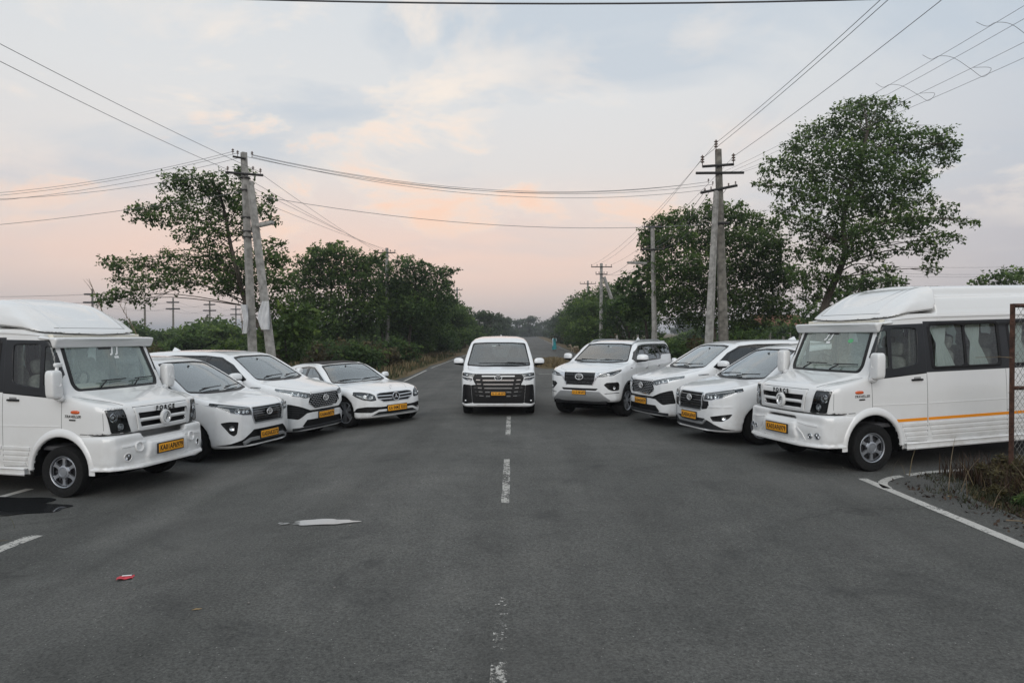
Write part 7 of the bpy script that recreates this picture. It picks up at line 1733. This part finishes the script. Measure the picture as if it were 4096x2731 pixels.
def person():
    X, Y = 4.72, 76.0; root = empty('person', (X, Y, gy(X, Y) + .012), R(4), label='person in a long teal patterned dress walking away along the right road edge', cat='person')
    caps = [((0, 0, .88), (0, 0, 1.12), .13, .12), ((0, 0, 1.12), (0, 0, 1.34), .13, .14), ((-.13, 0, 1.36), (.13, 0, 1.36), .065, .065), ((0, 0, 1.38), (0, .01, 1.50), .05, .045), ((0, .015, 1.53), (0, .02, 1.57), .085, .088),
            ((-.08, 0, .88), (-.085, .10, .48), .085, .06), ((-.085, .10, .48), (-.085, .02, .08), .055, .038), ((-.085, .02, .05), (-.085, .16, .035), .038, .03),
            ((.08, 0, .88), (.085, -.02, .48), .085, .06), ((.085, -.02, .48), (.085, -.22, .12), .055, .038), ((.085, -.22, .08), (.085, -.10, .03), .036, .03),
            ((-.18, 0, 1.36), (-.23, -.04, 1.10), .050, .040), ((-.23, -.04, 1.10), (-.22, .06, .88), .038, .028), ((.18, 0, 1.36), (.23, .03, 1.10), .050, .040), ((.23, .03, 1.10), (.24, .16, .90), .038, .028)]
    for s, (hx, hy, hz) in ((-1, (-.22, .07, .86)), (1, (.24, .17, .88))):
        for k in range(4): caps.append(((hx, hy + .012 * (k - 1.5), hz), (hx, hy + .016 * (k - 1.5) + .01, hz - .10 + .008 * abs(k - 1.5)), .012, .009))
        caps.append(((hx, hy + .02, hz), (hx - s * .02, hy + .05, hz - .06), .012, .010))
    V, F = figure(-.36, .36, -.34, .34, -.02, 1.72, .02, caps, .035); link(mesh_of('body', V, F.tolist(), 'skin'), 'body', root)
    m = MB(); n = 28; v = []; f = []
    prof = [(1.43, .10, .09), (1.39, .185, .12), (1.30, .175, .145), (1.15, .16, .145), (1.02, .165, .15), (.86, .195, .165), (.60, .215, .19), (.35, .235, .215), (.14, .25, .235)]
    for z, rx, ry in prof:
        for k in range(n):
            a = 2 * math.pi * k / n; w = 1 + .06 * math.sin(7 * a) * (1.43 - z); v.append((rx * w * math.cos(a), ry * w * math.sin(a) - .01 * (1.2 - z), z))
    for i in range(len(prof) - 1):
        for k in range(n): f.append((i * n + k, i * n + (k + 1) % n, (i + 1) * n + (k + 1) % n, (i + 1) * n + k))
    link(mesh_of('dress', v, f, 'dress_teal'), 'dress', root)
    for s, e in ((-1, (-.235, -.04, 1.08)), (1, (.235, .03, 1.08))): MB().tube([(s * .15, 0, 1.38), (s * .20, 0, 1.28), e], [.075, .066, .055], 10).build('sleeve', 'scarf_pale', root)
    MB().tube(catmull([(-.20, -.05, 1.36), (-.21, -.13, 1.2), (-.20, -.17, .9), (-.22, -.19, .55)], 4), [.05] * 12 + [.03], 8, flat=.4).build('shawl', 'scarf_pale', root)
    m = MB(); blob((0, -.005, 1.575), (.10, .105, .115), .9, 16, 10, m); m.tube(catmull([(0, -.09, 1.55), (0, -.15, 1.38), (.01, -.17, 1.2), (0, -.16, 1.02)], 4), [.055, .055, .05, .05, .045, .045, .04, .04, .035, .03, .025, .02, .012], 8); m.build('hair', 'hair', root, smooth=True)
    for x, y, z in ((-.085, .11, .02), (.085, -.14, .03)): blob((x, y, z), (.045, .12, .025), .6, 12, 6).build('sandal', 'sandal', root, smooth=True)
person()
def dog():
    X, Y = 6.75, 73.0; root = empty('dog', (X, Y, gy(X, Y) - .02), R(186), label='pale tan dog stepping out of the weeds on the right verge', cat='dog')
    caps = [((.30, 0, .50), (.05, 0, .49), .125, .115), ((.05, 0, .50), (-.28, 0, .53), .10, .10), ((.30, 0, .52), (.33, 0, .45), .12, .10), ((.36, 0, .58), (.52, 0, .70), .085, .065), ((.52, 0, .70), (.58, 0, .72), .075, .068), ((.60, 0, .70), (.74, 0, .66), .048, .030),
            ((-.36, 0, .58), (-.52, .02, .66), .03, .022), ((-.52, .02, .66), (-.62, .03, .80), .022, .012)]
    for s in (-1, 1):
        o_ = .10 * s
        caps += [((.28, .08 * s, .45), (.26 + o_, .085 * s, .26), .06, .036), ((.26 + o_, .085 * s, .26), (.28 + o_ * 1.6, .085 * s, .05), .032, .022), ((.28 + o_ * 1.6, .085 * s, .03), (.34 + o_ * 1.6, .085 * s, .025), .026, .02),
                 ((-.28, .08 * s, .48), (-.18 - o_, .09 * s, .32), .08, .05), ((-.18 - o_, .09 * s, .32), (-.36 - o_, .09 * s, .20), .042, .028), ((-.36 - o_, .09 * s, .20), (-.31 - o_, .09 * s, .04), .026, .022), ((-.31 - o_, .09 * s, .03), (-.25 - o_, .09 * s, .025), .026, .02),
                 ((.50, .055 * s, .76), (.47, .085 * s, .82), .025, .010)]
    V, F = figure(-.75, .85, -.22, .22, -.02, .92, .018, caps, .03); link(mesh_of('body', V, F.tolist(), 'fur_pale'), 'body', root)
    for s in (-1, 1): blob((.615, .045 * s, .735), (.010, .008, .010), 1, 8, 6).build('eye', 'hair', root)
    blob((.765, 0, .665), (.016, .02, .014), 1, 8, 6).build('nose', 'hair', root)
dog()
# litter on the asphalt
def wrapper():
    x, y = -3.33, 5.85; n = 7; v = []; f = []
    for i in range(n):
        for k in range(n):
            a, b = i / (n - 1) - .5, k / (n - 1) - .5; v.append((a * .125, b * .085, .008 + .005 * math.sin(a * 9 + b * 5) + .004 * math.cos(b * 11)))
    for i in range(n - 1):
        for k in range(n - 1): f.append((i * n + k, (i + 1) * n + k, (i + 1) * n + k + 1, i * n + k + 1))
    nb = len(v); v += [(a, b, c - .004) for a, b, c in v]; f += [tuple(nb + i for i in q[::-1]) for q in f]
    o = link(mesh_of('snack_wrapper', v, f, 'wrapper'), 'snack_wrapper', loc=(x, y, gy(x, y) + .016), rot=(0, 0, R(14))); tag(o, 'crumpled red snack wrapper lying on the asphalt', 'wrapper')
    l = MB().box(-.03, .045, .012, .03, .0165, .0185, 0).build('printed_band', 'sticker', o)
wrapper()
def fallen_leaf(x, y, a, s, lab, g=None):
    v = [(0, 0, .004), (.4, .16, .03), (.75, .10, .015), (1, 0, .035), (.72, -.12, .012), (.38, -.15, .028), (.5, 0, .004)]; f = [(0, 6, 1), (1, 6, 2), (2, 6, 3), (3, 6, 4), (4, 6, 5), (5, 6, 0)]
    n = len(v); v2 = [(p[0] * s, p[1] * s, p[2] * s * 2) for p in v]; v2 += [(p[0], p[1], p[2] - .002) for p in v2]; f2 = f + [tuple(n + i for i in q[::-1]) for q in f]
    o = link(mesh_of('fallen_leaf', v2, f2, 'dry_leaf', False), 'fallen_leaf', loc=(x, y, gy(x, y) + .016), rot=(0, 0, a)); return tag(o, lab, 'leaf', g)
fallen_leaf(-2.36, 5.0, .3, .075, 'single curled tan leaf lying alone on the open asphalt')
r = random.Random(31)
for k in range(26):
    x, y = r.uniform(-5.5, 6), r.uniform(3.2, 14); h = r.uniform(.004, .010); o = blob((0, 0, 0), (h * 1.3, h, h * .8), .8, 8, 5).build('pebble', 'pebble', None, smooth=True, loc=(x, y, gy(x, y) + .012 + h * .5)); tag(o, 'small loose pebble on the asphalt', 'pebble', 'loose pebbles on the asphalt')
for k in range(12): fallen_leaf(5.25 + r.uniform(0, 1.1), r.uniform(6.0, 8.8), r.uniform(0, 6.28), r.uniform(.05, .09), 'brown fallen leaf beside the corner edge line', 'fallen leaves by the corner')

# ------------------------------------------------------------------ the parked vehicles
def place(o, X, Y, a, wb, label, cat, group=None, tr=.8):
    h = np.array([math.cos(R(a)), math.sin(R(a))]); l = np.array([-h[1], h[0]]); c = np.array([X, Y])
    zf = [gy(*(c + l * s * tr)) for s in (1, -1)]; zr = [gy(*(c + h * wb + l * s * tr)) for s in (1, -1)]
    f, b = sum(zf) / 2, sum(zr) / 2; pitch = math.atan2(b - f, -wb); roll = math.atan2((zf[0] + zr[0] - zf[1] - zr[1]) / 2, 2 * tr)
    o.location = (X, Y, f + .012 + .0); o.rotation_euler = (roll, pitch, R(a)); tag(o, label, cat, group)
vb, vsh = make_van_base(); vl = copy_tree(vb)
van_variant(vb, vsh, 'KA03AF6979', True); place(vb, 5.04, 10.83, -165.5, -3.7, 'white high-roof minibus with an orange stripe along its flank, by the rusty gate', 'minibus')
van_variant(vl, vsh, 'KA01AP6979', False); place(vl, -5.89, 10.13, -12.8, -3.7, 'white high-roof minibus with plain ribbed flank standing beside the dark puddle', 'minibus')
c1, _ = make_car(dict(CRYSTA, face=crysta_face_old('KA03AK3375'))); place(c1, -5.3, 12.6, -16.1, -2.75, 'white people carrier with thin-slatted black grille, next to the plain-flanked minibus', 'car')
c2, _ = make_car(dict(CRYSTA, face=crysta_face_new('KA03AL6969'))); place(c2, 4.27, 13.13, -164, -2.75, 'white people carrier with silver-framed square grille, next to the orange-striped minibus', 'car')
c3, h3 = make_car(dict(HYCROSS, face=hycross_face('KA04AE6979'))); place(c3, -4.75, 14.58, -20.75, -2.85, 'white people carrier with chip-patterned grille, next to the black-roofed saloon', 'car')
c4 = copy_tree(c3); 
for ch in list(c4.children):
    if ch.name.split('.')[0] == 'number_plate':
        for q in list(ch.children): bpy.data.objects.remove(q)
        bpy.data.objects.remove(ch)
p_, n_ = h3.hit(0, .53, 'front'); plate(c4, p_.x + .02, 0, .535, 'KA04AD6979'); place(c4, 3.77, 15.5, -162.5, -2.85, 'white people carrier with chip-patterned grille, next to the roof-railed off-roader', 'car')
c5, _ = make_car(dict(SALOON, face=saloon_face('KA 04MZ 0333'))); place(c5, -3.13, 15.95, -46.3, -2.94, 'white saloon with a black roof panel and a star on its grille', 'car')
c6, _ = make_car(dict(VELL, face=vell_face('KA 03 AM 6979'))); place(c6, -.33, 17.3, -90, -3.0, 'tall white people carrier with stacked chrome bars, alone on the centre line', 'car')
c7, _ = make_car(dict(FORT, face=fort_face('KA 03 NM 6979'))); place(c7, 2.06, 17.0, -120, -2.745, 'white off-roader with roof rails and a grey skid plate', 'suv')
c8 = copy_tree(c1); 
for ch in list(c8.children):
    if ch.name.split('.')[0] in ('number_plate', 'seat', 'dashboard', 'steering_wheel'):
        for q in list(ch.children): bpy.data.objects.remove(q)
        bpy.data.objects.remove(ch)
place(c8, .95, 322, 84, -2.75, 'tiny white car far away down the road', 'car')
# thin evening haze over everything
def haze():
    m = bpy.data.materials.new('haze'); m.use_nodes = True; nt = m.node_tree; nt.nodes.clear(); v = nt.nodes.new('ShaderNodeVolumePrincipled'); v.inputs['Color'].default_value = (.80, .84, .90, 1); v.inputs['Density'].default_value = .0007; v.inputs['Anisotropy'].default_value = .2
    o = nt.nodes.new('ShaderNodeOutputMaterial'); nt.links.new(v.outputs[0], o.inputs['Volume']); MAT['haze'] = m
    h = MB().box(-2500, 2500, -80, 3100, -1.3, 27).build('haze', 'haze', None, smooth=False); tag(h, kind='stuff'); h['label'] = 'thin pale evening haze filling the air over the scene'; h['category'] = 'haze'
if HAZE: haze()
